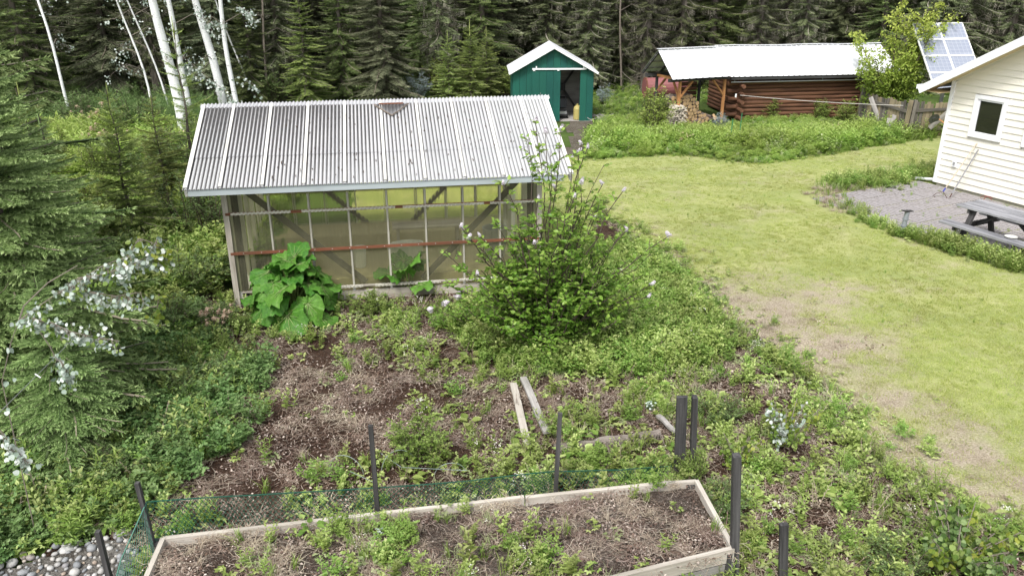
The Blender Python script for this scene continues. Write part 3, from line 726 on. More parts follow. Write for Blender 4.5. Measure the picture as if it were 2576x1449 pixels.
while z < EAVZ + HW / 2 * SLP - .05:
    a, b = gtop(z + .02), HW - gtop(z + .02); segs = [(a, b)]
    for (wx0, wx1, wz0, wz1) in wins:
        if z + CO > wz0 + .02 and z < wz1 - .02:
            segs = [s for q in segs for s in ((q[0], min(q[1], wx0)), (max(q[0], wx1), q[1])) if s[1] - s[0] > .02]
    for (xa, xb) in segs:
        cuts = [xa] + ([c for c in [1.2 + ((k * 1.37) % 4.0)] if xa + .3 < c < xb - .3]) + [xb]
        for ca, cb in zip(cuts[:-1], cuts[1:]):
            g = G(); t0 = -.032; zt = min(z + CO, EAVZ + HW / 2 * SLP)
            ta, tb = ca, cb
            if z > EAVZ - .1:
                if ca == a: ta = max(ca, gtop(zt))
                if cb == b: tb = min(cb, HW - gtop(zt))
            v = [(ca, t0, z), (cb - .003, t0, z), (tb - .003, -.008, zt), (ta, -.008, zt), (ca, 0, z), (cb - .003, 0, z)]
            g.add(v, [[0, 1, 2, 3], [4, 5, 1, 0]], .5, [(q[0] + k * 3, q[2], 0) for q in v]); O('siding_board', g.mesh('siding_board', M_SIDE), HS)
    z += CO; k += 1
# wall bodies behind, cut for the windows
g = G()
xs_ = [0] + [w for q in wins for w in (q[0], q[1])] + [HW]
for i in range(0, len(xs_) - 1):
    a, b = xs_[i], xs_[i + 1]
    if i % 2 == 0: g.box(((a + b) / 2, .05, (.1 + EAVZ) / 2), (b - a, .09, EAVZ - .1))
    else:
        g.box(((a + b) / 2, .05, (.1 + 1.385) / 2), (b - a, .09, 1.285)); g.box(((a + b) / 2, .05, (2.365 + EAVZ) / 2), (b - a, .09, EAVZ - 2.365))
g.add([(0, .005, EAVZ), (HW, .005, EAVZ), (HW / 2, .005, EAVZ + HW / 2 * SLP)], [[0, 1, 2]])
g.box((.006, HD / 2, EAVZ / 2 + .06), (.09, HD - .2, EAVZ - .1)); g.box((HW - .006, HD / 2, EAVZ / 2 + .06), (.09, HD - .2, EAVZ - .1)); g.box((HW / 2, HD, EAVZ / 2), (HW, .1, EAVZ))
O('wall', g.mesh('wall', M_SIDE), HS)
g = G(); g.box((HW / 2, .07, .045), (HW - .04, .12, .12)); g.box((.09, HD / 2, .045), (.12, HD, .12)); O('foundation', g.mesh('foundation', plainmat('concrete', (.33, .31, .27), .9, 0, .4)), HS)
g = G(); g.box((-.012, -.012, (EAVZ + .1) / 2 + .02), (.085, .085, EAVZ - .08)); O('corner_trim', g.mesh('corner_trim', M_TRIM), HS)
for (wx0, wx1, wz0, wz1) in wins[:2]:
    wn = O('window', G().box(((wx0 + wx1) / 2, .02, wz0 + .04), (wx1 - wx0 - .1, .05, .03)).mesh('window', M_TRIM), HS)
    W = .085
    for (c, s) in ((((wx0 + wx1) / 2, -.045, wz0 + W / 2), (wx1 - wx0, .05, W)), (((wx0 + wx1) / 2, -.045, wz1 - W / 2), (wx1 - wx0, .05, W)),
                   ((wx0 + W / 2, -.045, (wz0 + wz1) / 2), (W, .05, wz1 - wz0 - 2 * W)), ((wx1 - W / 2, -.045, (wz0 + wz1) / 2), (W, .05, wz1 - wz0 - 2 * W))):
        O('frame', G().box(c, s).mesh('frame', M_TRIM), wn)
    i0, i1, j0, j1 = wx0 + W, wx1 - W, wz0 + W, wz1 - W; w2 = .045
    g = G()
    for (c, s) in ((((i0 + i1) / 2, -.02, j0 + w2 / 2), (i1 - i0, .03, w2)), (((i0 + i1) / 2, -.02, j1 - w2 / 2), (i1 - i0, .03, w2)), ((i0 + w2 / 2, -.02, (j0 + j1) / 2), (w2, .03, j1 - j0 - 2 * w2)), ((i1 - w2 / 2, -.02, (j0 + j1) / 2), (w2, .03, j1 - j0 - 2 * w2))): g.box(c, s)
    O('sash', g.mesh('sash', M_TRIM), wn)
    t = NT('dark_window_glass'); M_GLASS = t.done(t.bsdf((.012, .014, .011), .04, 0, .5))
    O('pane', G().box(((i0 + i1) / 2, -.008, (j0 + j1) / 2), (i1 - i0 - 2 * w2, .006, j1 - j0 - 2 * w2)).mesh('pane', M_GLASS), wn)
OV = .50; EO = .56; RZt = .17
for s in (0, 1):
    X = (lambda q: q) if not s else (lambda q: HW - q)
    g = G(); z0 = EAVZ - EO * SLP + RZt; zr = EAVZ + HW / 2 * SLP + RZt
    v = [(X(-EO), -OV, z0), (X(HW / 2), -OV, zr), (X(HW / 2), HD + .4, zr), (X(-EO), HD + .4, z0)]; v += [(a, b, c - .05) for a, b, c in v]
    g.add(v, [[0, 1, 2, 3], [7, 6, 5, 4], [0, 4, 5, 1], [3, 2, 6, 7], [3, 7, 4, 0]]); O('roof', g.mesh('roof', plainmat('dark_roof_edge', (.11, .11, .115), .5, 0, .2)), HS)
    g = G(); g.beam((X(-EO - .01), -OV - .015, z0 - .105), (X(HW / 2), -OV - .015, zr - .105), .03, .175, (0, 0, 1)); O('rake_fascia', g.mesh('rake_fascia', M_TRIM), HS)
    g = G(); zz = .155; v = [(X(-EO), -OV, z0 - zz), (X(HW / 2), -OV, zr - zz), (X(HW / 2), -.03, zr - zz), (X(-EO), -.03, z0 - zz)]; g.add(v, [[0, 1, 2, 3]]); O('soffit', g.mesh('soffit', M_SOFF), HS)
    g = G(); g.beam((X(0), -.045, EAVZ - .0), (X(HW / 2), -.045, EAVZ + HW / 2 * SLP - .0), .02, .04, (0, 0, 1)); O('frieze_trim', g.mesh('frieze_trim', M_SIDE), HS)
    g = G(); g.box((X(-EO / 2 - .03), (HD) / 2, z0 - .12), (EO - .05, HD + .8, .015)); O('eave_soffit', g.mesh('eave_soffit', M_SOFF), HS)
    g = G(); g.box((X(-EO - .07), HD / 2 - .05, z0 - .04), (.11, HD + .85, .1)); O('gutter', g.mesh('gutter', M_TRIM), HS)
ob = O('outlet_box', G().box((.436, -.045, .66), (.10, .05, .13)).mesh('outlet_box', M_TRIM), HS)
O('cover', G().box((.436, -.073, .67), (.055, .008, .085)).mesh('cover', plainmat('grey_cover', (.3, .3, .31), .5)), ob)
g = G(); g.tube([hp(-.10, .10, 2.2), hp(-.10, .10, .25), hp(-.14, .06, .13), hp(-.62, -.02, .06)], .038, 8)
O('downspout', g.mesh('downspout', M_TRIM), None, None, None, 'white downspout elbow running out over the grass at the house corner', 'downspout')

# ------------------------------------------------------------------ patio
M_PAVE = plainmat('patio_paver', (.30, .28, .285), .9, 0, .6, (.19, .165, .15), 7)
M_JOINT = soilmat('patio_joint_soil', (.035, .030, .022), (.05, .042, .03), (.08, .07, .05))
g = G(); v = [hp(-.48, -3.76, .006), hp(7.4, -3.76, .006), hp(7.4, -.02, .006), hp(-.48, -.02, .006)]; g.add(v, [[0, 1, 2, 3]])
patio = O('patio', g.mesh('patio', M_JOINT), kind='structure')
TS = .60
def tile(seed):
    r = random.Random(seed); g = G(); rows = 6; rh = TS / rows
    for j in range(rows):
        o = (j % 2) * .1; xs = [0.006] + [x for x in (o + .0, o + .2, o + .4) if .03 < x < TS - .03] + [TS - .006]
        for a, b in zip(xs[:-1], xs[1:]):
            y0, y1 = j * rh + .013, (j + 1) * rh - .013; z = .034 + r.uniform(-.004, .004); a += .006; b -= .006
            v = [(a, y0, z), (b, y0, z), (b, y1, z), (a, y1, z), (a - .004, y0 - .004, 0), (b + .004, y0 - .004, 0), (b + .004, y1 + .004, 0), (a - .004, y1 + .004, 0)]
            g.add(v, [[0, 1, 2, 3], [4, 5, 1, 0], [6, 7, 3, 2], [7, 4, 0, 3], [5, 6, 2, 1]])
    return g.mesh('paver', M_PAVE)
tiles = [tile(i) for i in range(4)]
for i in range(13):
    for j in range(7):
        x = -.45 + i * (TS + .022); y = -3.74 + j * (TS + .018)
        if y + TS > .03: continue
        p = hp(x, y, .008 + R.uniform(-.003, .004))
        O('paver', R.choice(tiles), patio, p, (R.uniform(-.006, .006), R.uniform(-.006, .006), HA + R.uniform(-.008, .008)))

# ------------------------------------------------------------------ picnic table, plate, garden tools
PT = E('picnic_table', hp(3.9, -3.08), HA, 'weathered grey picnic table with attached benches on the paved patio', 'picnic table')
for k in range(5):
    O('tabletop_board', G().box((0.02 * (k % 2), -.30 + k * .15, .745), (1.78, .143, .038)).mesh('tabletop_board', M_TABLE), PT)
for y in (-.62, .62):
    for d in (-.0, ): O('bench_board', G().box((0, y, .44), (1.86, .26, .04)).mesh('bench_board', M_TABLE), PT)
for x in (-.62, .62):
    O('bench_support', G().box((x, 0, .385), (.045, 1.42, .10)).mesh('bench_support', M_WDARK), PT)
    O('top_support', G().box((x, 0, .68), (.045, .70, .09)).mesh('top_support', M_WDARK), PT)
    for s in (-1, 1):
        g = G(); g.beam((x + .046, s * .22, .72), (x + .046, s * .52, .03), .045, .11, (1, 0, 0)); O('leg', g.mesh('leg', M_WDARK), PT)
for s in (-1, 1): g = G(); g.beam((s * .60, 0, .36), (s * .12, 0, .70), .045, .09, (0, 1, 0)); O('brace', g.mesh('brace', M_WDARK), PT)
pl = at(2543, 598, .46); g = G(); g.tube([(0, 0, 0), (0, 0, .006), (0, 0, .022)], [.06, .075, .115], 20, cap=False); g.tube([(0, 0, .0), (0, 0, .004)], .075, 20)
O('plate', g.mesh('plate', plainmat('enamel_plate', (.62, .62, .58), .3)), None, (pl.x, pl.y, .462), None, 'round pale plate on the picnic table bench', 'plate')
rk = E('garden_rake', hp(0, 0), HA, 'long handled rake with blue collar leaning on the house wall', 'rake')
hd = at(2365, 490); M_HAND = woodmat('tool_handle', (.42, .34, .26), (.55, .47, .38), fine=30); M_BLUE = plainmat('blue_collar', (.03, .05, .35), .4); M_RUST = plainmat('rusty_iron', (.10, .045, .035), .8, .3)
Vt = Vector((.888, -.035, 1.257))
def toloc(p): q = Vector(p) - Vector((h0.x, h0.y, 0)); return Vector((q.x * cos(HA) + q.y * sin(HA), -q.x * sin(HA) + q.y * cos(HA), q.z))
Lr = toloc(at(2365, 493, .08)); nk = Lr + (Vt - Lr) * .15
g = G(); g.tube([Vt, nk], .014, 6); O('handle', g.mesh('handle', M_HAND), rk)
g = G(); g.tube([nk, Lr + (Vt - Lr) * .08], .017, 6); O('collar', g.mesh('collar', M_BLUE), rk)
hb = Lr + Vector((0, 0, -.05)); g = G()
wv = Vector((.75, .35, 0)).normalized() * .17
for s in (-1, 1): g.tube([Lr + (Vt - Lr) * .08, hb + wv * s * .6 + Vector((0, 0, .09)), hb + wv * s], .007, 5)
g.beam(hb - wv * 1.05, hb + wv * 1.05, .02, .018)
for k in range(12): p = hb - wv + wv * 2 * k / 11; g.tube([p, p + Vector((0, 0, -.035))], [.005, .002], 4)
O('rake_head', g.mesh('rake_head', M_RUST), rk)
ho = E('garden_hoe', hp(0, 0), HA, 'grey handled hoe leaning on the house wall beside the rake', 'hoe')
Vt = Vector((.957, -.035, 1.121)); Lh = toloc(at(2389, 497, .06))
g = G(); g.tube([Vt, Lh + (Vt - Lh) * .08], .015, 6); O('handle', g.mesh('handle', M_TABLE), ho)
g = G(); g.tube([Lh + (Vt - Lh) * .1, Lh], .012, 5); q = Lh + Vector((.06, 0, -.03)); g.box(tuple(q), (.15, .05, .02)); g.box(tuple(Lh + Vector((.02, 0, -.03))), (.03, .12, .03)); O('hoe_head', g.mesh('hoe_head', M_RUST), ho)
cc = at(2482, 500, .77); g = G()
for k in range(5):
    a = k * 1.256; g.tube([(0, 0, .05), (.07 * cos(a), .07 * sin(a), .045), (.12 * cos(a), .12 * sin(a), 0)], .006, 4)
O('hand_cultivator', g.mesh('hand_cultivator', plainmat('red_iron', (.25, .05, .045), .6)), None, (cc.x, cc.y, .768), None, 'small red clawed hand cultivator lying on the picnic table', 'garden tool')
# vent pipe with a lid
pb = at(2266, 597); VP = E('vent_pipe', (pb.x, pb.y, 0), 0, 'short grey vent pipe with a flat black lid at the patio edge', 'pipe')
M_PVC = plainmat('grey_pvc', (.22, .24, .26), .5, 0, .25)
top = Vector((.05, .02, .56)); 
def pt(k): return top * k
g = G(); g.tube([pt(0), pt(.96)], .048, 12); O('pipe', g.mesh('pipe', M_PVC), VP)
for k in (.08, .42, .66): g = G(); g.tube([pt(k), pt(k + .055)], .062, 12); O('pipe_collar', g.mesh('pipe_collar', M_PVC), VP)
g = G(); g.box(tuple(pt(1.0)), (.24, .10, .016), Euler((.0, .10, .35)).to_matrix()); O('lid', g.mesh('lid', M_BLACK), VP)

# ------------------------------------------------------------------ old fence
F0, F1, F2 = Vector((12.05, 28.6, 0)), Vector((12.45, 25.95, 0)), Vector((15.6, 26.7, 0))
FE = E('board_fence', tuple(F1), 0, 'collapsing weathered board fence between the log cabin and the house', 'fence')
def fence_run(a, b, n, h0_, h1_, pale):
    d = (b - a); L = d.length; d.normalize(); nn = Vector((-d.y, d.x, 0))
    for i in range(n):
        p = a + d * ((i + .5) * L / n) - F1; q = (i + .5) / n; h = h0_ + (h1_ - h0_) * q + R.uniform(-.06, .06); w = L / n * R.uniform(.82, .95)
        tl = R.uniform(-.04, .04); g = G(); g.beam(p + nn * R.uniform(-.01, .01), p + d * tl + Vector((0, 0, h)), w, .018, tuple(nn))
        O('fence_board', g.mesh('fence_board', M_FPALE if pale(i, q) else M_FENCE), FE)
    for z in (.25, h0_ * .8):
        g = G(); g.beam(a - F1 + nn * -.03 + Vector((0, 0, z)), b - F1 + nn * -.03 + Vector((0, 0, z)), .035, .09, (0, 0, 1)); O('fence_rail', g.mesh('fence_rail', M_FENCE), FE)
fence_run(F0, F1, 20, 1.05, 1.10, lambda i, q: i % 20 in (3, 4, 7, 8, 12, 13, 14, 15, 16))
fence_run(F1, F2, 24, 1.08, 1.05, lambda i, q: 3 < i < 11)
for p, h, m in ((F1, 1.2, M_FPALE), (F1 + Vector((.16, .04, 0)), 1.2, M_FENCE), (F0, 1.3, M_FENCE), (F2, 1.2, M_FENCE)):
    g = G(); q = p - F1; g.beam(q + Vector((-.03, -.05, 0)), q + Vector((.02, -.05, h)), .10, .10, (0, 1, 0)); O('fence_post', g.mesh('fence_post', m), FE)
def loose(name, a, b, w, th, m, label, cat='board', up=(0, 1, 0)):
    g = G(); g.beam((0, 0, 0), Vector(b) - Vector(a), w, th, up); O(name, g.mesh(name, m), None, tuple(a), None, label, cat)
def atz(u, v, y): return aty(u, v, y)
loose('leaning_board', atz(2338, 323, 25.75), atz(2400, 270, 25.75), .14, .03, M_WGREY, 'grey plank leaning diagonally against the fence nearest the house')
loose('leaning_board', atz(2213, 262 + 45, 27.4), atz(2190, 245, 27.6), .14, .03, M_WGREY, 'splintered grey plank standing slanted beside the left fence boards')
loose('leaning_board', at(2262 - 22, 352), atz(2250, 290, 26.3), .13, .025, M_WGREY, 'short grey plank leaning on the fence left of the corner post')
loose('leaning_board', at(2232, 350), atz(2238, 298, 26.1), .16, .025, M_WGREY, 'wide grey plank lying below the fence with its end in the grass')
loose('slanted_pole', at(2155, 303), atz(2172, 220, 28.9), .09, .07, M_FPALE, 'slanted grey post standing at the right end of the log wall', 'post')
loose('orange_pole', atz(2362, 300, 25.6), atz(2408, 334, 25.3), .03, .03, M_POST, 'thin orange pole lying against the fence by the house', 'pole')
g = G(); g.tube([(0, 0, 0), (0, .05, 0)], [.17, .13], 18); g.tube([(0, -.015, 0), (0, .0, 0)], [.05, .07], 12)
p = atz(2350, 300, 25.7); O('wheel_cover', g.mesh('wheel_cover', plainmat('dark_wheel_cover', (.09, .095, .11), .35, .6)), None, tuple(p), (.3, 0, .1), 'dark round wheel cover hanging on the fence near the house', 'wheel cover')

# ------------------------------------------------------------------ solar array
a45 = radians(46); c_, s_ = cos(a45), sin(a45); sr = radians(8)
P1 = aty(2420, 59, 28.5)
ux = Vector((-cos(sr), -sin(sr), 0)); dn = Vector((sin(sr) * c_, -cos(sr) * c_, -s_)); nrm = ux.cross(dn); 
if nrm.z < 0: nrm = -nrm
SA_ = E('solar_array', (P1.x - .8, P1.y - .9, 0), 0, 'tilted blue solar panel array standing behind the house corner', 'solar array')
oo = Vector((P1.x - .8, P1.y - .9, 0))
t = NT('solar_cells'); lc = t.attr('lc').outputs['Vector']; sx = t.n('ShaderNodeSeparateXYZ'); t.L(lc, sx.inputs[0])
def gridline(sock, per, w):
    f = t.math('FRACT', t.math('MULTIPLY', sock, 1.0 / per)); return t.math('LESS_THAN', f, w)
gx = gridline(sx.outputs[0], .1333, .07); gy = gridline(sx.outputs[1], .1333, .07)
col = t.mix(t.math('MAXIMUM', gx, gy), (.25, .275, .345), (.42, .45, .50)); n1 = t.noise(lc, 14, 2)
col = t.mix(t.ramp(n1, [(.4, 0), (.6, .5)]), col, (.30, .325, .39))
M_CELL = t.done(t.bsdf(col, .18, 0, .6)); PWd, PHt = .90, .655
for i in range(2):
    for j in range(4):
        o = P1 + ux * (i * PWd) + dn * (j * PHt) - oo
        e = .016; q = [o + ux * e + dn * e, o + ux * (PWd - e) + dn * e, o + ux * (PWd - e) + dn * (PHt - e), o + ux * e + dn * (PHt - e)]
        g = G(); v = [tuple(w + nrm * .018) for w in q] + [tuple(w - nrm * .01) for w in q]
        lcs = [(0.006, 0.006, 0), (.768, .006, 0), (.768, .623, 0), (.006, .623, 0)] * 2
        g.add(v, [[3, 2, 1, 0], [4, 5, 6, 7], [0, 1, 5, 4], [1, 2, 6, 5], [2, 3, 7, 6], [3, 0, 4, 7]], .5, lcs); pn = O('solar_panel', g.mesh('solar_panel', M_CELL), SA_)
        g = G()
        for a, b in ((0, 1), (1, 2), (2, 3), (3, 0)): g.beam(q[a] + nrm * .01, q[b] + nrm * .01, .03, .045, tuple(nrm))
        O('frame', g.mesh('frame', M_WHITEP), pn)
mid = P1 + ux * .8 + dn * 1.3 - oo - nrm * .1
g = G(); g.tube([Vector((mid.x, mid.y, 0)), mid], .06, 10); O('mast', g.mesh('mast', M_STEEL), SA_)
for k in (.3, 1.3): g = G(); g.beam(P1 + ux * k - oo - nrm * .06 + dn * .1, P1 + ux * k - oo - nrm * .06 + dn * 2.5, .04, .06, tuple(nrm)); O('mounting_rail', g.mesh('mounting_rail', M_STEEL), SA_)
g = G(); g.beam(P1 + ux * .1 + dn * 1.3 - oo - nrm * .1, P1 + ux * 1.5 + dn * 1.3 - oo - nrm * .1, .05, .05); O('cross_bar', g.mesh('cross_bar', M_STEEL), SA_)

# ------------------------------------------------------------------ raised bed
BZ = .40
TL, MID, TR, CR, NRr, NF = at(410, 1352, BZ), at(1100, 1273, BZ), at(1690, 1210, BZ), at(1762, 1243, BZ), at(1845, 1377, BZ), at(1585, 1441, BZ)
CR = at(1752, 1206, BZ)
dl = (TL - at(368, 1449, BZ)).normalized(); BL = TL - dl * 2.0
dn2 = (NF - NRr).normalized(); NL = NRr + dn2 * 4.2
RB = E('raised_bed', (TL.x, TL.y, 0), 0, 'large raised garden bed framed with pale weathered boards', 'raised bed')
def rb(p, z=None): return Vector((p.x - TL.x, p.y - TL.y, (p.z if z is None else z)))
def plank(name, a, b, z, h, th, m, par=RB):
    g = G(); g.beam(rb(a, z - h / 2), rb(b, z - h / 2), th, h, (0, 0, 1)); return O(name, g.mesh(name, m), par)
plank('side_board', TL, MID, BZ, .15, .045, M_WPALE); plank('side_board', MID, at(1318, 1247, BZ), BZ - .004, .15, .045, M_WPALE)
plank('side_board', at(1322, 1252, BZ - .02), TR, BZ - .006, .15, .045, M_WPALE); plank('side_board', TR, CR, BZ - .01, .15, .045, M_WPALE)
plank('side_board', TL, BL, BZ + .004, .15, .045, M_WPALE)
plank('side_board', CR, NRr, BZ, .15, .045, M_WPALE)
plank('side_board', NRr, NL, BZ + .006, .145, .045, M_WPALE)
for a, b in ((TL, MID), (MID, TR), (TR, CR), (TL, BL), (CR, NRr), (NRr, NL)): plank('side_board', a, b, BZ - .155, .15, .04, M_WGREY)
for a, b in ((TL, CR), (TL, BL), (CR, NRr), (NRr, NL)): plank('side_board', a, b, BZ - .31, .10, .04, M_WGREY)
for p in (NRr, CR, TL): 
    g = G(); q = rb(p, 0); g.beam(q + Vector((-.06, -.0, 0)), q + Vector((-.06, 0, .36)), .09, .09, (0, 1, 0)); O('corner_stake', g.mesh('corner_stake', M_WDARK), RB)
bedpoly = [(q.x, q.y) for q in (BL, TL, MID, TR, CR, NRr, NL)]
cxm = sum(p[0] for p in bedpoly) / 7; cym = sum(p[1] for p in bedpoly) / 7
bs = sheet('bed_soil', [(cxm + (x - cxm) * 1.012, cym + (y - cym) * 1.012) for x, y in bedpoly], .05, BZ - .10, M_BED, .07, (), 0.0)

# ------------------------------------------------------------------ posts round the beds
def garden_post(ub, vb, ut, vt, w, d, label, zb=0.0, yb=None, pale=False):
    b = at(ub, vb, zb) if yb is None else Vector((*aty(ub, vb, yb)[:2], 0.0))
    b.z = 0.0 if yb is not None else zb
    tp = aty(ut, vt, b.y + .0); g = G(); tp2 = tp - Vector((b.x, b.y, 0)); b2 = Vector((0, 0, -.02 if zb == 0 else zb - .4))
    g.beam(b2, tp2, w, d, (0, 1, 0), taper=.97); g.beam(tp2, tp2 + (tp2 - b2).normalized() * .004, w * .96, d * .96, (0, 1, 0))
    return O('garden_post', g.mesh('garden_post', M_WGREY if pale else M_WDARK), None, (b.x, b.y, 0), None, label, 'post')
garden_post(275, 1449, 246, 1336, .045, .045, 'leftmost dark stake rising beside the river stones', 0, 5.95)
garden_post(390, 1368, 345, 1214, .04, .04, 'dark leaning stake at the back left corner of the raised bed', .35)
garden_post(950, 1282, 932, 1070, .045, .03, 'grey stake in the middle of the green netting', .35)
garden_post(1396, 1222, 1409, 1040, .045, .045, 'thin black stake leaning right behind the raised bed', .2)
garden_post(1712, 1187, 1716, 998, .115, .05, 'wide dark board post, left one of the close pair', 0.1)
garden_post(1746, 1187, 1748, 998, .055, .09, 'narrow dark post, right one of the close pair', 0.1)
garden_post(1848, 1449, 1853, 1145, .07, .08, 'tall dark post at the near right corner of the raised bed', 0, 6.05)
garden_post(1973, 1449, 1972, 1318, .075, .05, 'short dark post standing alone right of the raised bed', 0, 6.0)
# ------------------------------------------------------------------ green netting
M_NET = plainmat('green_plastic_netting', (.012, .085, .055), .45)
M_NETL = plainmat('pale_green_plastic_netting', (.07, .19, .14), .45)
def netting(path, rz, label, mat, cell=.045, z0=.02):
    """path: top edge points; hangs to the ground; hexagonal mesh strands"""
    g = G(); pts = [Vector(p) for p in path]; L = [0]
    for a, b in zip(pts[:-1], pts[1:]): L.append(L[-1] + (b - a).length)
    def P(s, q):
        s = min(max(s, 0), L[-1] - 1e-6); i = max(k for k in range(len(L)) if L[k] <= s); i = min(i, len(pts) - 2); f = (s - L[i]) / (L[i + 1] - L[i])
        tpt = pts[i].lerp(pts[i + 1], f); off = .04 * sin(s * 5) * q + .03 * sin(s * 11) * q
        return Vector((tpt.x + off, tpt.y + off - .05 * q, tpt.z + (z0 - tpt.z) * q + .012 * sin(s * 2.2) * (1 - q)))
    g.tube([P(s, 0) for s in np.linspace(0, L[-1], 60)], .006, 4)
    nr = max(4, int((pts[0].z - z0) / (cell * .8))); ns = int(L[-1] / cell)
    for j in range(nr):
        for i in range(ns):
            s = (i + .5 * (j % 2)) * cell; q0, q1 = j / nr, (j + 1) / nr
            A = P(s, q0 + .0); B = P(s + cell / 2, q1); C2 = P(s - cell / 2, q1)
            for X, Y_ in ((A, B), (A, C2)):
                g.beam(X, Y_, .0034, .0034, (0, 1, 0))
    return O('netting', g.mesh('netting', mat), None, None, None, label, 'netting')
s2, s3, s4, s5 = aty(369, 1262, at(390, 1368, .35).y + .03), aty(940, 1224, at(950, 1282, .35).y + .03), aty(1400, 1186, at(1396, 1222, .2).y + .05), aty(1690, 1172, at(1712, 1187, .1).y + .03)
netting([s2, aty(640, 1247, (s2.y + s3.y) / 2), s3, aty(1180, 1210, (s3.y + s4.y) / 2), s4], 0, 'dark green plastic netting strung along the back of the raised bed', M_NET)
netting([s4, aty(1560, 1184, (s4.y + s5.y) / 2 - .1), s5], 0, 'green netting sagging beside the pair of dark posts', M_NET)
c1 = at(340, 1449, .0); netting([s2, aty(305, 1410, s2.y - .5), aty(270, 1540, s2.y - 1.0)], 0, 'pale green hexagonal netting folded down at the left corner', M_NETL, .05)

# ------------------------------------------------------------------ planks, rotten edging and hoops in the garden
def lying(name, u0, v0, u1, v1, w, th, m, label, z=.05):
    a = at(u0, v0, z); b = at(u1, v1, z); g = G(); L = b - a; k = 5; v = []; 
    pts = [Vector((0, 0, 0)) + L * (i / k) + Vector((0, 0, .012 * sin(i * 1.3))) for i in range(k + 1)]
    for i in range(k): g.beam(pts[i], pts[i + 1], w, th, (0, 0, 1))
    O(name, g.mesh(name, m), None, tuple(a), None, label, 'board')
lying('lying_plank', 1291, 965, 1327, 1118, .088, .035, M_WPALE, 'pale tan plank lying on the weedy garden soil', .16)
lying('lying_plank', 1316, 950, 1376, 1088, .09, .035, M_WGREY, 'mossy grey plank lying beside the tan one in the weeds', .15)
g = G(); a = at(1395, 1128, .10); b = at(1660, 1088, .12); n = 14
rb2 = [a.lerp(b, i / n) + Vector((0, R.uniform(-.015, .015), R.uniform(-.01, .015))) - a for i in range(n + 1)]
g.tube(rb2, [.045 + R.uniform(-.01, .012) for _ in rb2], 8)
ed = O('rotten_log_edging', g.mesh('rotten_log_edging', woodmat('rotten_grey_wood', (.17, .14, .12), (.30, .27, .24), (.08, .06, .05))), None, tuple(a), None, 'rotten grey log edging lying across the old bed', 'log')
g = G()
for k in range(150):
    q = R.random(); p = a.lerp(b, q) - a + Vector((0, -.03, .03)); l = R.uniform(.06, .16); dx = R.uniform(-.06, .06)
    g.tube([p, p + Vector((dx * .5, -l * .5, .0)), p + Vector((dx, -l * .8, -.1))], .003, 3, cap=False)
O('hanging_straw', g.mesh('hanging_straw', plainmat('grey_straw', (.33, .28, .25), .9)), ed, kind='stuff')
lying('old_bed_board', 1655, 1045, 1700, 1085, .06, .03, M_WGREY, 'short grey board end by the pair of dark posts', .15)
M_WIRE = plainmat('pale_plastic_hoop', (.26, .32, .30), .5)
def hoop(u0, v0, u1, v1, h, z, label):
    a = at(u0, v0, z); b = at(u1, v1, z); m = (a + b) / 2; g = G(); pts = []
    for k in range(15):
        t_ = pi * k / 14; p = m + (a - b) / 2 * cos(t_) + Vector((0, 0, sin(t_) * h)); pts.append(p - a)
    g.tube(pts, .0035, 5); O('wire_hoop', g.mesh('wire_hoop', M_WIRE), None, tuple(a), None, label, 'hoop')
hoop(960, 1190, 1052, 1180, .28, .03, 'thin pale hoop arching just right of the grey netting stake')
hoop(1092, 1200, 1172, 1190, .16, .03, 'small wire hoop under the leafy shrub behind the netting')
hoop(830, 1180, 915, 1195, .22, .03, 'thin pale hoop left of the grey netting stake')
for k, (u0, v0, u1, v1) in enumerate(((1012, 1175, 1175, 1183), (880, 1185, 945, 1215), (958, 1140, 1010, 1175))):
    a, b = at(u0, v0, .15), at(u1, v1, .15 if k else .16); g = G(); g.tube([(0, 0, 0), b - a], .0035, 4)
    O('fallen_rod', g.mesh('fallen_rod', M_WIRE), None, tuple(a), None, ['pale rod lying level behind the netting under the shrub', 'pale rod slanting down to the left of the netting stake', 'pale rod slanting down right of the netting stake'][k], 'rod')
# thin stakes, wires
M_GST = plainmat('green_garden_stake', (.03, .22, .10), .5)
for (u, v, v2, lb) in ((1835, 362, 300, 'left thin green garden stake in the meadow before the log cabin'), (1858, 345, 285, 'right thin green garden stake in the meadow before the log cabin')):
    b = at(u, v + 8); tp = aty(u + 9, v2, b.y); g = G(); g.tube([(0, 0, 0), tp - b], .013, 5); O('garden_stake', g.mesh('garden_stake', M_GST), None, tuple(b), None, lb, 'stake')
M_LINE = plainmat('grey_line', (.5, .48, .45), .6)
a = aty(1862, 240, 28.6); b = aty(2272, 266, 25.8); g = G(); g.tube([(b - a) * q + Vector((0, 0, -.12 * 4 * q * (1 - q) * .4)) for q in np.linspace(0, 1, 14)], .011, 4)
O('clothes_line', g.mesh('clothes_line', M_LINE), None, tuple(a), None, 'pale cord stretched from the log cabin to the fence post', 'cord')
g = G(); g.box((0, 0, 0), (.05, .03, .12)); p = aty(1851, 241, 28.55); O('line_bracket', g.mesh('line_bracket', M_WHITEP), None, tuple(p), None, 'small white bracket on the left log ends of the cabin', 'bracket')
a = aty(-30, 1066, 5.6); b = aty(182, 855, 7.6); g = G(); g.tube([(b - a) * q for q in np.linspace(0, 1, 6)], .0035, 5)
O('guy_wire', g.mesh('guy_wire', M_STEEL), None, tuple(a), None, 'taut silver wire crossing the spruce at the left edge', 'wire')
p = aty(95, 945, 6.55); g = G(); g.tube([(-.022, 0, .02), (.022, 0, -.02)], .006, 6); O('wire_clip', g.mesh('wire_clip', M_WHITEP), None, tuple(p), None, 'small white clip fastened on the silver wire', 'clip')

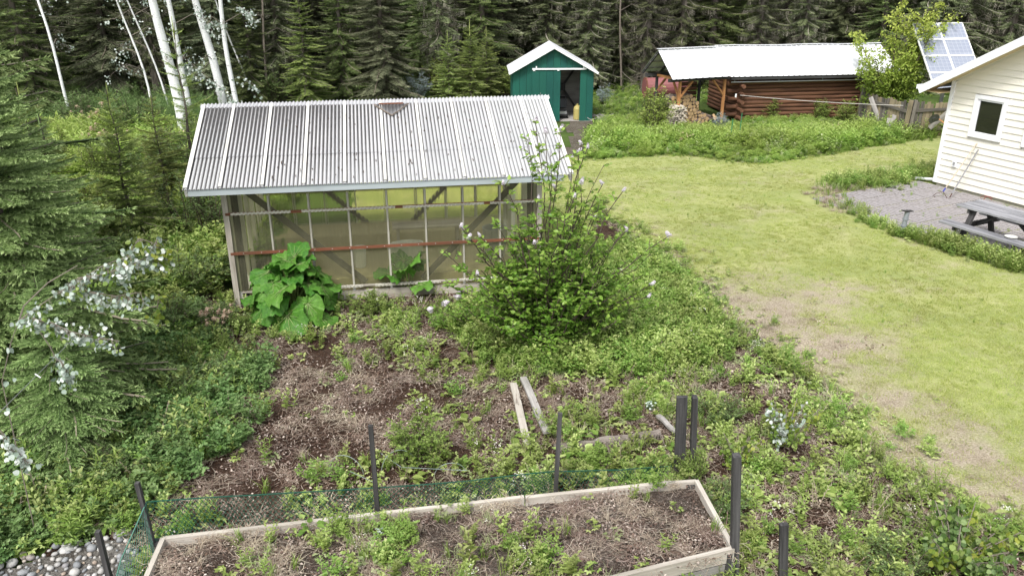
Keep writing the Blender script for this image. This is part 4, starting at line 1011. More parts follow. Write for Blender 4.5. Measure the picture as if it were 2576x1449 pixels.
# debris beside the shed
sb = at(1502, 305); g = G()
for k in range(26):
    x, y = R.uniform(-.25, .45), R.uniform(-.35, .5); l = R.uniform(.15, .4); a_ = R.uniform(0, 3)
    g.beam((x, y, .04 + R.uniform(0, .1)), (x + l * cos(a_), y + l * sin(a_), .04 + R.uniform(0, .12)), .03, .015)
O('brush_pile', g.mesh('brush_pile', M_WGREY), None, (sb.x, sb.y, 0), None, 'small pile of grey scrap sticks beside the green shed', 'brush pile')

# ------------------------------------------------------------------ river stones at the bottom left
stone_poly = D2([(20, 1425), (150, 1385), (250, 1360), (330, 1365), (360, 1390), (335, 1460), (330, 1600), (-60, 1600), (-60, 1450)])
t = NT('river_stone'); oi = t.n('ShaderNodeObjectInfo').outputs['Random']; tc = t.n('ShaderNodeTexCoord').outputs['Object']
col = t.ramp(oi, [(0, (.20, .21, .22)), (.35, (.31, .32, .33)), (.6, (.42, .40, .37)), (.8, (.50, .50, .49)), (.93, (.36, .27, .19)), (1, (.25, .26, .29))])
nz = t.noise(tc, 30, 4, .7); col = t.mix(t.ramp(nz, [(.4, 0), (.75, .4)]), col, (.14, .13, .12)); M_STONE = t.done(t.bsdf(col, .75, 0, .3, nz, .3, .005))
def stone(seed):
    rr = random.Random(seed); g = G(); v = []; n, m = 7, 4
    ax = (1, rr.uniform(.65, .95), rr.uniform(.45, .65)); ph = [rr.uniform(0, 6) for _ in range(3)]
    for j in range(m + 1):
        th = pi * j / m
        for i in range(n):
            a = 2 * pi * i / n; k = 1 + .09 * sin(2 * a + ph[0]) + .07 * sin(3 * a + th * 2 + ph[1])
            v.append((ax[0] * sin(th) * cos(a) * k, ax[1] * sin(th) * sin(a) * k, ax[2] * cos(th)))
    f = [[j * n + i, (j + 1) * n + i, (j + 1) * n + (i + 1) % n, j * n + (i + 1) % n] for j in range(m) for i in range(n)]
    g.add(v, f); return g.mesh('stone', M_STONE, True)
stones = [stone(i) for i in range(7)]
GB = sheet('gravel_bed', stone_poly, .08, .05, soilmat('grit', (.25, .23, .20), (.36, .34, .31), (.45, .43, .4)), .02, (), .1)
sp_ = []; tries = 0
P_ = np.array(stone_poly); lo_, hi_ = P_.min(0), P_.max(0); lo_ = np.maximum(lo_, (-5.6, 5.2))
while len(sp_) < 290 and tries < 9000:
    tries += 1; x, y = R.uniform(lo_[0], hi_[0]), R.uniform(lo_[1], hi_[1]); r = R.choice([.018, .022, .028, .035, .045, .055])
    if not inpoly([x], [y], stone_poly)[0]: continue
    if any((x - a) ** 2 + (y - b) ** 2 < ((r + c) * .80) ** 2 for a, b, c in sp_): continue
    sp_.append((x, y, r))
for x, y, r in sp_:
    o = O('stone', R.choice(stones), GB, (x, y, .055 + r * .4), (R.uniform(-.3, .3), R.uniform(-.3, .3), R.uniform(0, 6))); o.scale = (r, r, r)
for (u, v, r, lb) in ((312, 1352, .10, 'large grey boulder between the weeds and the river stones'), (1150, 0, 0, ''), (170, 1392, .09, 'flat grey rock at the upper edge of the river stones'), (1465, 1110, .0, ''), (150, 1140, 0, '')):
    if r:
        p = at(u, v); o = O('rock', R.choice(stones), None, (p.x, p.y, r * .35), (0, 0, R.uniform(0, 6)), lb, 'rock'); o.scale = (r, r, r)
p = at(1450, 1137); o = O('rock', stones[2], None, (p.x, p.y, .04), None, 'pale flat stone in the weeds under the rotten log', 'rock'); o.scale = (.13, .1, .09)

# ================================================================== vegetation
def V3(*a): return np.array(a, float)
def rnd(n, a=-1, b=1): return NR.uniform(a, b, n)
# ---- materials
M_SPR_F = leafmat('forest_spruce_needles', (.27, .25, .19), (.034, .050, .019), (.115, .140, .060), .12, .7)
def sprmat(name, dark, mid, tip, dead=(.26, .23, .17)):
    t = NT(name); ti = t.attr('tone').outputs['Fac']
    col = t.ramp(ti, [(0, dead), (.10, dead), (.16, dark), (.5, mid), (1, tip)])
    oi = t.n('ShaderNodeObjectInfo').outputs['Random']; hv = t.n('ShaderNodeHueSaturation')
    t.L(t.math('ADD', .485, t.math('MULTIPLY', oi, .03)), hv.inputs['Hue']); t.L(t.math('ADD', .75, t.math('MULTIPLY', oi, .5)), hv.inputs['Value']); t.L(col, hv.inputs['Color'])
    d = t.bsdf(hv.outputs[0], .65, 0, .25); tr = t.n('ShaderNodeBsdfTranslucent'); t.L(hv.outputs[0], tr.inputs[0])
    mx = t.n('ShaderNodeMixShader'); mx.inputs[0].default_value = .15; t.L(d, mx.inputs[1]); t.L(tr.outputs[0], mx.inputs[2])
    return t.done(mx.outputs[0])
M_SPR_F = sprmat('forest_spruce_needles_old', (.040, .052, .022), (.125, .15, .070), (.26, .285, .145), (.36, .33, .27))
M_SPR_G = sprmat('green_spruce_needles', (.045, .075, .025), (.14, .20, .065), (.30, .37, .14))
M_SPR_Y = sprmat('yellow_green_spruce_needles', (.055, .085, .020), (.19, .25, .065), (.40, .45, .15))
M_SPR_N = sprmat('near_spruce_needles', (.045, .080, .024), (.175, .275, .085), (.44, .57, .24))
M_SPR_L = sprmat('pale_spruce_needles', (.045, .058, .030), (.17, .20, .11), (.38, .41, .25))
M_BARKD = woodmat('dark_spruce_bark', (.07, .058, .048), (.13, .11, .09), (.19, .17, .145), fine=25)
M_STEM = plainmat('brown_twig_bark', (.075, .055, .042), .8, 0, .3)
M_STEMG = plainmat('grey_twig_bark', (.20, .17, .14), .8, 0, .3)
M_LILAC = leafmat('lilac_leaf', (.05, .16, .02), (.155, .36, .045), (.34, .55, .11), .42, .42)
M_FLOW = leafmat('pale_lilac_flower', (.74, .66, .74), (.86, .81, .86), (.90, .88, .90), .3, .6, .1)
M_RHU = leafmat('rhubarb_leaf', (.05, .16, .02), (.09, .26, .03), (.22, .42, .09), .30, .38, .25)
t = NT('rhubarb_leaf_veined'); tc = t.n('ShaderNodeTexCoord').outputs['Object']; sx = t.n('ShaderNodeSeparateXYZ'); t.L(tc, sx.inputs[0]); oi = t.n('ShaderNodeObjectInfo').outputs['Random']
an = t.math('ARCTAN2', sx.outputs[0], sx.outputs[1]); nz = t.noise(tc, 9, 5, .7); n2 = t.noise(tc, 26, 3, .6)
vn = t.math('COSINE', t.math('ADD', t.math('MULTIPLY', an, 9.0), t.math('MULTIPLY', nz, 2.2))); ti = t.attr('tone').outputs['Fac']
col = t.mix(t.ramp(nz, [(.35, 0), (.65, 1)]), (.030, .125, .014), (.095, .27, .032)); col = t.mix(t.math('MULTIPLY', oi, .45), col, (.19, .37, .06))
col = t.mix(t.ramp(vn, [(.93, 0), (1, .22)]), col, (.33, .48, .16)); col = t.mix(t.ramp(ti, [(.9, 0), (1, .8)]), col, (.42, .52, .22))
d = t.bsdf(col, .46, 0, .3, t.math('ADD', t.math('MULTIPLY', vn, .4), n2), .9, .012); tr = t.n('ShaderNodeBsdfTranslucent'); t.L(col, tr.inputs[0]); mx = t.n('ShaderNodeMixShader'); mx.inputs[0].default_value = .22; t.L(d, mx.inputs[1]); t.L(tr.outputs[0], mx.inputs[2])
M_RHU = t.done(mx.outputs[0])
M_RSTALK = plainmat('rhubarb_stalk', (.22, .30, .09), .45, 0, .4, (.35, .10, .07), 12)
M_SILV = leafmat('silver_aspen_leaf', (.24, .33, .26), (.48, .56, .50), (.77, .81, .78), .25, .45, .15)
M_ASP = leafmat('green_aspen_leaf', (.12, .22, .035), (.24, .36, .06), (.42, .50, .09), .45, .42)
M_BUSHD = leafmat('dark_shrub_leaf', (.055, .12, .03), (.14, .25, .075), (.30, .43, .17), .35, .5)
M_BUSHM = leafmat('mid_shrub_leaf', (.10, .20, .035), (.20, .34, .065), (.36, .49, .15), .40, .5)
M_BUSHY = leafmat('lime_leaf', (.17, .28, .05), (.31, .45, .09), (.50, .61, .20), .45, .5)
M_WEED = leafmat('weed_leaf', (.15, .23, .045), (.32, .42, .11), (.54, .61, .26), .38, .5, .6)
M_WEEDL = leafmat('pale_weed_leaf', (.24, .31, .13), (.40, .46, .23), (.56, .60, .36), .35, .55, .4)
M_GRASS = leafmat('green_grass_blade', (.15, .26, .045), (.28, .41, .09), (.42, .53, .17), .40, .5, .5)
M_LGRASS = leafmat('lawn_grass_blade', (.29, .37, .08), (.44, .49, .15), (.60, .62, .27), .35, .6, .4)
M_STRAW = leafmat('dry_straw_blade', (.30, .24, .18), (.48, .41, .31), (.66, .59, .47), .25, .8, .4)
M_LITTER = leafmat('dead_leaf_scrap', (.09, .055, .038), (.22, .155, .12), (.60, .52, .45), .1, .9, .6)
M_SCHIP = leafmat('mauve_straw', (.15, .10, .075), (.27, .20, .155), (.50, .42, .35), .15, .9, .5)
M_WFLOW = leafmat('white_petals', (.62, .60, .5), (.78, .76, .68), (.85, .85, .8), .25, .6, .1)
M_PURP = leafmat('purple_petals', (.10, .04, .35), (.15, .06, .42), (.2, .1, .5), .2, .6, .1)
M_PEACH = leafmat('peach_flower_heads', (.38, .27, .16), (.62, .47, .33), (.80, .68, .52), .25, .7, .2)
M_BLUEL = leafmat('silver_blue_leaf', (.22, .29, .28), (.38, .46, .47), (.58, .65, .68), .2, .55, .3)
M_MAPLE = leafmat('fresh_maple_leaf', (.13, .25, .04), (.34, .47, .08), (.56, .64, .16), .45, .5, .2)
M_WPETAL = M_WFLOW

# ---- white aspen bark
t = NT('white_aspen_bark'); lc = t.attr('lc').outputs['Vector']
n1 = t.noise(t.mapv(lc, (16, 4, 4)), 1.0, 4, .7, .3); n2 = t.noise(t.mapv(lc, (1.3, 6, 6)), 1, 3, .6, 1.0); n3 = t.noise(t.mapv(lc, (60, 5, 5)), 1, 3, .7)
col = t.mix(t.ramp(n2, [(.4, 0), (.7, 1)]), (.88, .88, .89), (.72, .73, .73)); col = t.mix(t.ramp(n1, [(.60, 0), (.67, .9)]), col, (.06, .055, .05)); col = t.mix(t.ramp(n3, [(.58, 0), (.7, .55)]), col, (.25, .24, .23))
M_ASPB = t.done(t.bsdf(col, .7, 0, .25, n1, .2, .004))

# ---- spruce
def sprig_tpl(k=5, w=.055):
    """flat herring-bone spray, unit length along +y"""
    V = []; F = []; T = []
    def blade(o, d, l, wd, tn):
        b = len(V); n = np.array([-d[1], d[0], 0]); o = np.array(o)
        V.extend([o, o + d * l * .45 - n * wd + V3(0, 0, .02), o + d * l + V3(0, 0, -.04), o + d * l * .45 + n * wd + V3(0, 0, .02)])
        F.extend([[b, b + 2, b + 1], [b, b + 3, b + 2]]); T.extend([tn, tn + .12])
    blade((0, 0, 0), V3(0, 1, 0), 1, w, .10)
    for i in range(k):
        y = .15 + .7 * i / k; sg = 1 if i % 2 else -1; a = radians(48) * sg; l = .55 * (1 - y * .6)
        blade((0, y, 0), V3(sin(a), cos(a), 0), l, w * .85, .0)
    return np.array(V), np.array(F), np.array(T)
SPRIG = sprig_tpl()
SPRIG_D = sprig_tpl(6, .035)
def needle_twig_tpl(seed=0):
    r = np.random.default_rng(seed); V = []; F = []; T = []
    for i in range(14):
        y = i / 14 * .9; a = r.uniform(0, 2 * pi); out = .27 * (1 - .35 * y); o = V3(0, y, 0)
        d = V3(cos(a) * out, .20, sin(a) * out); p = V3(-sin(a), 0, cos(a)) * .065
        b = len(V); V.extend([o - p, o + p, o + d]); F.append([b, b + 1, b + 2]); T.append(.0 + .25 * y)
    for a in (0, pi / 2):
        p = V3(cos(a), 0, sin(a)) * .07; b = len(V); V.extend([-p, p, V3(0, 1, 0)]); F.append([b, b + 1, b + 2]); T.append(-.15)
    return np.array(V), np.array(F), np.array(T)
NTW = [needle_twig_tpl(i) for i in range(3)]
def branch(L, seed, near=False, lich=0.0, hang=.25):
    """a spruce branch along +x; returns (V,F,T)"""
    r = np.random.default_rng(seed); g = G(); P = []; D = []; S = []; T = []
    step = .055 if near else .065
    def spine(s): q = s / L; return V3(s, .05 * sin(q * 4 + seed), -.16 * L * q ** 1.6 + .10 * L * q ** 4)
    s = L * .10
    while s < L:
        q = s / L
        for sg in (-1, 1):
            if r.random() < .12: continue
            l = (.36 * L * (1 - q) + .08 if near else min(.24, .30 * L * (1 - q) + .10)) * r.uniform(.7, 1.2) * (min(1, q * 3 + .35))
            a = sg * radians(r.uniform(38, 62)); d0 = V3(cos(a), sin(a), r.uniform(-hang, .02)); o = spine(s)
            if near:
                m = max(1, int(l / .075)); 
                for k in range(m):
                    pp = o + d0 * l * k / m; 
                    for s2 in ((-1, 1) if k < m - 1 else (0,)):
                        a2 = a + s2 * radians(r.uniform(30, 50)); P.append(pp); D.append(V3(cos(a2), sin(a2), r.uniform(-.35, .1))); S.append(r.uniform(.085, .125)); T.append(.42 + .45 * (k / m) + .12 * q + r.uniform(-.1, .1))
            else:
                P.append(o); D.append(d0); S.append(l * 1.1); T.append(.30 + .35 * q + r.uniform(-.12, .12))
                if r.random() < .7: P.append(o + d0 * l * .4); D.append(V3(cos(a) * .5, sin(a) * .5, -r.uniform(.3, 1.0))); S.append(l * .6); T.append(.22 + r.uniform(-.05, .1))
                if r.random() < lich: P.append(o + d0 * l * .2); D.append(V3(.1 * r.uniform(-1, 1), .1 * r.uniform(-1, 1), -1)); S.append(r.uniform(.12, .3)); T.append(.0)
        s += step * r.uniform(.8, 1.25)
    P.append(spine(L * .96)); D.append(V3(1, 0, -.05)); S.append(.09 if near else .16); T.append(.8)
    P = np.array(P); D = np.array(D); S = np.array(S); T = np.array(T)
    N = np.stack([r.uniform(-.35, .35, len(P)), r.uniform(-.35, .35, len(P)), np.ones(len(P))], 1)
    if near:
        for k in range(3):
            m = np.arange(len(P)) % 3 == k; stamp(g, *NTW[k], frames(D[m], N[m], S[m]), P[m], T[m])
    else:
        m = np.arange(len(P)) % 2 == 0; 
        stamp(g, *SPRIG, frames(D[m], N[m], S[m]), P[m], T[m]); stamp(g, *SPRIG_D, frames(D[~m], N[~m], S[~m]), P[~m], T[~m])
    n = 5; g.tube([tuple(spine(L * i / n)) for i in range(n + 1)], [.012 * L + .006 - .010 * L * i / n for i in range(n + 1)], 3, .06, False)
    return g.tris()
def spruce_meshes(name, H, R0, zlow, mat, seed, near=False, lich=0.0, up=.0, dens=1.0, deadz=0.0, power=.8, ztop_dens=None, stepk=1.0):
    r = np.random.default_rng(seed); protos = [branch(1.0, seed * 7 + i, near, lich) for i in range(4)]
    tr = G(); n = 9; wob_ = [V3(.03 * sin(i * 1.3 + seed), .03 * cos(i * 1.7 + seed), H * i / n) for i in range(n + 1)]
    tr.tube([tuple(p) for p in wob_], [max(.010, (.012 * H if H < 6 else .017 * H + .02) * (1 - i / n) ** .9) for i in range(n + 1)], 8)
    g = G(); z = zlow; ang = r.uniform(0, 6)
    Ms = [[] for _ in protos]; Ps = [[] for _ in protos]; Ts = [[] for _ in protos]
    while z < H - .12:
        q = (z - zlow) / (H - zlow); L = R0 * (1 - q) ** power * r.uniform(.85, 1.1) + .10
        if q < .10: L *= .8 + 2 * q
        nb_ = max(3, int((5 if near else 6) * dens * (1.0 if z < 6 else .7)))
        for k in range(nb_):
            ang += 2.39996 + r.uniform(-.3, .3); l = L * r.uniform(.65, 1.12); zz = z + r.uniform(-.06, .06)
            tilt = radians(-14 + 38 * q + r.uniform(-9, 9) + up)
            c, s = cos(ang), sin(ang); ct, st = cos(tilt), sin(tilt)
            X = V3(c * ct, s * ct, st); Y = V3(-s, c, 0); Zv = np.cross(X, Y)
            M = np.stack([X * l, Y * l * r.uniform(.8, 1.1), Zv * l], 1); j = r.integers(len(protos))
            Ms[j].append(M); Ps[j].append(V3(.03 * sin(zz / H * 9 * 1.3 + seed), 0, zz)); Ts[j].append(r.uniform(-.09, .09) + .12 * q)
        z += (.17 if not near else .15) * stepk * (1 + .0 * q) * (1.0 if z < 6 else 1.5)
    for j, pr_ in enumerate(protos):
        if Ms[j]: stamp(g, pr_[0], pr_[1], pr_[2], np.array(Ms[j]), np.array(Ps[j]), np.array(Ts[j]))
    # keep the leader
    g.tube([(0, 0, H - .35), (0, 0, H + .12)], [.02, .006], 4, .9)
    parts = [('trunk', tr.mesh('trunk', M_BARKD, True)), ('crown', g.mesh('crown', mat, False, lc=False))]
    if deadz > 0:
        d = G()
        for k in range(int(26 * deadz)):
            zz = r.uniform(.3, deadz); a = r.uniform(0, 6.28); l = r.uniform(.4, 1.1); p0 = V3(0, 0, zz); p1 = p0 + V3(cos(a) * l * .6, sin(a) * l * .6, -.05 * l); p2 = p0 + V3(cos(a) * l, sin(a) * l, -.28 * l)
            d.tube([tuple(p0), tuple(p1), tuple(p2)], [.012, .008, .003], 3, .5, False)
            for m in range(4): q0 = p1 + (p2 - p1) * r.random(); d.tube([tuple(q0), tuple(q0 + V3(r.uniform(-.15, .15), r.uniform(-.15, .15), -r.uniform(.1, .3)))], [.006, .003], 3, .5, False)
        parts.append(('dead_branches', d.mesh('dead_branches', M_STEMG, False)))
    return parts
def place(name, parts, loc, label, cat, group=None, rz=None, sc=1.0, scz=None):
    r_ = O(name, None, None, tuple(loc), (0, 0, R.uniform(0, 6.28) if rz is None else rz), label, cat, group)
    r_.scale = (sc, sc, scz or sc)
    for nm, me in parts: O(nm, me, r_, kind='stuff' if nm == 'dead_branches' else None)
    return r_
SP_F = [spruce_meshes('spruce', 9.5, 1.55, .5, M_SPR_F, 1, lich=.30, deadz=2.4), spruce_meshes('spruce', 10.5, 1.35, 1.0, M_SPR_F, 2, lich=.42, deadz=3.0, dens=.8),
        spruce_meshes('spruce', 9, 1.7, .35, M_SPR_F, 3, lich=.10, deadz=1.5), spruce_meshes('spruce', 11, 1.2, 1.7, M_SPR_F, 4, lich=.55, deadz=3.6, dens=.75)]
SP_BIG = spruce_meshes('spruce', 8, 1.75, .3, M_SPR_L, 9, dens=1.1)
SP_GRN = spruce_meshes('spruce', 7, 1.35, .2, M_SPR_G, 12)
SP_Y = spruce_meshes('spruce', 4.6, 1.15, .15, M_SPR_Y, 14)
SP_YS = spruce_meshes('spruce', 2.4, .75, .1, M_SPR_Y, 16, up=6, stepk=.6, dens=1.3)
SP_GS = spruce_meshes('spruce', 3.4, 1.0, .25, M_SPR_Y, 18, up=8, dens=1.3, stepk=.8)
# ---- the forest wall
def T(u, v): return at(u, v)
rows = []
rf = random.Random(5)
def too_close(x, y, d, lst): return any((x - a) ** 2 + (y - b) ** 2 < d * d for a, b in lst)
placed = []
SPEC = [ # u, base v, mesh, scale, label
 (775, 268, SP_Y, 1.0, 'yellow green young spruce just behind the greenhouse ridge'),
 (968, 262, SP_BIG, 1.0, 'big pale tipped spruce with layered branches behind the greenhouse'),
 (868, 245, SP_GRN, 1.0, 'dark green spruce between the yellow one and the big pale one'),
 (290, 262, SP_BIG, 1.2, 'broad dull olive spruce left of the white aspen trunks'),
 (1075, 225, SP_GRN, .9, 'deep green spruce right of the big pale spruce'),
 (1290, 205, SP_GRN, 1.1, 'tall green spruce behind the left edge of the green shed'),
 (1130, 262, SP_YS, 1.1, 'small bright green spruce leftmost in the row right of the blue shrub'),
 (1185, 262, SP_YS, 1.25, 'small bright green spruce in the middle of the row behind the roof ridge'),
 (1225, 250, SP_GS, .8, 'small green spruce standing nearest the green shed'),
 (640, 262, SP_GRN, .8, 'dark spruce behind the right aspen pair'),
 (5, 262, SP_GRN, 1.0, 'mid green spruce left of the far left aspen trunk'),
 (2300, 215, SP_GRN, 1.2, 'olive green spruce behind the solar panels'),
]
for u, v, m, sc, lb in SPEC:
    p = T(u, v); placed.append((p.x, p.y)); place('spruce_tree', m, p, lb, 'tree', None, None, sc)
cands = []
for xx, yy in ((-9.2, 33.4), (-7.0, 34.6), (-2.9, 34.2), (-1.2, 35.2), (-11.8, 33.6), (-13.6, 32.0), (-15.8, 33.5), (-18.2, 32.5), (-20.5, 34), (-17, 29.5), (-20.0, 28.0)):
    if not too_close(xx, yy, .9, placed): placed.append((xx, yy)); cands.append((xx, yy))
for row, (y, sp_m, jit) in enumerate(((36.5, 1.55, .8), (39, 1.6, 1.0), (42, 1.9, 1.2), (46, 2.2, 1.4), (51, 2.5, 1.6), (57, 3.0, 1.8), (64, 3.4, 2.0))):
    hw = y * .66 + 4; x = -hw
    while x < hw:
        xx = x + rf.uniform(-jit, jit) * .6; yy = y + rf.uniform(-jit, jit)
        x += sp_m
        if too_close(xx, yy, 1.2, placed): continue
        placed.append((xx, yy)); cands.append((xx, yy))
for xx, yy in cands:
    m = SP_F[rf.choice([0, 0, 1, 1, 2, 3] if xx < 2 else [0, 1, 1, 3, 3, 2])]; sc = rf.uniform(.85, 1.2)
    if rf.random() < (.28 if xx < 1 else .16): m = rf.choice([SP_GRN, SP_BIG]); sc *= 1.25
    side = 'left of the greenhouse' if xx < -12 else ('behind the greenhouse' if xx < 0 else ('behind the green shed and log cabin' if xx < 13 else 'behind the house and solar panels'))
    place('spruce_tree', m, (xx, yy, 0), 'tall dark lichen hung spruce in the forest wall ' + side, 'tree', 'dark spruces of the forest wall ' + side, None, sc * rf.uniform(.95, 1.1), sc)
# far wood beyond, one mass
def scatter(name, pts, rot, scl, idx, tone, protos, label=None, cat=None, kind='stuff'):
    col = bpy.data.collections.new(name + '_kinds')
    for i, me in enumerate(protos):
        o = bpy.data.objects.new('%s_kind_%s' % (name, chr(97 + i)), me); col.objects.link(o)
    n = len(pts); me = bpy.data.meshes.new(name); me.vertices.add(n); me.vertices.foreach_set('co', np.asarray(pts, np.float32).ravel())
    for nm, ty, dat, key in (('rot', 'FLOAT_VECTOR', rot, 'vector'), ('scl', 'FLOAT', scl, 'value'), ('idx', 'INT', idx, 'value'), ('itone', 'FLOAT', tone, 'value')):
        a = me.attributes.new(nm, ty, 'POINT'); a.data.foreach_set(key, np.asarray(dat, np.int32 if ty == 'INT' else np.float32).ravel())
    ob = O(name, me, kind=kind)
    if label: ob['label'] = label
    if cat: ob['category'] = cat
    ng = bpy.data.node_groups.new(name, 'GeometryNodeTree')
    ng.interface.new_socket('Geometry', in_out='INPUT', socket_type='NodeSocketGeometry'); ng.interface.new_socket('Geometry', in_out='OUTPUT', socket_type='NodeSocketGeometry')
    N = ng.nodes; gi = N.new('NodeGroupInput'); go = N.new('NodeGroupOutput'); ip = N.new('GeometryNodeInstanceOnPoints'); ci = N.new('GeometryNodeCollectionInfo')
    ci.inputs['Collection'].default_value = col; ci.inputs['Separate Children'].default_value = True; ci.inputs['Reset Children'].default_value = True
    ip.inputs['Pick Instance'].default_value = True
    def na(nm, ty):
        k = N.new('GeometryNodeInputNamedAttribute'); k.data_type = ty; k.inputs['Name'].default_value = nm; return [o for o in k.outputs if o.enabled and o.name == 'Attribute'][0]
    L = ng.links; L.new(gi.outputs[0], ip.inputs['Points']); L.new(ci.outputs[0], ip.inputs['Instance']); L.new(na('idx', 'INT'), ip.inputs['Instance Index'])
    L.new(na('rot', 'FLOAT_VECTOR'), ip.inputs['Rotation']); L.new(na('scl', 'FLOAT'), ip.inputs['Scale']); L.new(ip.outputs[0], go.inputs[0])
    md = ob.modifiers.new('instances', 'NODES'); md.node_group = ng
    return ob
def zrot(n, tilt=.15): return np.stack([rnd(n, -tilt, tilt), rnd(n, -tilt, tilt), rnd(n, 0, 6.283)], 1)
P = []
for k in range(420):
    y = rf.uniform(68, 115); x = rf.uniform(-y * .8, y * .8); P.append((x, y, 0))
P = np.array(P); n = len(P)
crowns = [m[1][1] for m in SP_F]
scatter('far_wood', P, zrot(n, 0), rnd(n, .9, 1.3), NR.integers(0, 4, n), rnd(n, 0, 1), crowns, 'dim spruce wood continuing deep behind the first trees', 'wood')

# ---- aspens
def aspen(ub, vb, ut, vt, w, label, cat='tree', name='aspen_tree', ybase=None, mat=None, wav=.05, hmax=10, crown=True, dead=False):
    b = at(ub, vb) if ybase is None else aty(ub, vb, ybase)
    if ybase is not None: b = Vector((b.x, b.y, 0))
    tp = aty(ut, vt, b.y); d = (tp - b); d = d / d.z; H = hmax
    r_ = O(name, None, None, tuple(b), None, label, cat)
    n = 14; pts = []; rad = []
    for i in range(n + 1):
        z = H * i / n; ph = b.x * 3
        pts.append((d.x * z + wav * sin(z * 1.1 + ph), d.y * z + wav * sin(z * .8 + ph * 2), z)); rad.append(w / 2 * (1.12 - .75 * i / n))
    g = G().tube(pts, rad, 10); O('trunk', g.mesh('trunk', mat or M_ASPB, True), r_)
    g = G(); lv = G(); rr = np.random.default_rng(int(abs(ub * 7 + vb)))
    for k in range(7 if dead else 10):
        z = rr.uniform(1.6, H); i = min(n - 1, int(z / H * n)); p = V3(*pts[i]); a = rr.uniform(0, 6.28); l = rr.uniform(.5, 1.5)
        q1 = p + V3(cos(a) * l * .5, sin(a) * l * .5, .25 * l); q2 = p + V3(cos(a) * l, sin(a) * l, .1 * l - .1); g.tube([tuple(p), tuple(q1), tuple(q2)], [.02, .011, .004], 4, .5, False)
        for m in range(3):
            e = q1 + (q2 - q1) * rr.random(); e2 = e + V3(*rr.uniform(-.3, .3, 3)); g.tube([tuple(e), tuple(e2)], [.006, .003], 3, .5, False)
            if crown and not dead:
                nn = 9; leaves(lv, ROUND, e2 + rr.uniform(-.13, .13, (nn, 3)), rr.uniform(-1, 1, (nn, 3)) - V3(0, 0, .6), rr.uniform(-1, 1, (nn, 3)) + V3(0, 0, .5), rr.uniform(.05, .08, nn), rr.uniform(.2, .9, nn))
    if crown and not dead:
        for k in range(30):
            z = rr.uniform(H * .52, H * 1.05); c = V3(d.x * z, d.y * z, z) + V3(*rr.normal(0, .9, 2), 0)
            nn = 26; leaves(lv, ROUND, c + rr.normal(0, .22, (nn, 3)), rr.uniform(-1, 1, (nn, 3)), rr.uniform(-1, 1, (nn, 3)) + V3(0, 0, .6), rr.uniform(.05, .08, nn), rr.uniform(.0, .9, nn))
    O('branches', g.mesh('branches', M_STEMG, False), r_, kind='stuff')
    if lv.n: O('crown', lv.mesh('crown', M_SILV, False, lc=False), r_)
    return r_
aspen(464, 350, 388, 0, .31, 'thickest white aspen, the left one of the four main trunks', hmax=8.5)
aspen(484, 300, 421, 0, .20, 'slimmer white aspen close behind the thickest trunk', hmax=9)
A3_ = aspen(566, 290, 494, 0, .29, 'thick leaning white aspen rising behind the left end of the greenhouse roof', hmax=9)
aspen(598, 295, 554, 0, .17, 'slim white aspen rightmost of the four main trunks', hmax=9)
aspen(640, 262, 545, 0, .07, 'very thin white aspen crossing the right pair of trunks', hmax=8)
aspen(388, 305, 300, 0, .075, 'thin crooked white aspen left of the thickest trunk', hmax=8, wav=.10)
aspen(430, 285, 325, 5, .07, 'thin leaning white aspen between the crooked one and the thickest', hmax=8, wav=.06)
aspen(130, 240, 53, 0, .12, 'far left slanting white aspen behind the spruce tips', hmax=9)
aspen(190, 310, 96, 10, .10, 'grey banded thin aspen second from the far left', hmax=9, wav=.08)
aspen(893, 215, 873, 0, .15, 'lone white aspen trunk behind the big pale spruce', hmax=9)
aspen(677, 262, 657, 0, .09, 'thin grey dead trunk right of the aspens', hmax=9, mat=M_STEMG, dead=True)
aspen(1560, 222, 1563, 0, .09, 'thin bare grey dead trunk between shed and log cabin', hmax=9, mat=M_STEMG, dead=True)
aspen(1625, 215, 1640, 0, .16, 'pale grey lichen covered trunk left of the cabin roof', hmax=9, mat=M_STEMG, dead=True)
aspen(1660, 190, 1663, 0, .13, 'slim pale grey trunk right behind the woodshed roof corner', hmax=9, mat=M_STEMG, dead=True)
aspen(2005, 190, 2010, 0, .12, 'pale dead trunk behind the middle of the cabin roof', hmax=9, mat=M_STEMG, dead=True)
for k, (u, v) in enumerate(((8, 190), (1330, 205), (1480, 205))):
    aspen(u, v, u - 2, 0, .12, ['thin grey trunk at the far left edge of the wood', 'grey trunk behind the green shed roof left slope', 'slim grey trunk right of the green shed roof peak'][k], hmax=9, mat=M_STEMG, dead=True)
ASPS = [(A3_, [(470,150),(530,200),(575,235),(600,262)], 34), (A3_, [(480,5),(520,55),(545,95)], 16), (A3_, [(590,10),(625,30),(640,50)], 16), (A3_, [(430,180),(470,170),(500,200)], 16), (A3_, [(600,190),(640,215),(655,235)], 9)]
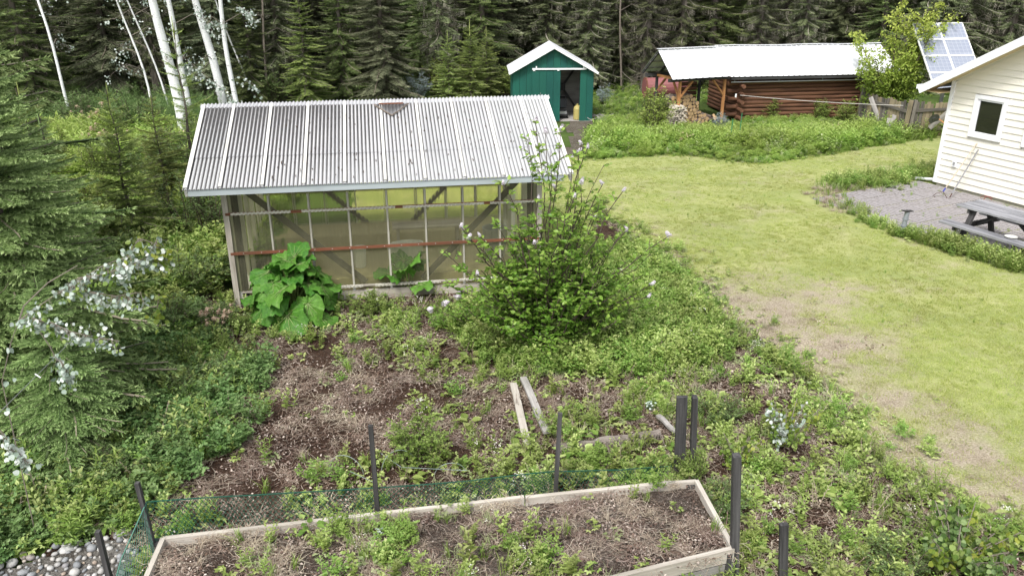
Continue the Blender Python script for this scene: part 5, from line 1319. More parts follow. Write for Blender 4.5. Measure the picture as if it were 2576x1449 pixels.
for k in range(34):   # bare trunks glimpsed between the spruces
    y = rf.uniform(36.5, 44); x = rf.uniform(-26, 24); x = x if not 6 < x < 14 else x - 9; g = G(); h = rf.uniform(6, 9); w = rf.uniform(.04, .10); lx = rf.uniform(-.3, .3)
    g.tube([(0, 0, 0), (lx * .5 + rf.uniform(-.06, .06), 0, h / 2), (lx, 0, h)], [w, w * .8, w * .4], 7)
    for m in range(12):
        z = rf.uniform(.8, h); a = rf.uniform(0, 6.28); l = rf.uniform(.2, .7); g.tube([(lx * z / h, 0, z), (lx * z / h + cos(a) * l, sin(a) * l, z - .1 * l)], [.012, .004], 3, .5, False)
    side = 'left of the shed' if x < 0 else 'right of the shed'
    O('bare_trunk', g.mesh('bare_trunk', M_STEMG if k % 3 else M_BARKD, True), None, (x, y, 0), None, 'bare spruce pole with short dead twigs in the forest edge ' + side, 'tree', 'bare poles in the forest edge ' + side)

# ---- generic leafy shrub
def bush(seed, nst, h, spread, tpl, ls, nlat, nlv, tone=(.1, .9), base=.1, arch=.3, zmin=.15, lat=.22, stemr=.008, upn=.8, clump=False, targets=None):
    r = np.random.default_rng(seed); st = G(); lv = G(); P = []; D = []; N = []; S = []; T_ = []; ends = []
    for i in range(nst if targets is None else len(targets)):
        a = r.uniform(0, 2 * pi); rr_ = r.uniform(.15, 1) ** .7
        b = V3(cos(a) * base * r.random(), sin(a) * base * r.random(), 0)
        if targets is None: e = V3(cos(a) * spread * rr_, sin(a) * spread * rr_, h * (1 - .45 * rr_ ** 2) * r.uniform(.65, 1.05))
        else: e = np.array(targets[i], float)
        c = b + (e - b) * .5 + V3(-(e[0] - b[0]) * arch * .5, -(e[1] - b[1]) * arch * .5, arch * .25 * h)
        ts = np.linspace(0, 1, 8)[:, None]; pts = (1 - ts) ** 2 * b + 2 * ts * (1 - ts) * c + ts ** 2 * e + np.concatenate([np.zeros((1, 3)), r.normal(0, .012 * h, (7, 3))])
        st.tube([tuple(p) for p in pts], [stemr * (1.3 - k / 8) for k in range(8)], 4, .5, False); ends.append((pts[-1], pts[-1] - pts[-2]))
        for k in range(nlat):
            q = max(zmin, 1 - r.random() ** 1.1 * (1 - zmin)); f = q * 7; j = min(6, int(f)); p = pts[j] + (pts[j + 1] - pts[j]) * (f - j)
            dirn = (pts[j + 1] - pts[j]); dirn /= np.linalg.norm(dirn) + 1e-6; a2 = r.uniform(0, 2 * pi)
            ld = dirn * .6 + V3(cos(a2), sin(a2), r.uniform(-.2, .5)); ld /= np.linalg.norm(ld); l = lat * r.uniform(.5, 1.2) * (1.25 - .5 * q)
            st.tube([tuple(p), tuple(p + ld * l * .5 + V3(0, 0, .02)), tuple(p + ld * l)], [stemr * .5, stemr * .35, stemr * .2], 3, .5, False)
            for m in range(nlv):
                w = (m + 1) / nlv; pp = p + ld * l * w; sd = np.cross(ld, V3(0, 0, 1)); sd /= np.linalg.norm(sd) + 1e-6
                dd = ld * .5 + sd * (1 if m % 2 else -1) * .9 + r.normal(0, .3, 3); P.append(pp); D.append(dd); N.append(V3(0, 0, upn) + r.normal(0, .45, 3)); S.append(ls * r.uniform(.65, 1.15)); T_.append(tone[0] + (tone[1] - tone[0]) * (r.random() * .6 + .4 * q))
    leaves(lv, tpl, np.array(P), np.array(D), np.array(N), np.array(S), np.array(T_))
    return st, lv, ends
def mkbush(name, *a, mat=M_BUSHM, stem=M_STEM, **k):
    st, lv, ends = bush(*a, **k); return [('stems', st.mesh('stems', stem, False)), ('leaves', lv.mesh('leaves', mat, False, lc=False))]

# ---- near spruces on the left
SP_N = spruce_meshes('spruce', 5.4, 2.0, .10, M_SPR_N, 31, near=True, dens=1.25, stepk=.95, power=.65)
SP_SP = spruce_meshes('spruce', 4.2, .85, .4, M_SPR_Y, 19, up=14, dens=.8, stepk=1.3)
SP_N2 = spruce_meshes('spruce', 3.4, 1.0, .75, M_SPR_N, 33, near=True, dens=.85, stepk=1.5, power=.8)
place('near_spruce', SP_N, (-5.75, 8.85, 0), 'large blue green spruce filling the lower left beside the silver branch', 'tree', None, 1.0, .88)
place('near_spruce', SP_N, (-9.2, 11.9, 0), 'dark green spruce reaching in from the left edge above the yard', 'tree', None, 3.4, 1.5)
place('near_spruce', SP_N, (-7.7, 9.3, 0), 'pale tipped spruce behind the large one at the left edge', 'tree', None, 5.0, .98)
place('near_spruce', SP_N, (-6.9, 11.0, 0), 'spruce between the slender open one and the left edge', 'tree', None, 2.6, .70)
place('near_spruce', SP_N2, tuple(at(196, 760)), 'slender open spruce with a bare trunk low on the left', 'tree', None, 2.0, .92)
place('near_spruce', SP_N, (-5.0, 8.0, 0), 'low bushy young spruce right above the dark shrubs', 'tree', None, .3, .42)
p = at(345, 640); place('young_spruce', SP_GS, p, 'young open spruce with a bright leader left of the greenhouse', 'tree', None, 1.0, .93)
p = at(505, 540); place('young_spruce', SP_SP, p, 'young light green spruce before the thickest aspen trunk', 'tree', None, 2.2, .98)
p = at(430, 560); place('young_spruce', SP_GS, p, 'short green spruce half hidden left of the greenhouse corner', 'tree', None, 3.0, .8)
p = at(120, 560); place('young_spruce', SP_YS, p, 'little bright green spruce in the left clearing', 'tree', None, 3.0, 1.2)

# ---- lilac
lb = at(1375, 885); LY = lb.y
FL = [(1470,355,.2),(1478,372,-.1),(1440,398,.3),(1513,450,.1),(1440,490,-.4),(1560,488,.2),(1470,458,-.3),(1272,465,-.3),(1345,498,0),(1395,468,.4),(1152,568,-.6),(1185,596,-.6),(1212,590,-.4),
      (1578,580,.1),(1677,598,.0),(1495,545,-.6),(1632,720,-.3),(1628,745,-.4),(1205,690,-.8),(1352,608,-.9),(1412,330,.1),(1360,318,.3),(1375,335,.0),(1457,380,.5)]
def loc3(u, v, dy): q = aty(u, v, LY + dy); return (q.x - lb.x, q.y - lb.y, q.z)
tg1 = [loc3(*f) for f in FL]
st, lv, ends = bush(51, 0, 2.4, 1, LEAFP, .074, 15, 6, (.35, 1.1), base=.22, arch=.20, zmin=.34, lat=.17, stemr=.014, targets=tg1)
ex = [loc3(u, v, dy) for u, v, dy in ((1330,350,.2),(1390,380,-.2),(1500,520,.3),(1520,420,.4),(1600,640,.4),(1640,640,.2),(1590,560,.5),(1300,520,.1),(1545,610,.0),(1620,690,-.4),(1460,600,-.8),(1650,760,-.2),(1250,560,.0),(1110,640,-.5),(1130,720,-.7),(1420,560,-1.0))]
s2_, l2_, _ = bush(52, 0, 2.0, 1, LEAFP, .074, 20, 6, (.25, 1.1), base=.25, arch=.25, zmin=.25, lat=.18, stemr=.010, targets=ex)
s3_, l3_, _ = bush(53, 72, 1.55, 1.05, LEAFP, .074, 20, 6, (.0, 1.0), base=.45, arch=.35, zmin=.12, lat=.24, stemr=.008)
s4_, l4_, _ = bush(54, 50, 2.30, 1.0, LEAFP, .070, 20, 6, (.1, 1.0), base=.3, arch=.12, zmin=.2, lat=.16, stemr=.012)
LI = O('lilac_bush', None, None, tuple(lb), None, 'big leggy lilac bush with pale flower clusters before the greenhouse', 'bush')
for s_x in (st, s2_, s3_, s4_): O('stems', s_x.mesh('stems', M_STEM, False), LI)
for l_x in (lv, l2_, l3_, l4_): O('leaves', l_x.mesh('leaves', M_LILAC, False, lc=False), LI)
rr = np.random.default_rng(3)
def flower_cluster(seed, mat=M_FLOW, n=70, r0=.045, h=.13, ps=.016):
    r = np.random.default_rng(seed); g = G(); q = r.random(n); a = r.uniform(0, 6.28, n); rad = r0 * (1 - q) ** .6 * r.uniform(.5, 1.1, n)
    P = np.stack([np.cos(a) * rad, np.sin(a) * rad, q * h - .02], 1); Dn = P - V3(0, 0, .04); Dn /= np.linalg.norm(Dn, axis=1, keepdims=True)
    T1 = np.cross(Dn, V3(.3, .5, 1)); T1 /= np.linalg.norm(T1, axis=1, keepdims=True)
    leaves(g, ROUND, P, T1, Dn, np.full(n, ps * 1.4), r.random(n)); leaves(g, ROUND, P, -T1, Dn, np.full(n, ps * 1.4), r.random(n)); return g.mesh('flower_cluster', mat, False, lc=False)
FC = [flower_cluster(i) for i in range(4)]
for k, (p, d) in enumerate(ends):
    o = O('flower_cluster', FC[k % 4], LI, tuple(p), (R.uniform(-.7, .7), R.uniform(-.7, .7), 0)); s = R.uniform(.5, .85); o.scale = (s, s, s)
# low shoots of the same kind lying left
LWF = [(1085, 778, -.35), (1115, 764, -.3), (1148, 752, -.3), (1155, 745, -.2)]
b2 = at(1230, 850); tg = [(lambda q: (q.x - b2.x, q.y - b2.y, q.z))(aty(u, v, b2.y + dy)) for u, v, dy in LWF]
s5, l5, e5 = bush(57, 0, .7, 1, LEAFP, .055, 8, 4, (.3, 1.), base=.1, arch=.3, zmin=.3, lat=.14, stemr=.006, targets=tg)
s6, l6, _ = bush(58, 22, .6, .75, LEAFP, .052, 10, 5, (.1, .9), base=.5, arch=.3, zmin=.2, lat=.16, stemr=.005)
L2 = O('low_lilac_shoots', None, None, tuple(b2), None, 'low spreading leafy shoots with white blossoms left of the lilac', 'bush')
for a_ in (s5, s6): O('stems', a_.mesh('stems', M_STEM, False), L2)
for a_ in (l5, l6): O('leaves', a_.mesh('leaves', M_LILAC, False, lc=False), L2)
for k, (p, d) in enumerate(e5): O('flower_cluster', FC[k % 4], L2, tuple(p), (1.0, 0, k))

# ---- rhubarb
def rleaf(seed):
    r = np.random.default_rng(seed); g = G(); n, m = 34, 7; V = [(0, 0, 0)]; T_ = []
    ph = r.uniform(0, 6, 3)
    for j in range(1, m + 1):
        for i in range(n):
            a = -pi + 2 * pi * (i + .5) / n      # 0 = tip direction (+y)
            rad = .50 * (1 + .28 * cos(a) - .10 * cos(2 * a) - .22 * math.exp(-((abs(a) - pi) / .35) ** 2)); q = j / m
            ru = .075 * sin(a * 6 + ph[0]) * q ** 2 + .060 * sin(a * 13 + ph[1]) * q ** 3 + r.uniform(-.010, .010); rr2 = rad * q * (1 + (.035 * sin(a * 9 + ph[2]) + r.uniform(-.025, .025) if j == m else 0))
            V.append((rr2 * sin(a) * .80, rr2 * cos(a) * 1.10, ru + .10 * q * q * (-1 if j > 3 else 0) * q + .05 * abs(sin(a)) * q - .12 * (rr2 * cos(a)) ** 2 + .03 * sin(q * 14 + ph[1]) * sin(a * 5 + ph[0]) + .05 * q * sin(a * 3 + ph[2])))
    F = []; vein = lambda i: .35 if i % 4 == 0 else 0
    for i in range(n): F.append([0, 1 + i, 1 + (i + 1) % n])
    tri = np.array(F); g.add(V, tri, .6)
    F = []; T2 = []
    for j in range(m - 1):
        for i in range(n):
            a0 = 1 + j * n + i; a1 = 1 + j * n + (i + 1) % n; F.append([a0, a0 + n, a1 + n, a1]); T2.append(.30 + r.uniform(-.16, .16) + .05 * j)
    g.n -= len(V); g.add(V, F, T2); g.n = len(V) * 2
    g.v = g.v[:1]; g.lc = g.lc[:1]; g.n = len(V)
    # raised pale ribs
    for a in (0, .55, -.55, 1.15, -1.15, 1.8, -1.8):
        pts = [(sin(a) * .80 * q * .40, cos(a) * q * .46, .014 + .05 * abs(sin(a)) * q - .12 * (q * .42 * cos(a)) ** 2 + (.0)) for q in (0, .5, 1)]
        g.tube(pts, [.013, .008, .003], 3, 1.0, False)
    return g.mesh('leaf', M_RHU, True, lc=False)
RL = [rleaf(i) for i in range(4)]
def rhubarb(name, loc, label, n, hgt, spr, sc, seed, only=None):
    r = random.Random(seed); root = O(name, None, None, tuple(loc), None, label, 'plant')
    for k in range(n):
        a = k * 2.4 + r.uniform(-.3, .3); q = (k + .6) / n; rad = spr * (q ** .75) * r.uniform(.85, 1.1); z = hgt * (1.02 - .80 * q ** 1.5) * r.uniform(.9, 1.08)
        p = Vector((cos(a) * rad, sin(a) * rad, max(.10, z))); s = sc * r.uniform(.7, 1.25) * (.8 + .35 * q)
        tilt = (r.uniform(-.75, -.05) if k < 9 else .2 + .75 * q + r.uniform(-.35, .45))   # leaf tips point out and down
        e = Euler((-tilt + .15, r.uniform(-.5, .5), a - pi / 2 + r.uniform(-.4, .4))); o = O('leaf', RL[k % 4], root, tuple(p), tuple(e)); o.scale = (s, s, s)
        g = G(); g.tube([(0.05 * cos(a), .05 * sin(a), 0), (p.x * .45, p.y * .45, p.z * .62), tuple(p * 1.0)], [.018, .016, .010], 5); O('stalk', g.mesh('stalk', M_RSTALK, True), root)
    return root
p = at(742, 795); rhubarb('rhubarb_plant', (p.x, p.y, 0), 'large rhubarb plant with broad glossy leaves at the greenhouse wall', 40, .92, .66, .50, 4)
p = at(1030, 745); rhubarb('rhubarb_plant', (p.x, p.y, 0), 'smaller rhubarb plant with an upright leaf in front of the greenhouse', 7, .66, .34, .50, 8)

# ---- silver aspen branch at left and other saplings
def sapling(name, base, paths, label, ls, mats, n_per, cat='sapling', stem=M_STEMG, seed=1, hang=.5, rad=.009):
    r = np.random.default_rng(seed); root = O(name, None, None, tuple(base), None, label, cat); st = G(); lvs = [G() for _ in mats]
    b = np.array(base)
    for pts in paths:
        pts = [np.array(p) - b for p in pts]; st.tube([tuple(p) for p in pts], [rad * (1 - .7 * i / len(pts)) for i in range(len(pts))], 5, .5, False)
        if n_per == 0: continue
        seg = [(pts[i], pts[i + 1]) for i in range(len(pts) - 1)]; tot = sum(np.linalg.norm(q - p) for p, q in seg)
        for k in range(int(tot * n_per)):
            p, q = seg[min(len(seg) - 1, int(r.random() ** .7 * len(seg)))]; o = p + (q - p) * r.random(); l = r.uniform(.04, .16); d = V3(*r.normal(0, 1, 3)) * .6 - V3(0, 0, hang); d /= np.linalg.norm(d); e = o + d * l
            st.tube([tuple(o), tuple(e)], [.0025, .0015], 3, .5, False); j = r.integers(len(mats)); m = 4
            leaves(lvs[j], ROUND, e + r.normal(0, .03, (m, 3)), r.normal(0, .8, (m, 3)) - V3(0, 0, .6), r.normal(0, .6, (m, 3)) + V3(0, -.5, .6), ls * r.uniform(.75, 1.2, m), r.random(m))
    O('stems', st.mesh('stems', stem, False), root)
    for g, m in zip(lvs, mats):
        if g.n: O('leaves', g.mesh('leaves', m, False, lc=False), root)
    return root
yb = 6.6
def pl(pts, y0, dy=0.0): return [tuple(aty(u, v, y0 + dy * i)) for i, (u, v) in enumerate(pts)]
base = (aty(20, 880, yb).x - .2, yb, 0); trunk_ = [base] + pl([(5, 960), (28, 860), (48, 806)], yb)
SB = sapling('silver_aspen_sapling', base, [pl([(48, 806), (60, 770), (120, 712), (195, 668)], yb, .03)], 'arching aspen sapling with silver undersides in front of the left spruce', .05, [M_SILV], 0, seed=3, rad=.008)
rr_ = np.random.default_rng(8)
def addleaves(root, pts, n, mats, ls, seed, spread=.06, dens=None):
    r = np.random.default_rng(seed); b = np.array(root.location); st = G(); lvs = [G() for _ in mats]; P = [np.array(p) - b for p in pts]
    st.tube([tuple(p) for p in P], [.006 * (1 - .6 * i / len(P)) for i in range(len(P))], 5, .5, False)
    for k in range(n):
        i = r.integers(len(P) - 1); o = P[i] + (P[i + 1] - P[i]) * r.random(); d = V3(*r.normal(0, 1, 3)) * .5 - V3(0, 0, .8); d /= np.linalg.norm(d); e = o + d * r.uniform(.02, spread * 2)
        st.tube([tuple(o), tuple(e)], [.002, .0012], 3, .5, False); j = r.integers(len(mats)); m = 2
        leaves(lvs[j], ROUND, e + r.normal(0, .02, (m, 3)), r.normal(0, .7, (m, 3)) - V3(0, 0, .7), r.normal(0, .5, (m, 3)) + V3(0, -.7, .5), ls * r.uniform(.75, 1.2, m), r.random(m))
    O('stems', st.mesh('stems', M_STEMG, False), root)
    for g, m in zip(lvs, mats): O('leaves', g.mesh('leaves', m, False, lc=False), root)
for rt, pp, n_ in ASPS: addleaves(rt, [tuple(aty(u, v, rt.location.y - .5)) for u, v in pp], n_ * 3, [M_SILV], .085, 60 + n_, .16)
addleaves(SB, trunk_, 3, [M_SILV], .05, 1)
addleaves(SB, pl([(48, 806), (90, 775), (180, 715), (260, 668), (335, 640)], yb, .03), 70, [M_SILV, M_SILV, M_SILV, M_SILV, M_BUSHM], .040, 2, .05)
addleaves(SB, pl([(195, 700), (260, 690), (330, 665), (385, 640), (395, 600)], yb, .04), 130, [M_SILV, M_SILV, M_SILV, M_SILV, M_BUSHM], .040, 4, .075)
addleaves(SB, pl([(170, 715), (230, 735), (290, 745), (355, 735)], yb, .03), 105, [M_SILV, M_SILV, M_SILV, M_SILV, M_BUSHM], .040, 5, .07)
addleaves(SB, pl([(80, 800), (130, 812), (180, 835), (240, 848), (300, 858)], yb, .02), 130, [M_SILV, M_SILV, M_SILV, M_SILV, M_BUSHM], .040, 6, .06)
addleaves(SB, pl([(90, 820), (125, 870), (140, 900), (165, 925)], yb), 6, [M_SILV], .05, 7)
addleaves(SB, pl([(150, 905), (165, 925), (172, 955)], yb), 34, [M_SILV], .043, 8, .05)
addleaves(SB, pl([(325, 640), (350, 600), (395, 615), (415, 650)], yb, .05), 60, [M_ASP, M_SILV], .045, 9, .06)
addleaves(SB, pl([(400, 740), (395, 780), (405, 800)], yb + .4, .05), 16, [M_ASP], .05, 10, .06)
base = (aty(0, 1250, 5.7).x - .3, 5.7, 0)
S2 = sapling('silver_aspen_sprig', base, [[base] + pl([(-60, 1250), (-10, 1120)], 5.7)], 'small silver leaved aspen sprig at the lower left edge', .05, [M_SILV], 0, seed=5)
addleaves(S2, pl([(-10, 1070), (15, 1100), (25, 1150)], 5.7), 16, [M_SILV], .05, 12, .05); addleaves(S2, pl([(25, 1130), (48, 1140), (70, 1165)], 5.7), 18, [M_SILV], .05, 13, .04)
def sap2(u, v, h, w, mats, label, n=7, ls=.05, seed=1, lv=40, name='aspen_sapling'):
    b = at(u, v); r = random.Random(seed); root = sapling(name, (b.x, b.y, 0), [[(b.x, b.y, 0), (b.x, b.y, .1)]], label, ls, mats, 0, seed=seed)
    for k in range(n):
        a = r.uniform(0, 6.28); e = w * r.uniform(.4, 1); hh = h * r.uniform(.7, 1.05); p0 = Vector((b.x, b.y, 0)); p2 = p0 + Vector((cos(a) * e, sin(a) * e, hh)); p1 = p0.lerp(p2, .5) + Vector((0, 0, h * .12))
        addleaves(root, [tuple(p0.lerp(p1, .7)), tuple(p1), tuple(p2)], lv, mats[k % len(mats):k % len(mats) + 1], ls, seed * 31 + k, .05)
    return root
sap2(1972, 1140, .62, .42, [M_ASP, M_SILV, M_BUSHM], 'aspen sapling with yellow green and silver leaves at the lawn edge', 12, .045, 21, 34)
sap2(2395, 1449, .62, .50, [M_ASP, M_BUSHD, M_BUSHM, M_BUSHD], 'leafy aspen sapling with large yellow leaves at the lower right', 16, .055, 22, 34)
sap2(1850, 1180, .45, .25, [M_ASP, M_BUSHM], 'small yellow green sapling right of the narrow dark post', 6, .045, 23, 22)
sap2(430, 590, .9, .30, [M_ASP], 'yellow leaved aspen sapling left of the greenhouse corner', 5, .06, 24, 16)
sap2(440, 700, .6, .3, [M_ASP, M_BUSHM], 'pale leafy sapling between silver branch and greenhouse', 6, .055, 25, 20)

# ---- named shrubs
BU_D = mkbush('shrub', 61, 26, .95, .55, LEAF2, .052, 12, 6, mat=M_BUSHD, base=.2, zmin=.1, lat=.18, stemr=.006)
BU_D2 = mkbush('shrub', 62, 30, .55, .50, LEAF2, .038, 12, 6, mat=M_BUSHD, base=.25, zmin=.08, lat=.13, stemr=.004)
BU_M = mkbush('shrub', 63, 26, .55, .42, LEAFP, .036, 12, 6, mat=M_BUSHM, base=.2, zmin=.1, lat=.13, stemr=.004)
BU_Y = mkbush('shrub', 64, 30, 1.1, .55, LEAF2, .06, 13, 6, mat=M_BUSHY, base=.25, zmin=.05, lat=.22, stemr=.006)
BU_L = mkbush('shrub', 65, 34, 1.9, .85, LEAF2, .055, 15, 6, mat=M_BUSHD, base=.4, zmin=.1, lat=.25, stemr=.009)
BU_B = mkbush('shrub', 66, 24, 1.4, .65, LANCE, .08, 13, 8, mat=M_BLUEL, base=.25, zmin=.1, lat=.2, stemr=.006)
def sh(u, v, m, sc, label, cat='shrub', name='shrub', scz=None, z=0):
    p = at(u, v, z); p.z = 0; return place(name, m, p, label, cat, None, None, sc, scz)
sh(1640, 335, BU_Y, 1.35, 'rounded bright green willow bush in front of the woodpile')
sh(1045, 258, BU_B, 1.0, 'silver blue leaved shrub behind the greenhouse ridge')
sh(1520, 262, BU_B, .6, 'small silvery shrub right beside the green shed')
sh(1808, 330, BU_B, .5, 'silvery blue weed clump at the right post of the woodshed')
sh(1275, 240, BU_Y, 1.1, 'bright green bush against the left wall of the green shed')
sh(545, 640, BU_L, .95, 'tall dark leafy shrub along the left end wall of the greenhouse')
sh(480, 620, BU_L, .85, 'dark leafy shrub two steps left of the greenhouse')
sh(470, 760, BU_D, 1.1, 'green shrub in front of the dark ones left of the greenhouse')
sh(540, 730, BU_D, .9, 'green shrub at the front left corner post of the greenhouse')
sh(545, 830, BU_D, .62, 'flowering shrub with peach blossoms left of the rhubarb', name='flowering_shrub')
sh(500, 1010, BU_D2, 1.05, 'dark green shrub at the left edge of the bare garden soil')
sh(395, 1040, BU_D2, 1.1, 'dark green shrub under the lower spruce boughs')
sh(580, 960, BU_D2, .8, 'low green shrub at the upper left of the bare soil')
sh(330, 1190, BU_D2, 1.0, 'dark shrub behind the leftmost leaning stake')
sh(230, 1240, BU_D2, .85, 'dark green shrub above the river stones')
sh(300, 1285, BU_M, .6, 'green shrub right above the stones beside the pale netting')
sh(70, 1290, BU_M, .7, 'bright green shrub in the lower left corner')
sh(150, 1190, BU_D2, .8, 'dark shrub under the lowest spruce boughs')
sh(1045, 1165, BU_M, 1.05, 'round green rose bush behind the middle of the netting')
sh(1735, 1230, BU_M, .55, 'leafy shrub spilling over the far right corner of the raised bed', scz=.9)
sh(1800, 1290, BU_D2, .72, 'dull green shrub between the bed and the tall dark post')
sh(1430, 905, BU_M, 1.0, 'leafy green bush at the foot of the lilac')
sh(1250, 905, BU_M, .8, 'low green bush left of the lilac foot')
sh(1540, 880, BU_M, 1.0, 'green bush right of the lilac foot')
sh(1640, 850, BU_M, .95, 'spreading green bush between lilac and lawn')
sh(1700, 900, BU_M, .7, 'low green bush at the lawn edge right of the lilac')
sh(1180, 800, BU_M, .7, 'leafy bush at the greenhouse wall right of the small rhubarb')
sh(930, 790, BU_M, .7, 'leafy bush between the two rhubarb plants')
sh(1100, 800, BU_M, .6, 'low bush just right of the small rhubarb plant')
sh(1800, 1060, BU_D2, .75, 'dull green low shrub behind the pair of dark posts')
sh(2250, 1449, BU_D2, .75, 'dark low shrub left of the lower right sapling')
sh(2150, 1250, BU_M, .4, 'small shrub on the soil between the lone post and the lawn')
sh(1935, 300, BU_Y, .8, 'tall green nettle clump before the left logs of the cabin', scz=.7)
sh(2060, 300, BU_Y, .75, 'green bush before the middle of the log wall', scz=.65)
sh(2130, 308, BU_Y, .85, 'green bush before the right end of the log wall', scz=.7)
for k, (u, v, m, sc, lb_) in enumerate(((430, 440, BU_D, 1.5, 'dark leafy bush before the thickest aspen'), (520, 420, BU_L, .9, 'dark tall bush at the upper left roof corner of the greenhouse'), (455, 520, BU_L, .85, 'dark bush between young spruce and greenhouse eave'),
    (385, 500, BU_D, 1.5, 'olive green bush right of the young spruce leader'), (270, 470, BU_Y, 1.3, 'lime green bush in the middle of the left clearing'), (150, 450, BU_Y, 1.3, 'lime green bush in the left clearing below the peach clump'), (60, 480, BU_Y, 1.2, 'lime green bush at the far left of the clearing'),
    (250, 560, BU_Y, 1.0, 'lime green bush behind the bare trunk of the slender spruce'), (320, 700, BU_D, 1.0, 'mid green bush behind the silver leaves'), (420, 850, BU_D, .85, 'green bush below the yellow leaved sapling'), (345, 345, BU_D, 1.6, 'dark bush under the broad olive spruce'), (200, 330, BU_D, 1.5, 'dark bush at the foot of the second aspen'), (700, 262, BU_D, 1.6, 'dark bush behind the left part of the greenhouse ridge'),
    (1000, 252, BU_D, 1.5, 'dark bush under the big pale spruce'), (1110, 248, BU_Y, 1.5, 'lime bush right of the silver blue shrub'), (1160, 240, BU_Y, 1.4, 'lime bush between the small bright spruces'))):
    sh(u, v, m, sc, lb_)
for k, (u, v, m, sc, lb_) in enumerate(((470, 940, BU_M, .9, 'light green shrub at the right tips of the lower spruce boughs'), (420, 1130, BU_D2, .85, 'dark shrub at the ragged left edge of the brown soil'), (560, 900, BU_M, .6, 'small light green shrub below the lying stub'),
    (280, 1150, BU_M, .8, 'fresh green shrub under the spruce just right of the silver sprig'), (180, 1275, BU_M, .6, 'fresh green shrub left of the long leaved plant above the stones'), (20, 1240, BU_D, .45, 'dark leafy shrub at the left frame edge below the silver sprig'), (400, 1230, BU_M, .6, 'light green shrub right behind the dark leaning stake'),
    (610, 840, BU_M, .6, 'small shrub at the left foot of the large rhubarb'), (440, 820, BU_Y, .55, 'lime shrub under the yellow leaved sapling left of the rhubarb'), (330, 880, BU_Y, .5, 'lime shrub peeking between silver leaves and rhubarb'))):
    sh(u, v, m, sc, lb_)
# ---- bright maple by the fence
mb = at(2238, 318); r = np.random.default_rng(77); st = G(); lv = G(); ML = O('maple_tree', None, None, (mb.x, mb.y + .3, 0), None, 'bright yellow green young maple beside the right end of the log cabin', 'tree')
P = []; D = []; N = []; S = []; T_ = []
for i in range(16):
    a = r.uniform(0, 6.28); e = V3(cos(a) * r.uniform(.4, 1.75), sin(a) * r.uniform(.3, 1.4), r.uniform(1.5, 4.6)); c = V3(e[0] * .35, e[1] * .35, e[2] * .45); ts = np.linspace(0, 1, 9)[:, None]
    pts = 2 * ts * (1 - ts) * c + ts ** 2 * e + V3(r.uniform(-.06, .06), 0, 0); st.tube([tuple(p) for p in pts], [.035 * (1.15 - k / 8.5) for k in range(9)], 5, .5, False)
    for k in range(26):
        q = r.uniform(.28, 1); f = q * 8; j = min(7, int(f)); p = pts[j] + (pts[j + 1] - pts[j]) * (f - j); a2 = r.uniform(0, 6.28); l = r.uniform(.25, .85) * (1.2 - .6 * q); ld = V3(cos(a2), sin(a2), r.uniform(-.1, .7)); 
        st.tube([tuple(p), tuple(p + ld * l * .5), tuple(p + ld * l - V3(0, 0, .04))], [.010, .006, .003], 3, .5, False)
        for m in range(34):
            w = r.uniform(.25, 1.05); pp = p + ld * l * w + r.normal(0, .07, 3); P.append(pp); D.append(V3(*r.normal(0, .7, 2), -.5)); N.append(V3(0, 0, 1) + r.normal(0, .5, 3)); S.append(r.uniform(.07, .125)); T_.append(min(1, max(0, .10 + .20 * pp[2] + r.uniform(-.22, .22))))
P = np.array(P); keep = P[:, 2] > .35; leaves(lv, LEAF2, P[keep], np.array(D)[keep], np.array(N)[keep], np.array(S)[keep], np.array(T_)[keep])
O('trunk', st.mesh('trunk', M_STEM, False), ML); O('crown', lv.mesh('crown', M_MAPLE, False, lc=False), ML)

# ================================================================== ground cover (stuff)
def blades(n, h, spread, w, seed, lean=.5, flat=0.0):
    r = np.random.default_rng(seed); g = G(); V = []; F = []; T_ = []
    for k in range(n):
        a = r.uniform(0, 6.28); b = V3(r.normal(0, spread), r.normal(0, spread), 0); l = h * r.uniform(.55, 1.1); out = V3(cos(a), sin(a), 0) * l * lean * r.uniform(.3, 1.2); sd = V3(-sin(a), cos(a), 0) * w
        up_ = V3(0, 0, l * (1 - flat)); p1 = b + out * .35 + up_ * .6; p2 = b + out + up_ * (.95 - .5 * lean * r.random()); i = len(V)
        V += [b - sd, b + sd, p1 - sd * .8, p1 + sd * .8, p2]; F += [[i, i + 1, i + 3], [i, i + 3, i + 2], [i + 2, i + 3, i + 4]]; t_ = r.random(); T_ += [t_ * .5, t_ * .7, t_]
    return g.add(V, F, T_)
def stalks(n, h, spread, seed, ll=.08, per=14, tpl=LANCE, lean=.25, z0=.15):
    r = np.random.default_rng(seed); g = G(); P = []; D = []; N = []; S = []; T_ = []
    for k in range(n):
        a = r.uniform(0, 6.28); b = V3(r.normal(0, spread), r.normal(0, spread), 0); hh = h * r.uniform(.6, 1.05); e = b + V3(cos(a) * lean * hh, sin(a) * lean * hh, hh); g.tube([tuple(b), tuple(e)], [.004, .002], 3, .3, False)
        for m in range(per):
            q = z0 + (1 - z0) * m / per; a2 = m * 2.4 + r.uniform(-.3, .3); P.append(b + (e - b) * q); D.append(V3(cos(a2), sin(a2), .35 + .5 * q)); N.append(V3(-cos(a2) * .3, -sin(a2) * .3, 1)); S.append(ll * r.uniform(.7, 1.1) * (1.15 - .45 * q)); T_.append(.2 + .6 * q + r.uniform(-.1, .15))
    leaves(g, tpl, np.array(P), np.array(D), np.array(N), np.array(S), np.array(T_)); return g
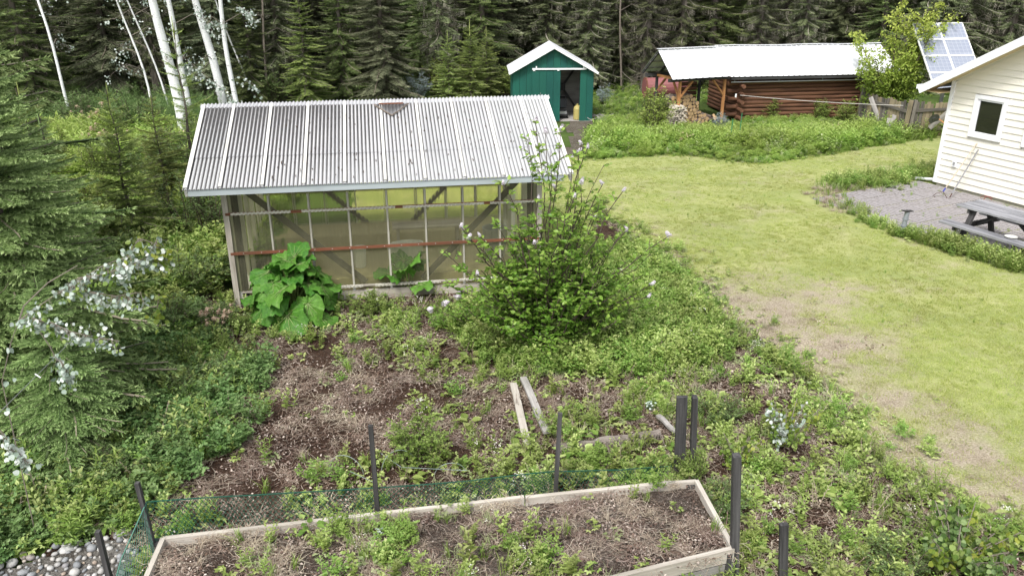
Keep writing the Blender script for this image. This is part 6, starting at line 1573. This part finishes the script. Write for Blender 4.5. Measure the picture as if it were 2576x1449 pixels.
def rosette(n, rad, z, ls, seed, tpl=LEAF2, tri=True):
    r = np.random.default_rng(seed); g = G(); P = []; D = []; N = []; S = []; T_ = []
    for k in range(n):
        a = r.uniform(0, 6.28); rr2 = rad * r.uniform(.15, 1); c = V3(cos(a) * rr2, sin(a) * rr2, z * r.uniform(.4, 1.1)); tn = r.uniform(0, .9); g.tube([(0, 0, 0), tuple(c)], [.002, .0015], 3, .2, False)
        for da in ((-1.1, 0, 1.1) if tri else (0,)):
            P.append(c); D.append(V3(cos(a + da), sin(a + da), r.uniform(-.3, .3))); N.append(V3(r.uniform(-.3, .3), r.uniform(-.3, .3), 1)); S.append(ls * r.uniform(.8, 1.15)); T_.append(tn)
    leaves(g, tpl, np.array(P), np.array(D), np.array(N), np.array(S), np.array(T_)); return g
def scraps(n, rad, ls, seed, tpl=LEAF2):
    r = np.random.default_rng(seed); g = G(); P = np.stack([r.normal(0, rad, n), r.normal(0, rad, n), r.uniform(.002, .018, n)], 1)
    leaves(g, tpl, P, np.stack([r.normal(0, 1, n), r.normal(0, 1, n), r.normal(0, .25, n)], 1), np.stack([r.normal(0, .4, n), r.normal(0, .4, n), np.ones(n)], 1), ls * r.uniform(.5, 1.2, n), r.random(n)); return g
def straws(n, rad, l, seed, w=.0022):
    r = np.random.default_rng(seed); g = G(); V = []; F = []; T_ = []
    for k in range(n):
        p = V3(r.normal(0, rad), r.normal(0, rad), r.uniform(.004, .03)); a = r.uniform(0, 6.28); d = V3(cos(a), sin(a), r.uniform(-.1, .15)); s = V3(-sin(a), cos(a), 0) * w; ll = l * r.uniform(.4, 1.2); c = V3(-sin(a), cos(a), .25) * ll * r.uniform(-.25, .25); i = len(V)
        V += [p - s, p + s, p + d * ll * .5 + c + s, p + d * ll * .5 + c - s, p + d * ll]; F += [[i, i + 1, i + 2], [i, i + 2, i + 3], [i + 3, i + 2, i + 4]]; T_ += [r.random()] * 3
    return g.add(V, F, T_)
def flowers(n, h, rad, seed, ps=.012, cl=7):
    r = np.random.default_rng(seed); g = G(); P = []
    for k in range(n):
        c = V3(r.normal(0, rad), r.normal(0, rad), h * r.uniform(.5, 1.1)); 
        for m in range(cl): P.append(c + r.normal(0, .012, 3))
    P = np.array(P); q = len(P); leaves(g, ROUND, P, r.normal(0, 1, (q, 3)), np.tile(V3(0, -.4, 1), (q, 1)) + r.normal(0, .3, (q, 3)), np.full(q, ps), r.random(q)); return g
def mm(g, m, nm='plant'): return g.mesh(nm, m, False, lc=False)
PR = {
 'straw': [mm(straws(34, .07, .15, i), M_SCHIP) for i in range(2)] + [mm(straws(26, .07, .20, 7), M_STRAW)],
 'lit': [mm(scraps(26, .09, .034, i), M_LITTER) for i in range(3)],
 'ros': [mm(rosette(8, .09, .07, .046, i), M_WEED) for i in range(3)] + [mm(rosette(7, .08, .06, .042, 5), M_WEEDL)],
 'stk': [mm(stalks(4, .26, .04, i, .055, 11, LEAF2), M_WEED) for i in range(2)] + [mm(stalks(3, .32, .03, 6, .075, 16), M_GRASS)],
 'gra': [mm(blades(22, .20, .025, .0028, i, .6), M_GRASS) for i in range(2)] + [mm(blades(24, .16, .03, .0025, 5, .9), M_WEEDL)],
 'dgr': [mm(blades(30, .17, .03, .0022, i, 1.3, .55), M_STRAW) for i in range(2)],
 'shr': [mkbush('s', 80 + i, 9, .24, .13, LEAF2, .028, 7, 5, mat=M_BUSHM, base=.05, zmin=.1, lat=.07, stemr=.002)[1][1] for i in range(2)] + [mkbush('s', 88, 9, .26, .12, LEAF2, .028, 7, 5, mat=M_WEED, base=.05, zmin=.1, lat=.07, stemr=.002)[1][1]],
 'flo': [mm(flowers(6, .20, .05, i, .011, 7), M_WFLOW) for i in range(2)],
 'dst': [mm(stalks(5, .30, .05, 21, .04, 8, LANCE, .5), M_STRAW), mm(stalks(4, .24, .05, 22, .03, 6, LANCE, .7), M_SCHIP)],
 'big': [mm(rosette(9, .10, .09, .11, 31, LEAFP, False), M_WEED), mm(rosette(7, .09, .12, .09, 32, LEAFP, False), M_BUSHM)],
 'sil': [mm(rosette(14, .07, .18, .035, 3, ROUND, False), M_SILV)],
}
def randpts(n, x0, x1, y0, y1, poly=None, dens=None):
    x = NR.uniform(x0, x1, n); y = NR.uniform(y0, y1, n); k = np.ones(n, bool)
    if poly is not None: k &= inpoly(x, y, poly)
    if dens is not None: k &= NR.random(n) < dens(x, y)
    return x[k], y[k]
def spread(name, key_w, x, y, z, smin, smax, tilt=.2, label=None, cat=None, tonef=None):
    protos = []; w = []
    for kname, wt_ in key_w:
        for m in PR[kname]: protos.append(m); w.append(wt_ / len(PR[kname]))
    w = np.array(w) / sum(w); n = len(x); idx = NR.choice(len(protos), n, p=w)
    zz = np.full(n, z) if np.isscalar(z) else z
    tn = np.clip(fbm(x, y, 1.5, 3, 4) * 1.4 - .2 + rnd(n, -.25, .25), 0, 1) if tonef is None else tonef(x, y)
    return scatter(name, np.stack([x, y, zz], 1), zrot(n, tilt), rnd(n, smin, smax), idx, tn, protos, label, cat)
# how leafy the old garden is: 1 lush, 0 bare soil; bare places measured on the photo
BARE = [(760, 960, 1.0, .55), (620, 1060, .8, .5), (980, 960, .7, .35), (1010, 1080, .45, .3), (560, 1230, .6, .35), (560, 1170, .42, .45), (640, 1120, .6, .45), (900, 1010, .75, .42), (1130, 1000, .55, .35), (700, 1010, .5, .4), (790, 900, .8, .35), (1270, 1010, .35, .3), (1260, 1100, .4, .4), (680, 1200, .55, .28), (2020, 1130, .4, .4), (1800, 1180, .2, .3), (560, 1290, .5, .25), (1550, 1105, .75, .10), (2070, 1330, .5, .25), (640, 880, .5, .2), (820, 1130, .35, .3), (1180, 1080, .3, .3)]
BAREW = [(at(u, v), rx, ry) for u, v, rx, ry in BARE]
def lush(x, y):
    d = np.ones_like(x)
    for c, rx, ry in BAREW: d *= 1 - .93 * np.exp(-(((x - c.x) / rx) ** 2 + ((y - c.y) / ry) ** 2) ** 1.5)
    d *= .35 + 1.0 * np.clip((fbm(x, y, 1.6, 4, 31) - .33) * 3.2, 0, 1)
    left = np.clip((-x - .3) / 3.0, 0, 1) * np.clip((y - 6.5) / 1.0, 0, 1); d *= 1 - .45 * left * np.clip((12.2 - y) / 1.5, 0, 1)
    return np.clip(np.maximum(d, .17), 0, 1)
inbed = lambda x, y: inpoly(x, y, bedpoly)
notgh = lambda x, y: ~inpoly(x, y, [ghp(-.1, -.05)[:2], ghp(5.05, -.05)[:2], ghp(5.05, 3.7)[:2], ghp(-.1, 3.7)[:2]])
GP = GARDEN
def outside_bed(x, y): return (~inbed(x, y)) & notgh(x, y) & ~inpoly(x, y, stone_poly) & ~inpoly(x, y + .25, stone_poly)
x, y = randpts(26000, -5.6, 6.5, 4.6, 13.5, GP); k = outside_bed(x, y); x, y = x[k], y[k]; k = NR.random(len(x)) < (.22 + .28 * (1 - lush(x, y))) * np.clip(1.5 - .07 * y, .3, 1) * np.clip((fbm(x, y, 2.2, 3, 44) - .28) * 3, .1, 1); x, y = x[k], y[k]
spread('garden_litter', (('straw', .65), ('lit', .8)), x, y, .045, .7, 1.3, .15, 'dead leaves and straw littered over the dark garden soil', 'litter')
x, y = randpts(26000, -5.6, 6.5, 4.6, 13.6, GP, lambda x, y: lush(x, y) ** 1.2 * (.30 + .26 * np.clip((x + .5) / 2, 0, 1) - .20 * np.clip((x - 1.9) / .6, 0, 1))); k = outside_bed(x, y); x, y = x[k], y[k]
spread('garden_weeds', (('ros', 4.2), ('stk', 1.6), ('gra', 1.3), ('shr', .6), ('dgr', .9), ('dst', .6), ('big', .35), ('flo', .09), ('sil', .012)), x, y, .03, .7, 1.35, .25, 'light green low weeds covering the old garden soil', 'weeds')
# lush belt under the lilac and to its right
BELT = D2([(1100, 830), (1250, 920), (1400, 950), (1600, 960), (1760, 930), (1830, 880), (1770, 780), (1640, 650), (1500, 600), (1440, 640), (1440, 760), (1240, 740)])
x, y = randpts(4600, -2, 5, 8, 15, BELT); k = notgh(x, y); x, y = x[k], y[k]
spread('lilac_underbrush', (('shr', 3), ('stk', 1.4), ('ros', 1.2), ('flo', .05)), x, y, .03, 1.0, 1.9, .25, 'dense leafy underbrush around the lilac foot', 'undergrowth')
# in the raised bed
x, y = randpts(5200, -3.6, 2.4, 4.2, 7.8, bedpoly); k = NR.random(len(x)) < .62 * np.clip((fbm(x, y, 3.5, 3, 40) - .25) * 2.6, .1, 1); x, y = x[k], y[k]
spread('bed_litter', (('straw', 1.2), ('lit', 1.3), ('dgr', .5)), x, y, BZ - .045, .6, 1.15, .12, 'pale straw and dead leaves on the raised bed', 'litter')
x, y = randpts(4200, -3.6, 2.4, 4.2, 7.8, bedpoly, lambda x, y: np.clip((fbm(x, y, 1.8, 4, 12) - .38) * 3.2, .04, 1) * (.45 + .55 * np.exp(-((x - .3) / 1.0) ** 2)) * np.where(x > 1.0, .5, 1) * .62)
spread('bed_weeds', (('ros', 2.2), ('stk', 1.3), ('gra', 1.6), ('shr', .6), ('dst', .5), ('big', .15), ('flo', .16), ('sil', .02)), x, y, BZ - .05, .6, 1.15, .25, 'green weeds and grass tufts growing in the raised bed', 'weeds')
# lawn
LG = [mm(blades(26, .045, .05, .0022, i, .8), M_LGRASS) for i in range(3)]; LD = [mm(blades(20, .038, .055, .002, 9 + i, 1.2, .4), M_STRAW) for i in range(2)]
x, y = randpts(110000, -1.0, 12.5, 4.8, 25, LAWN); k = notgh(x, y) & ~inpoly(x, y, [hp(-1, -4.1)[:2], hp(7, -4.1)[:2], hp(7, 3)[:2], hp(-1, 3)[:2]]) & (NR.random(len(x)) < np.clip(1.25 - y / 26, .12, 1)); x, y = x[k], y[k]
dr_ = dryf(x, y); isd = NR.random(len(x)) < np.clip(dr_ * 1.1 - .05, 0, .86); keep = isd | (NR.random(len(x)) < .9); x, y, isd, dr_ = x[keep], y[keep], isd[keep], dr_[keep]
scatter('lawn_grass', np.stack([x, y, np.full(len(x), .015)], 1), zrot(len(x), .15), rnd(len(x), .5, 1.0), np.where(isd, 3 + NR.integers(0, 2, len(x)), NR.integers(0, 3, len(x))), np.clip(fbm(x, y, .9, 3, 6) * 1.3 - .15 + rnd(len(x), -.15, .15), 0, 1), LG + LD, 'short mown grass with dry straw coloured patches', 'grass')
# weeds along the lawn edge, patio edge and clumps
EDGE = []
x, y = randpts(2600, 0, 13, 5.5, 27, LAWN); k = notgh(x, y) & ~inpoly(x, y, [hp(-.5, -3.8)[:2], hp(7, -3.8)[:2], hp(7, 3)[:2], hp(-.5, 3)[:2]]) & (NR.random(len(x)) < np.clip((fbm(x, y, .8, 3, 55) - .35) * 2.5, .05, 1)); x, y = x[k], y[k]
spread('lawn_tufts', (('gra', 3), ('dgr', 1.6), ('ros', .7)), x, y, .01, .25, .55, .2, 'longer grass tufts and small weeds dotted over the lawn', 'grass')
x, y = randpts(500, 0, 9, 6, 13, LAWN); k = NR.random(len(x)) < dryf(x, y) * .5; x, y = x[k], y[k]
spread('lawn_litter', (('lit', 2), ('straw', 2)), x, y, .03, .5, 1.1, .1, 'dead leaf scraps on the worn lawn patch', 'litter')
def strip(pts, n, wd):
    P = [at(u, v) for u, v in pts]; X = []; Y = []
    for k in range(n):
        i = R.randrange(len(P) - 1); q = P[i].lerp(P[i + 1], R.random()); X.append(q.x + R.gauss(0, wd)); Y.append(q.y + R.gauss(0, wd))
    return np.array(X), np.array(Y)
x, y = strip([(2130, 525), (2180, 560), (2250, 590), (2330, 610), (2400, 635), (2480, 655), (2576, 690)], 230, .14)
spread('patio_edge_weeds', (('stk', 3), ('shr', 1.5), ('gra', 1.5), ('ros', .6)), x, y, .0, .6, 1.25, .2, 'bright green weeds growing along the patio edge', 'weeds')
x, y = strip([(2190, 335), (2230, 348), (2290, 345), (2360, 340)], 200, .3)
spread('fence_weeds', (('stk', 3), ('gra', 3), ('shr', 1)), x, y, .0, 1.2, 2.6, .2, 'tall grass and weeds overgrowing the foot of the old fence', 'weeds')
x, y = strip([(2065, 492), (2100, 515), (2150, 535), (2066, 488), (2110, 478), (2200, 470)], 150, .22)
spread('patio_corner_litter', (('lit', 2), ('dgr', 2), ('gra', 1.2)), x, y, .03, .8, 1.6, .15, 'dead leaves and dry grass over the left corner of the patio', 'litter')
x, y = strip([(2340, 615), (2420, 640), (2500, 660), (2576, 688)], 150, .12)
spread('patio_corner_weeds', (('stk', 3), ('gra', 1)), x, y, .0, .9, 1.6, .2, 'tall fresh weeds beside the picnic bench', 'weeds')
x, y = strip([(2095, 470), (2150, 465), (2220, 462), (2290, 450), (2345, 440)], 330, .28)
spread('patio_clump', (('shr', 2), ('gra', 3), ('stk', 2)), x, y, .0, .8, 1.6, .2, 'thick clump of tall grass and weeds behind the patio', 'weeds')
x, y = strip([(1490, 500), (1560, 570), (1640, 630), (1700, 655), (1790, 740), (1810, 800), (1900, 860), (2000, 930), (2110, 1010), (2160, 1110), (2250, 1190), (2400, 1270), (2560, 1340)], 900, .30)
spread('lawn_edge_weeds', (('ros', 2), ('gra', .7), ('dgr', 2.2), ('shr', .25)), x, y, .01, .5, 1.1, .2, 'ragged weeds where the lawn meets the garden', 'weeds')
x = np.array([hp(R.uniform(-.5, 4), R.uniform(-3.9, -.3)) for _ in range(46)]); spread('patio_joint_weeds', (('gra', 2), ('ros', 1)), x[:, 0], x[:, 1], .01, .4, .9, .2, 'small grass tufts sprouting between the pavers', 'weeds')
# meadow before cabin and sheds
MT = [mm(stalks(9, .6, .13, i, .20, 11, LANCE), M_BUSHY) for i in range(2)] + [mm(stalks(9, .5, .13, 4, .15, 10, LEAF2), M_BUSHM), mm(blades(60, .5, .10, .005, 3, .5), M_GRASS), mm(stalks(8, .45, .12, 5, .14, 10, LEAF2), M_WEEDL), mkbush('s', 91, 14, .5, .3, LEAF2, .085, 8, 5, mat=M_BUSHY, base=.1, zmin=.1, lat=.14, stemr=.003)[1][1], mm(flowers(10, .5, .12, 4, .03, 4), M_PEACH)]
def meadow(name, poly, n, sc, label, w, densf=None, zt=None):
    P_ = np.array(poly); x, y = randpts(n, P_[:, 0].min(), P_[:, 0].max(), P_[:, 1].min(), P_[:, 1].max(), poly, densf)
    k = ~inpoly(x, y, [shp(-.1, -.1)[:2], shp(2.9, -.1)[:2], shp(2.9, 3.3)[:2], shp(-.1, 3.3)[:2]]) & ~inpoly(x, y, [wsp(-.05, .0)[:2], wsp(1.8, .0)[:2], wsp(1.8, 2.2)[:2], wsp(-.05, 2.2)[:2]]) & ~inpoly(x, y, [(7.6, 28.9), (13, 29.6), (13, 33), (7.3, 32)]) & notgh(x, y)
    x, y = x[k], y[k]; w = np.array(w, float) / sum(w); n = len(x)
    hsc = rnd(n, sc[0], sc[1]) * (.25 + 1.55 * np.clip(fbm(x, y, .9, 3, 17), 0, 1)) * (1 - .60 * np.clip((y - 24.5) / 3.0, 0, 1) * (x > -.5)) * np.where(x > 0, np.clip((y - 22.4) / 2.2, .35, 1), 1)
    return scatter(name, np.stack([x, y, np.zeros(n)], 1), zrot(n, .12), hsc, NR.choice(len(MT), n, p=w), np.clip(fbm(x, y, .7, 3, 9) * 1.5 - .25 + rnd(n, -.2, .2), 0, 1), MT, label, 'undergrowth')
MEAD = D2([(1488, 404), (1700, 390), (1900, 414), (2010, 400), (2150, 374), (2260, 354), (2230, 335), (2140, 300), (1830, 300), (1700, 330), (1600, 300), (1508, 310), (1478, 345)])
meadow('meadow_weeds', MEAD, 3600, (.45, 1.05), 'lush bright green weeds between the lawn and the log cabin', (3, 3, 2.5, 2, 2, 2.5, .12))
LOWM = D2([(1488, 408), (1700, 396), (1900, 420), (2010, 406), (2150, 382), (2360, 348), (2350, 330), (2200, 355), (1900, 380), (1700, 360), (1480, 380)])
meadow('meadow_margin', LOWM, 3000, (.25, .5), 'grassy margin of the meadow along the lawn', (1, 1, 1, 5, 1.5, .5, 0))
BEH = [tuple(at(1500, 312)[:2]), tuple(at(1600, 305)[:2]), tuple(at(1640, 262)[:2]), (13.5, 33), (24, 36), (24, 38.5), (3.2, 38.5), (3.0, 30)]
meadow('forest_edge_weeds', BEH, 2600, (.5, 1.0), 'pale green weeds between the sheds and the forest', (2, 2, 1.5, 3, 2.5, 1.5, .5))
LEFTB = [(-4.9, 16.5), (-5.4, 20), (-7, 23), (-9, 26.5), (-24, 26.5), (-24, 22), (-17, 16.5)]
LEFTN = [(-5.4, 12.2), (-4.6, 15), (-4.9, 17), (-17, 17), (-14, 12), (-8, 10), (-6.0, 10.4)]
x, y = randpts(5200, -17, -4.4, 10, 17, LEFTN); x, y = x, y
spread('clearing_plants', (('shr', 4), ('stk', 2), ('gra', 1.5), ('ros', .6), ('flo', .05)), x, y, .0, 1.6, 3.2, .2, 'mixed green plants in the near part of the left clearing', 'undergrowth')
DBR = [(-9.2, 26.2), (-10.5, 29), (-12, 31.5), (-26, 33), (-26, 26.5)]
x, y = randpts(1100, -26, -8, 25.5, 34, DBR); DB = [BU_D[1][1], BU_L[1][1]]
scatter('dark_brush', np.stack([x, y, np.full(len(x), -.05)], 1), zrot(len(x), .1), rnd(len(x), .3, .65), NR.integers(0, 2, len(x)), rnd(len(x), 0, .5), DB, 'dark green brush filling the forest edge behind the aspens', 'undergrowth')
meadow('left_undergrowth', LEFTB, 5000, (.6, 1.25), 'bright green undergrowth between the left spruces and the aspens', (3.2, 3.4, 2, 1.6, 1.4, 3.4, .25))
NEARL = [(-8, 5.0), (-3.9, 6.5), (-3.95, 7.0), (-3.1, 8.4), (-3.4, 10.2), (-4.4, 10.9), (-5.3, 12.4), (-8.5, 12), (-9.5, 6)]
gp = np.array(stone_poly)
x, y = randpts(6500, -9, -2.6, 5.0, 12.4, NEARL); k = ~inpoly(x + .12, y + .3, stone_poly) & ~inpoly(x, y + .15, stone_poly) & ~inpoly(x, y, stone_poly) & (y > 5.9); k &= NR.random(len(x)) < np.clip((fbm(x, y, 1.7, 4, 71) - .22) * 3.0, .12, 1) * np.clip((-x - 3.4 + 1.1 * fbm(x, y, 1.2, 3, 72)) * 1.2, .04, 1) * .8; x, y = x[k], y[k]
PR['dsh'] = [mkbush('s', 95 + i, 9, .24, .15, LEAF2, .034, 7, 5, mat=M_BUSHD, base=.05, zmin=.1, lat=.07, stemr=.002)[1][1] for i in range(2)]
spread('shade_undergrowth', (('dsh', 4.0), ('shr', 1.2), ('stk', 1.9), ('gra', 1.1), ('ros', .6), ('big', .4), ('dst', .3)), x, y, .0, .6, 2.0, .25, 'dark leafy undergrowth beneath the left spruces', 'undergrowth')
FF = [(-30, 34), (30, 34), (55, 75), (-55, 75)]
meadow('forest_floor_plants', FF, 3600, (.4, .9), 'dim low plants on the forest floor among trunks', (1, 1, 3, 1, .5, 1, 0))
# individually visible plants
FW = [('stems', stalks(1, .55, .0, 101, .085, 30, LANCE).mesh('stems', M_GRASS, False, lc=False))]
for k, (u, v, s, lb) in enumerate(((520, 880, .8, 'tall narrow leaved green stalk left of the rhubarb'), (560, 905, .7, 'narrow leaved stalk beside the lying stub left of the rhubarb'), (470, 905, .8, 'narrow leaved stalk in the weeds under the peach flowers'), (320, 1150, .9, 'long leaved bright stalk under the spruce boughs'), (30, 1320, .9, 'long leaved bright plant at the bottom left edge'),
     (130, 1310, .8, 'long leaved plant above the river stones'), (1385, 1290, .0, ''), (1205, 1330, .0, ''), (1365, 1140, .6, 'broad upright weed behind the netting beside the shrub'))):
    if s:
        p = at(u, v); root = O('tall_weed', None, None, (p.x, p.y, 0), (0, 0, k), lb, 'plant'); 
        for m in range(4): o = O('stem', FW[0][1], root, (R.uniform(-.09, .09), R.uniform(-.09, .09), 0), (R.uniform(-.2, .2), R.uniform(-.2, .2), R.uniform(0, 6))); o.scale = (s, s, s)
SPR2 = [('leaves', stalks(3, .42, .03, 111, .085, 12, LEAFP).mesh('leaves', M_WEED, False, lc=False))]
for u, v, s, lb in ((1195, 1420, 1.0, 'tall leafy sprout at the front of the raised bed centre'), (1180, 1360, .7, 'leafy sprout behind the tallest sprout in the raised bed'), (1425, 1449, .8, 'leafy sprout near the front edge of the raised bed'), (985, 1449, .7, 'leafy sprout at the bottom of the raised bed left part')):
    p = at(u, v, BZ); root = O('leafy_sprout', None, None, (p.x, p.y, BZ - .06), (0, 0, u), lb, 'plant'); root.scale = (s, s, s); O('leaves', SPR2[0][1], root)
PF = flower_cluster(9, M_PEACH, 60, .09, .12, .016)
for u, v, z, lb in ((545, 790, .55, 'peach coloured blossom heads on the shrub left of the rhubarb'), (232, 300, .5, 'pinkish seed heads in the left clearing'), (265, 345, .6, 'large peach flowering clump in the left clearing'), (70, 380, .5, 'pale orange flowering clump at the far left clearing')):
    p = at(u, v, z); root = O('blossom_heads', None, None, (p.x, p.y, 0), None, lb, 'flowers')
    sc_ = p.y / 12 * .8
    for m in range(16 if v > 600 else 26):
        q = (R.gauss(0, .16) * sc_, R.gauss(0, .16) * sc_, z + R.gauss(0, .12) * sc_); o = O('blossom', PF, root, q, (R.uniform(-.8, .8), R.uniform(-.8, .8), 0)); s = R.uniform(.35, .8) * (1 if v > 600 else 1.4); o.scale = (s, s, s)
    g = G()
    for m in range(8): g.tube([(R.gauss(0, .05), R.gauss(0, .05), 0), (R.gauss(0, .15) * sc_, R.gauss(0, .15) * sc_, z)], .004, 3, .5, False)
    O('stems', g.mesh('stems', M_STEM, False), root)
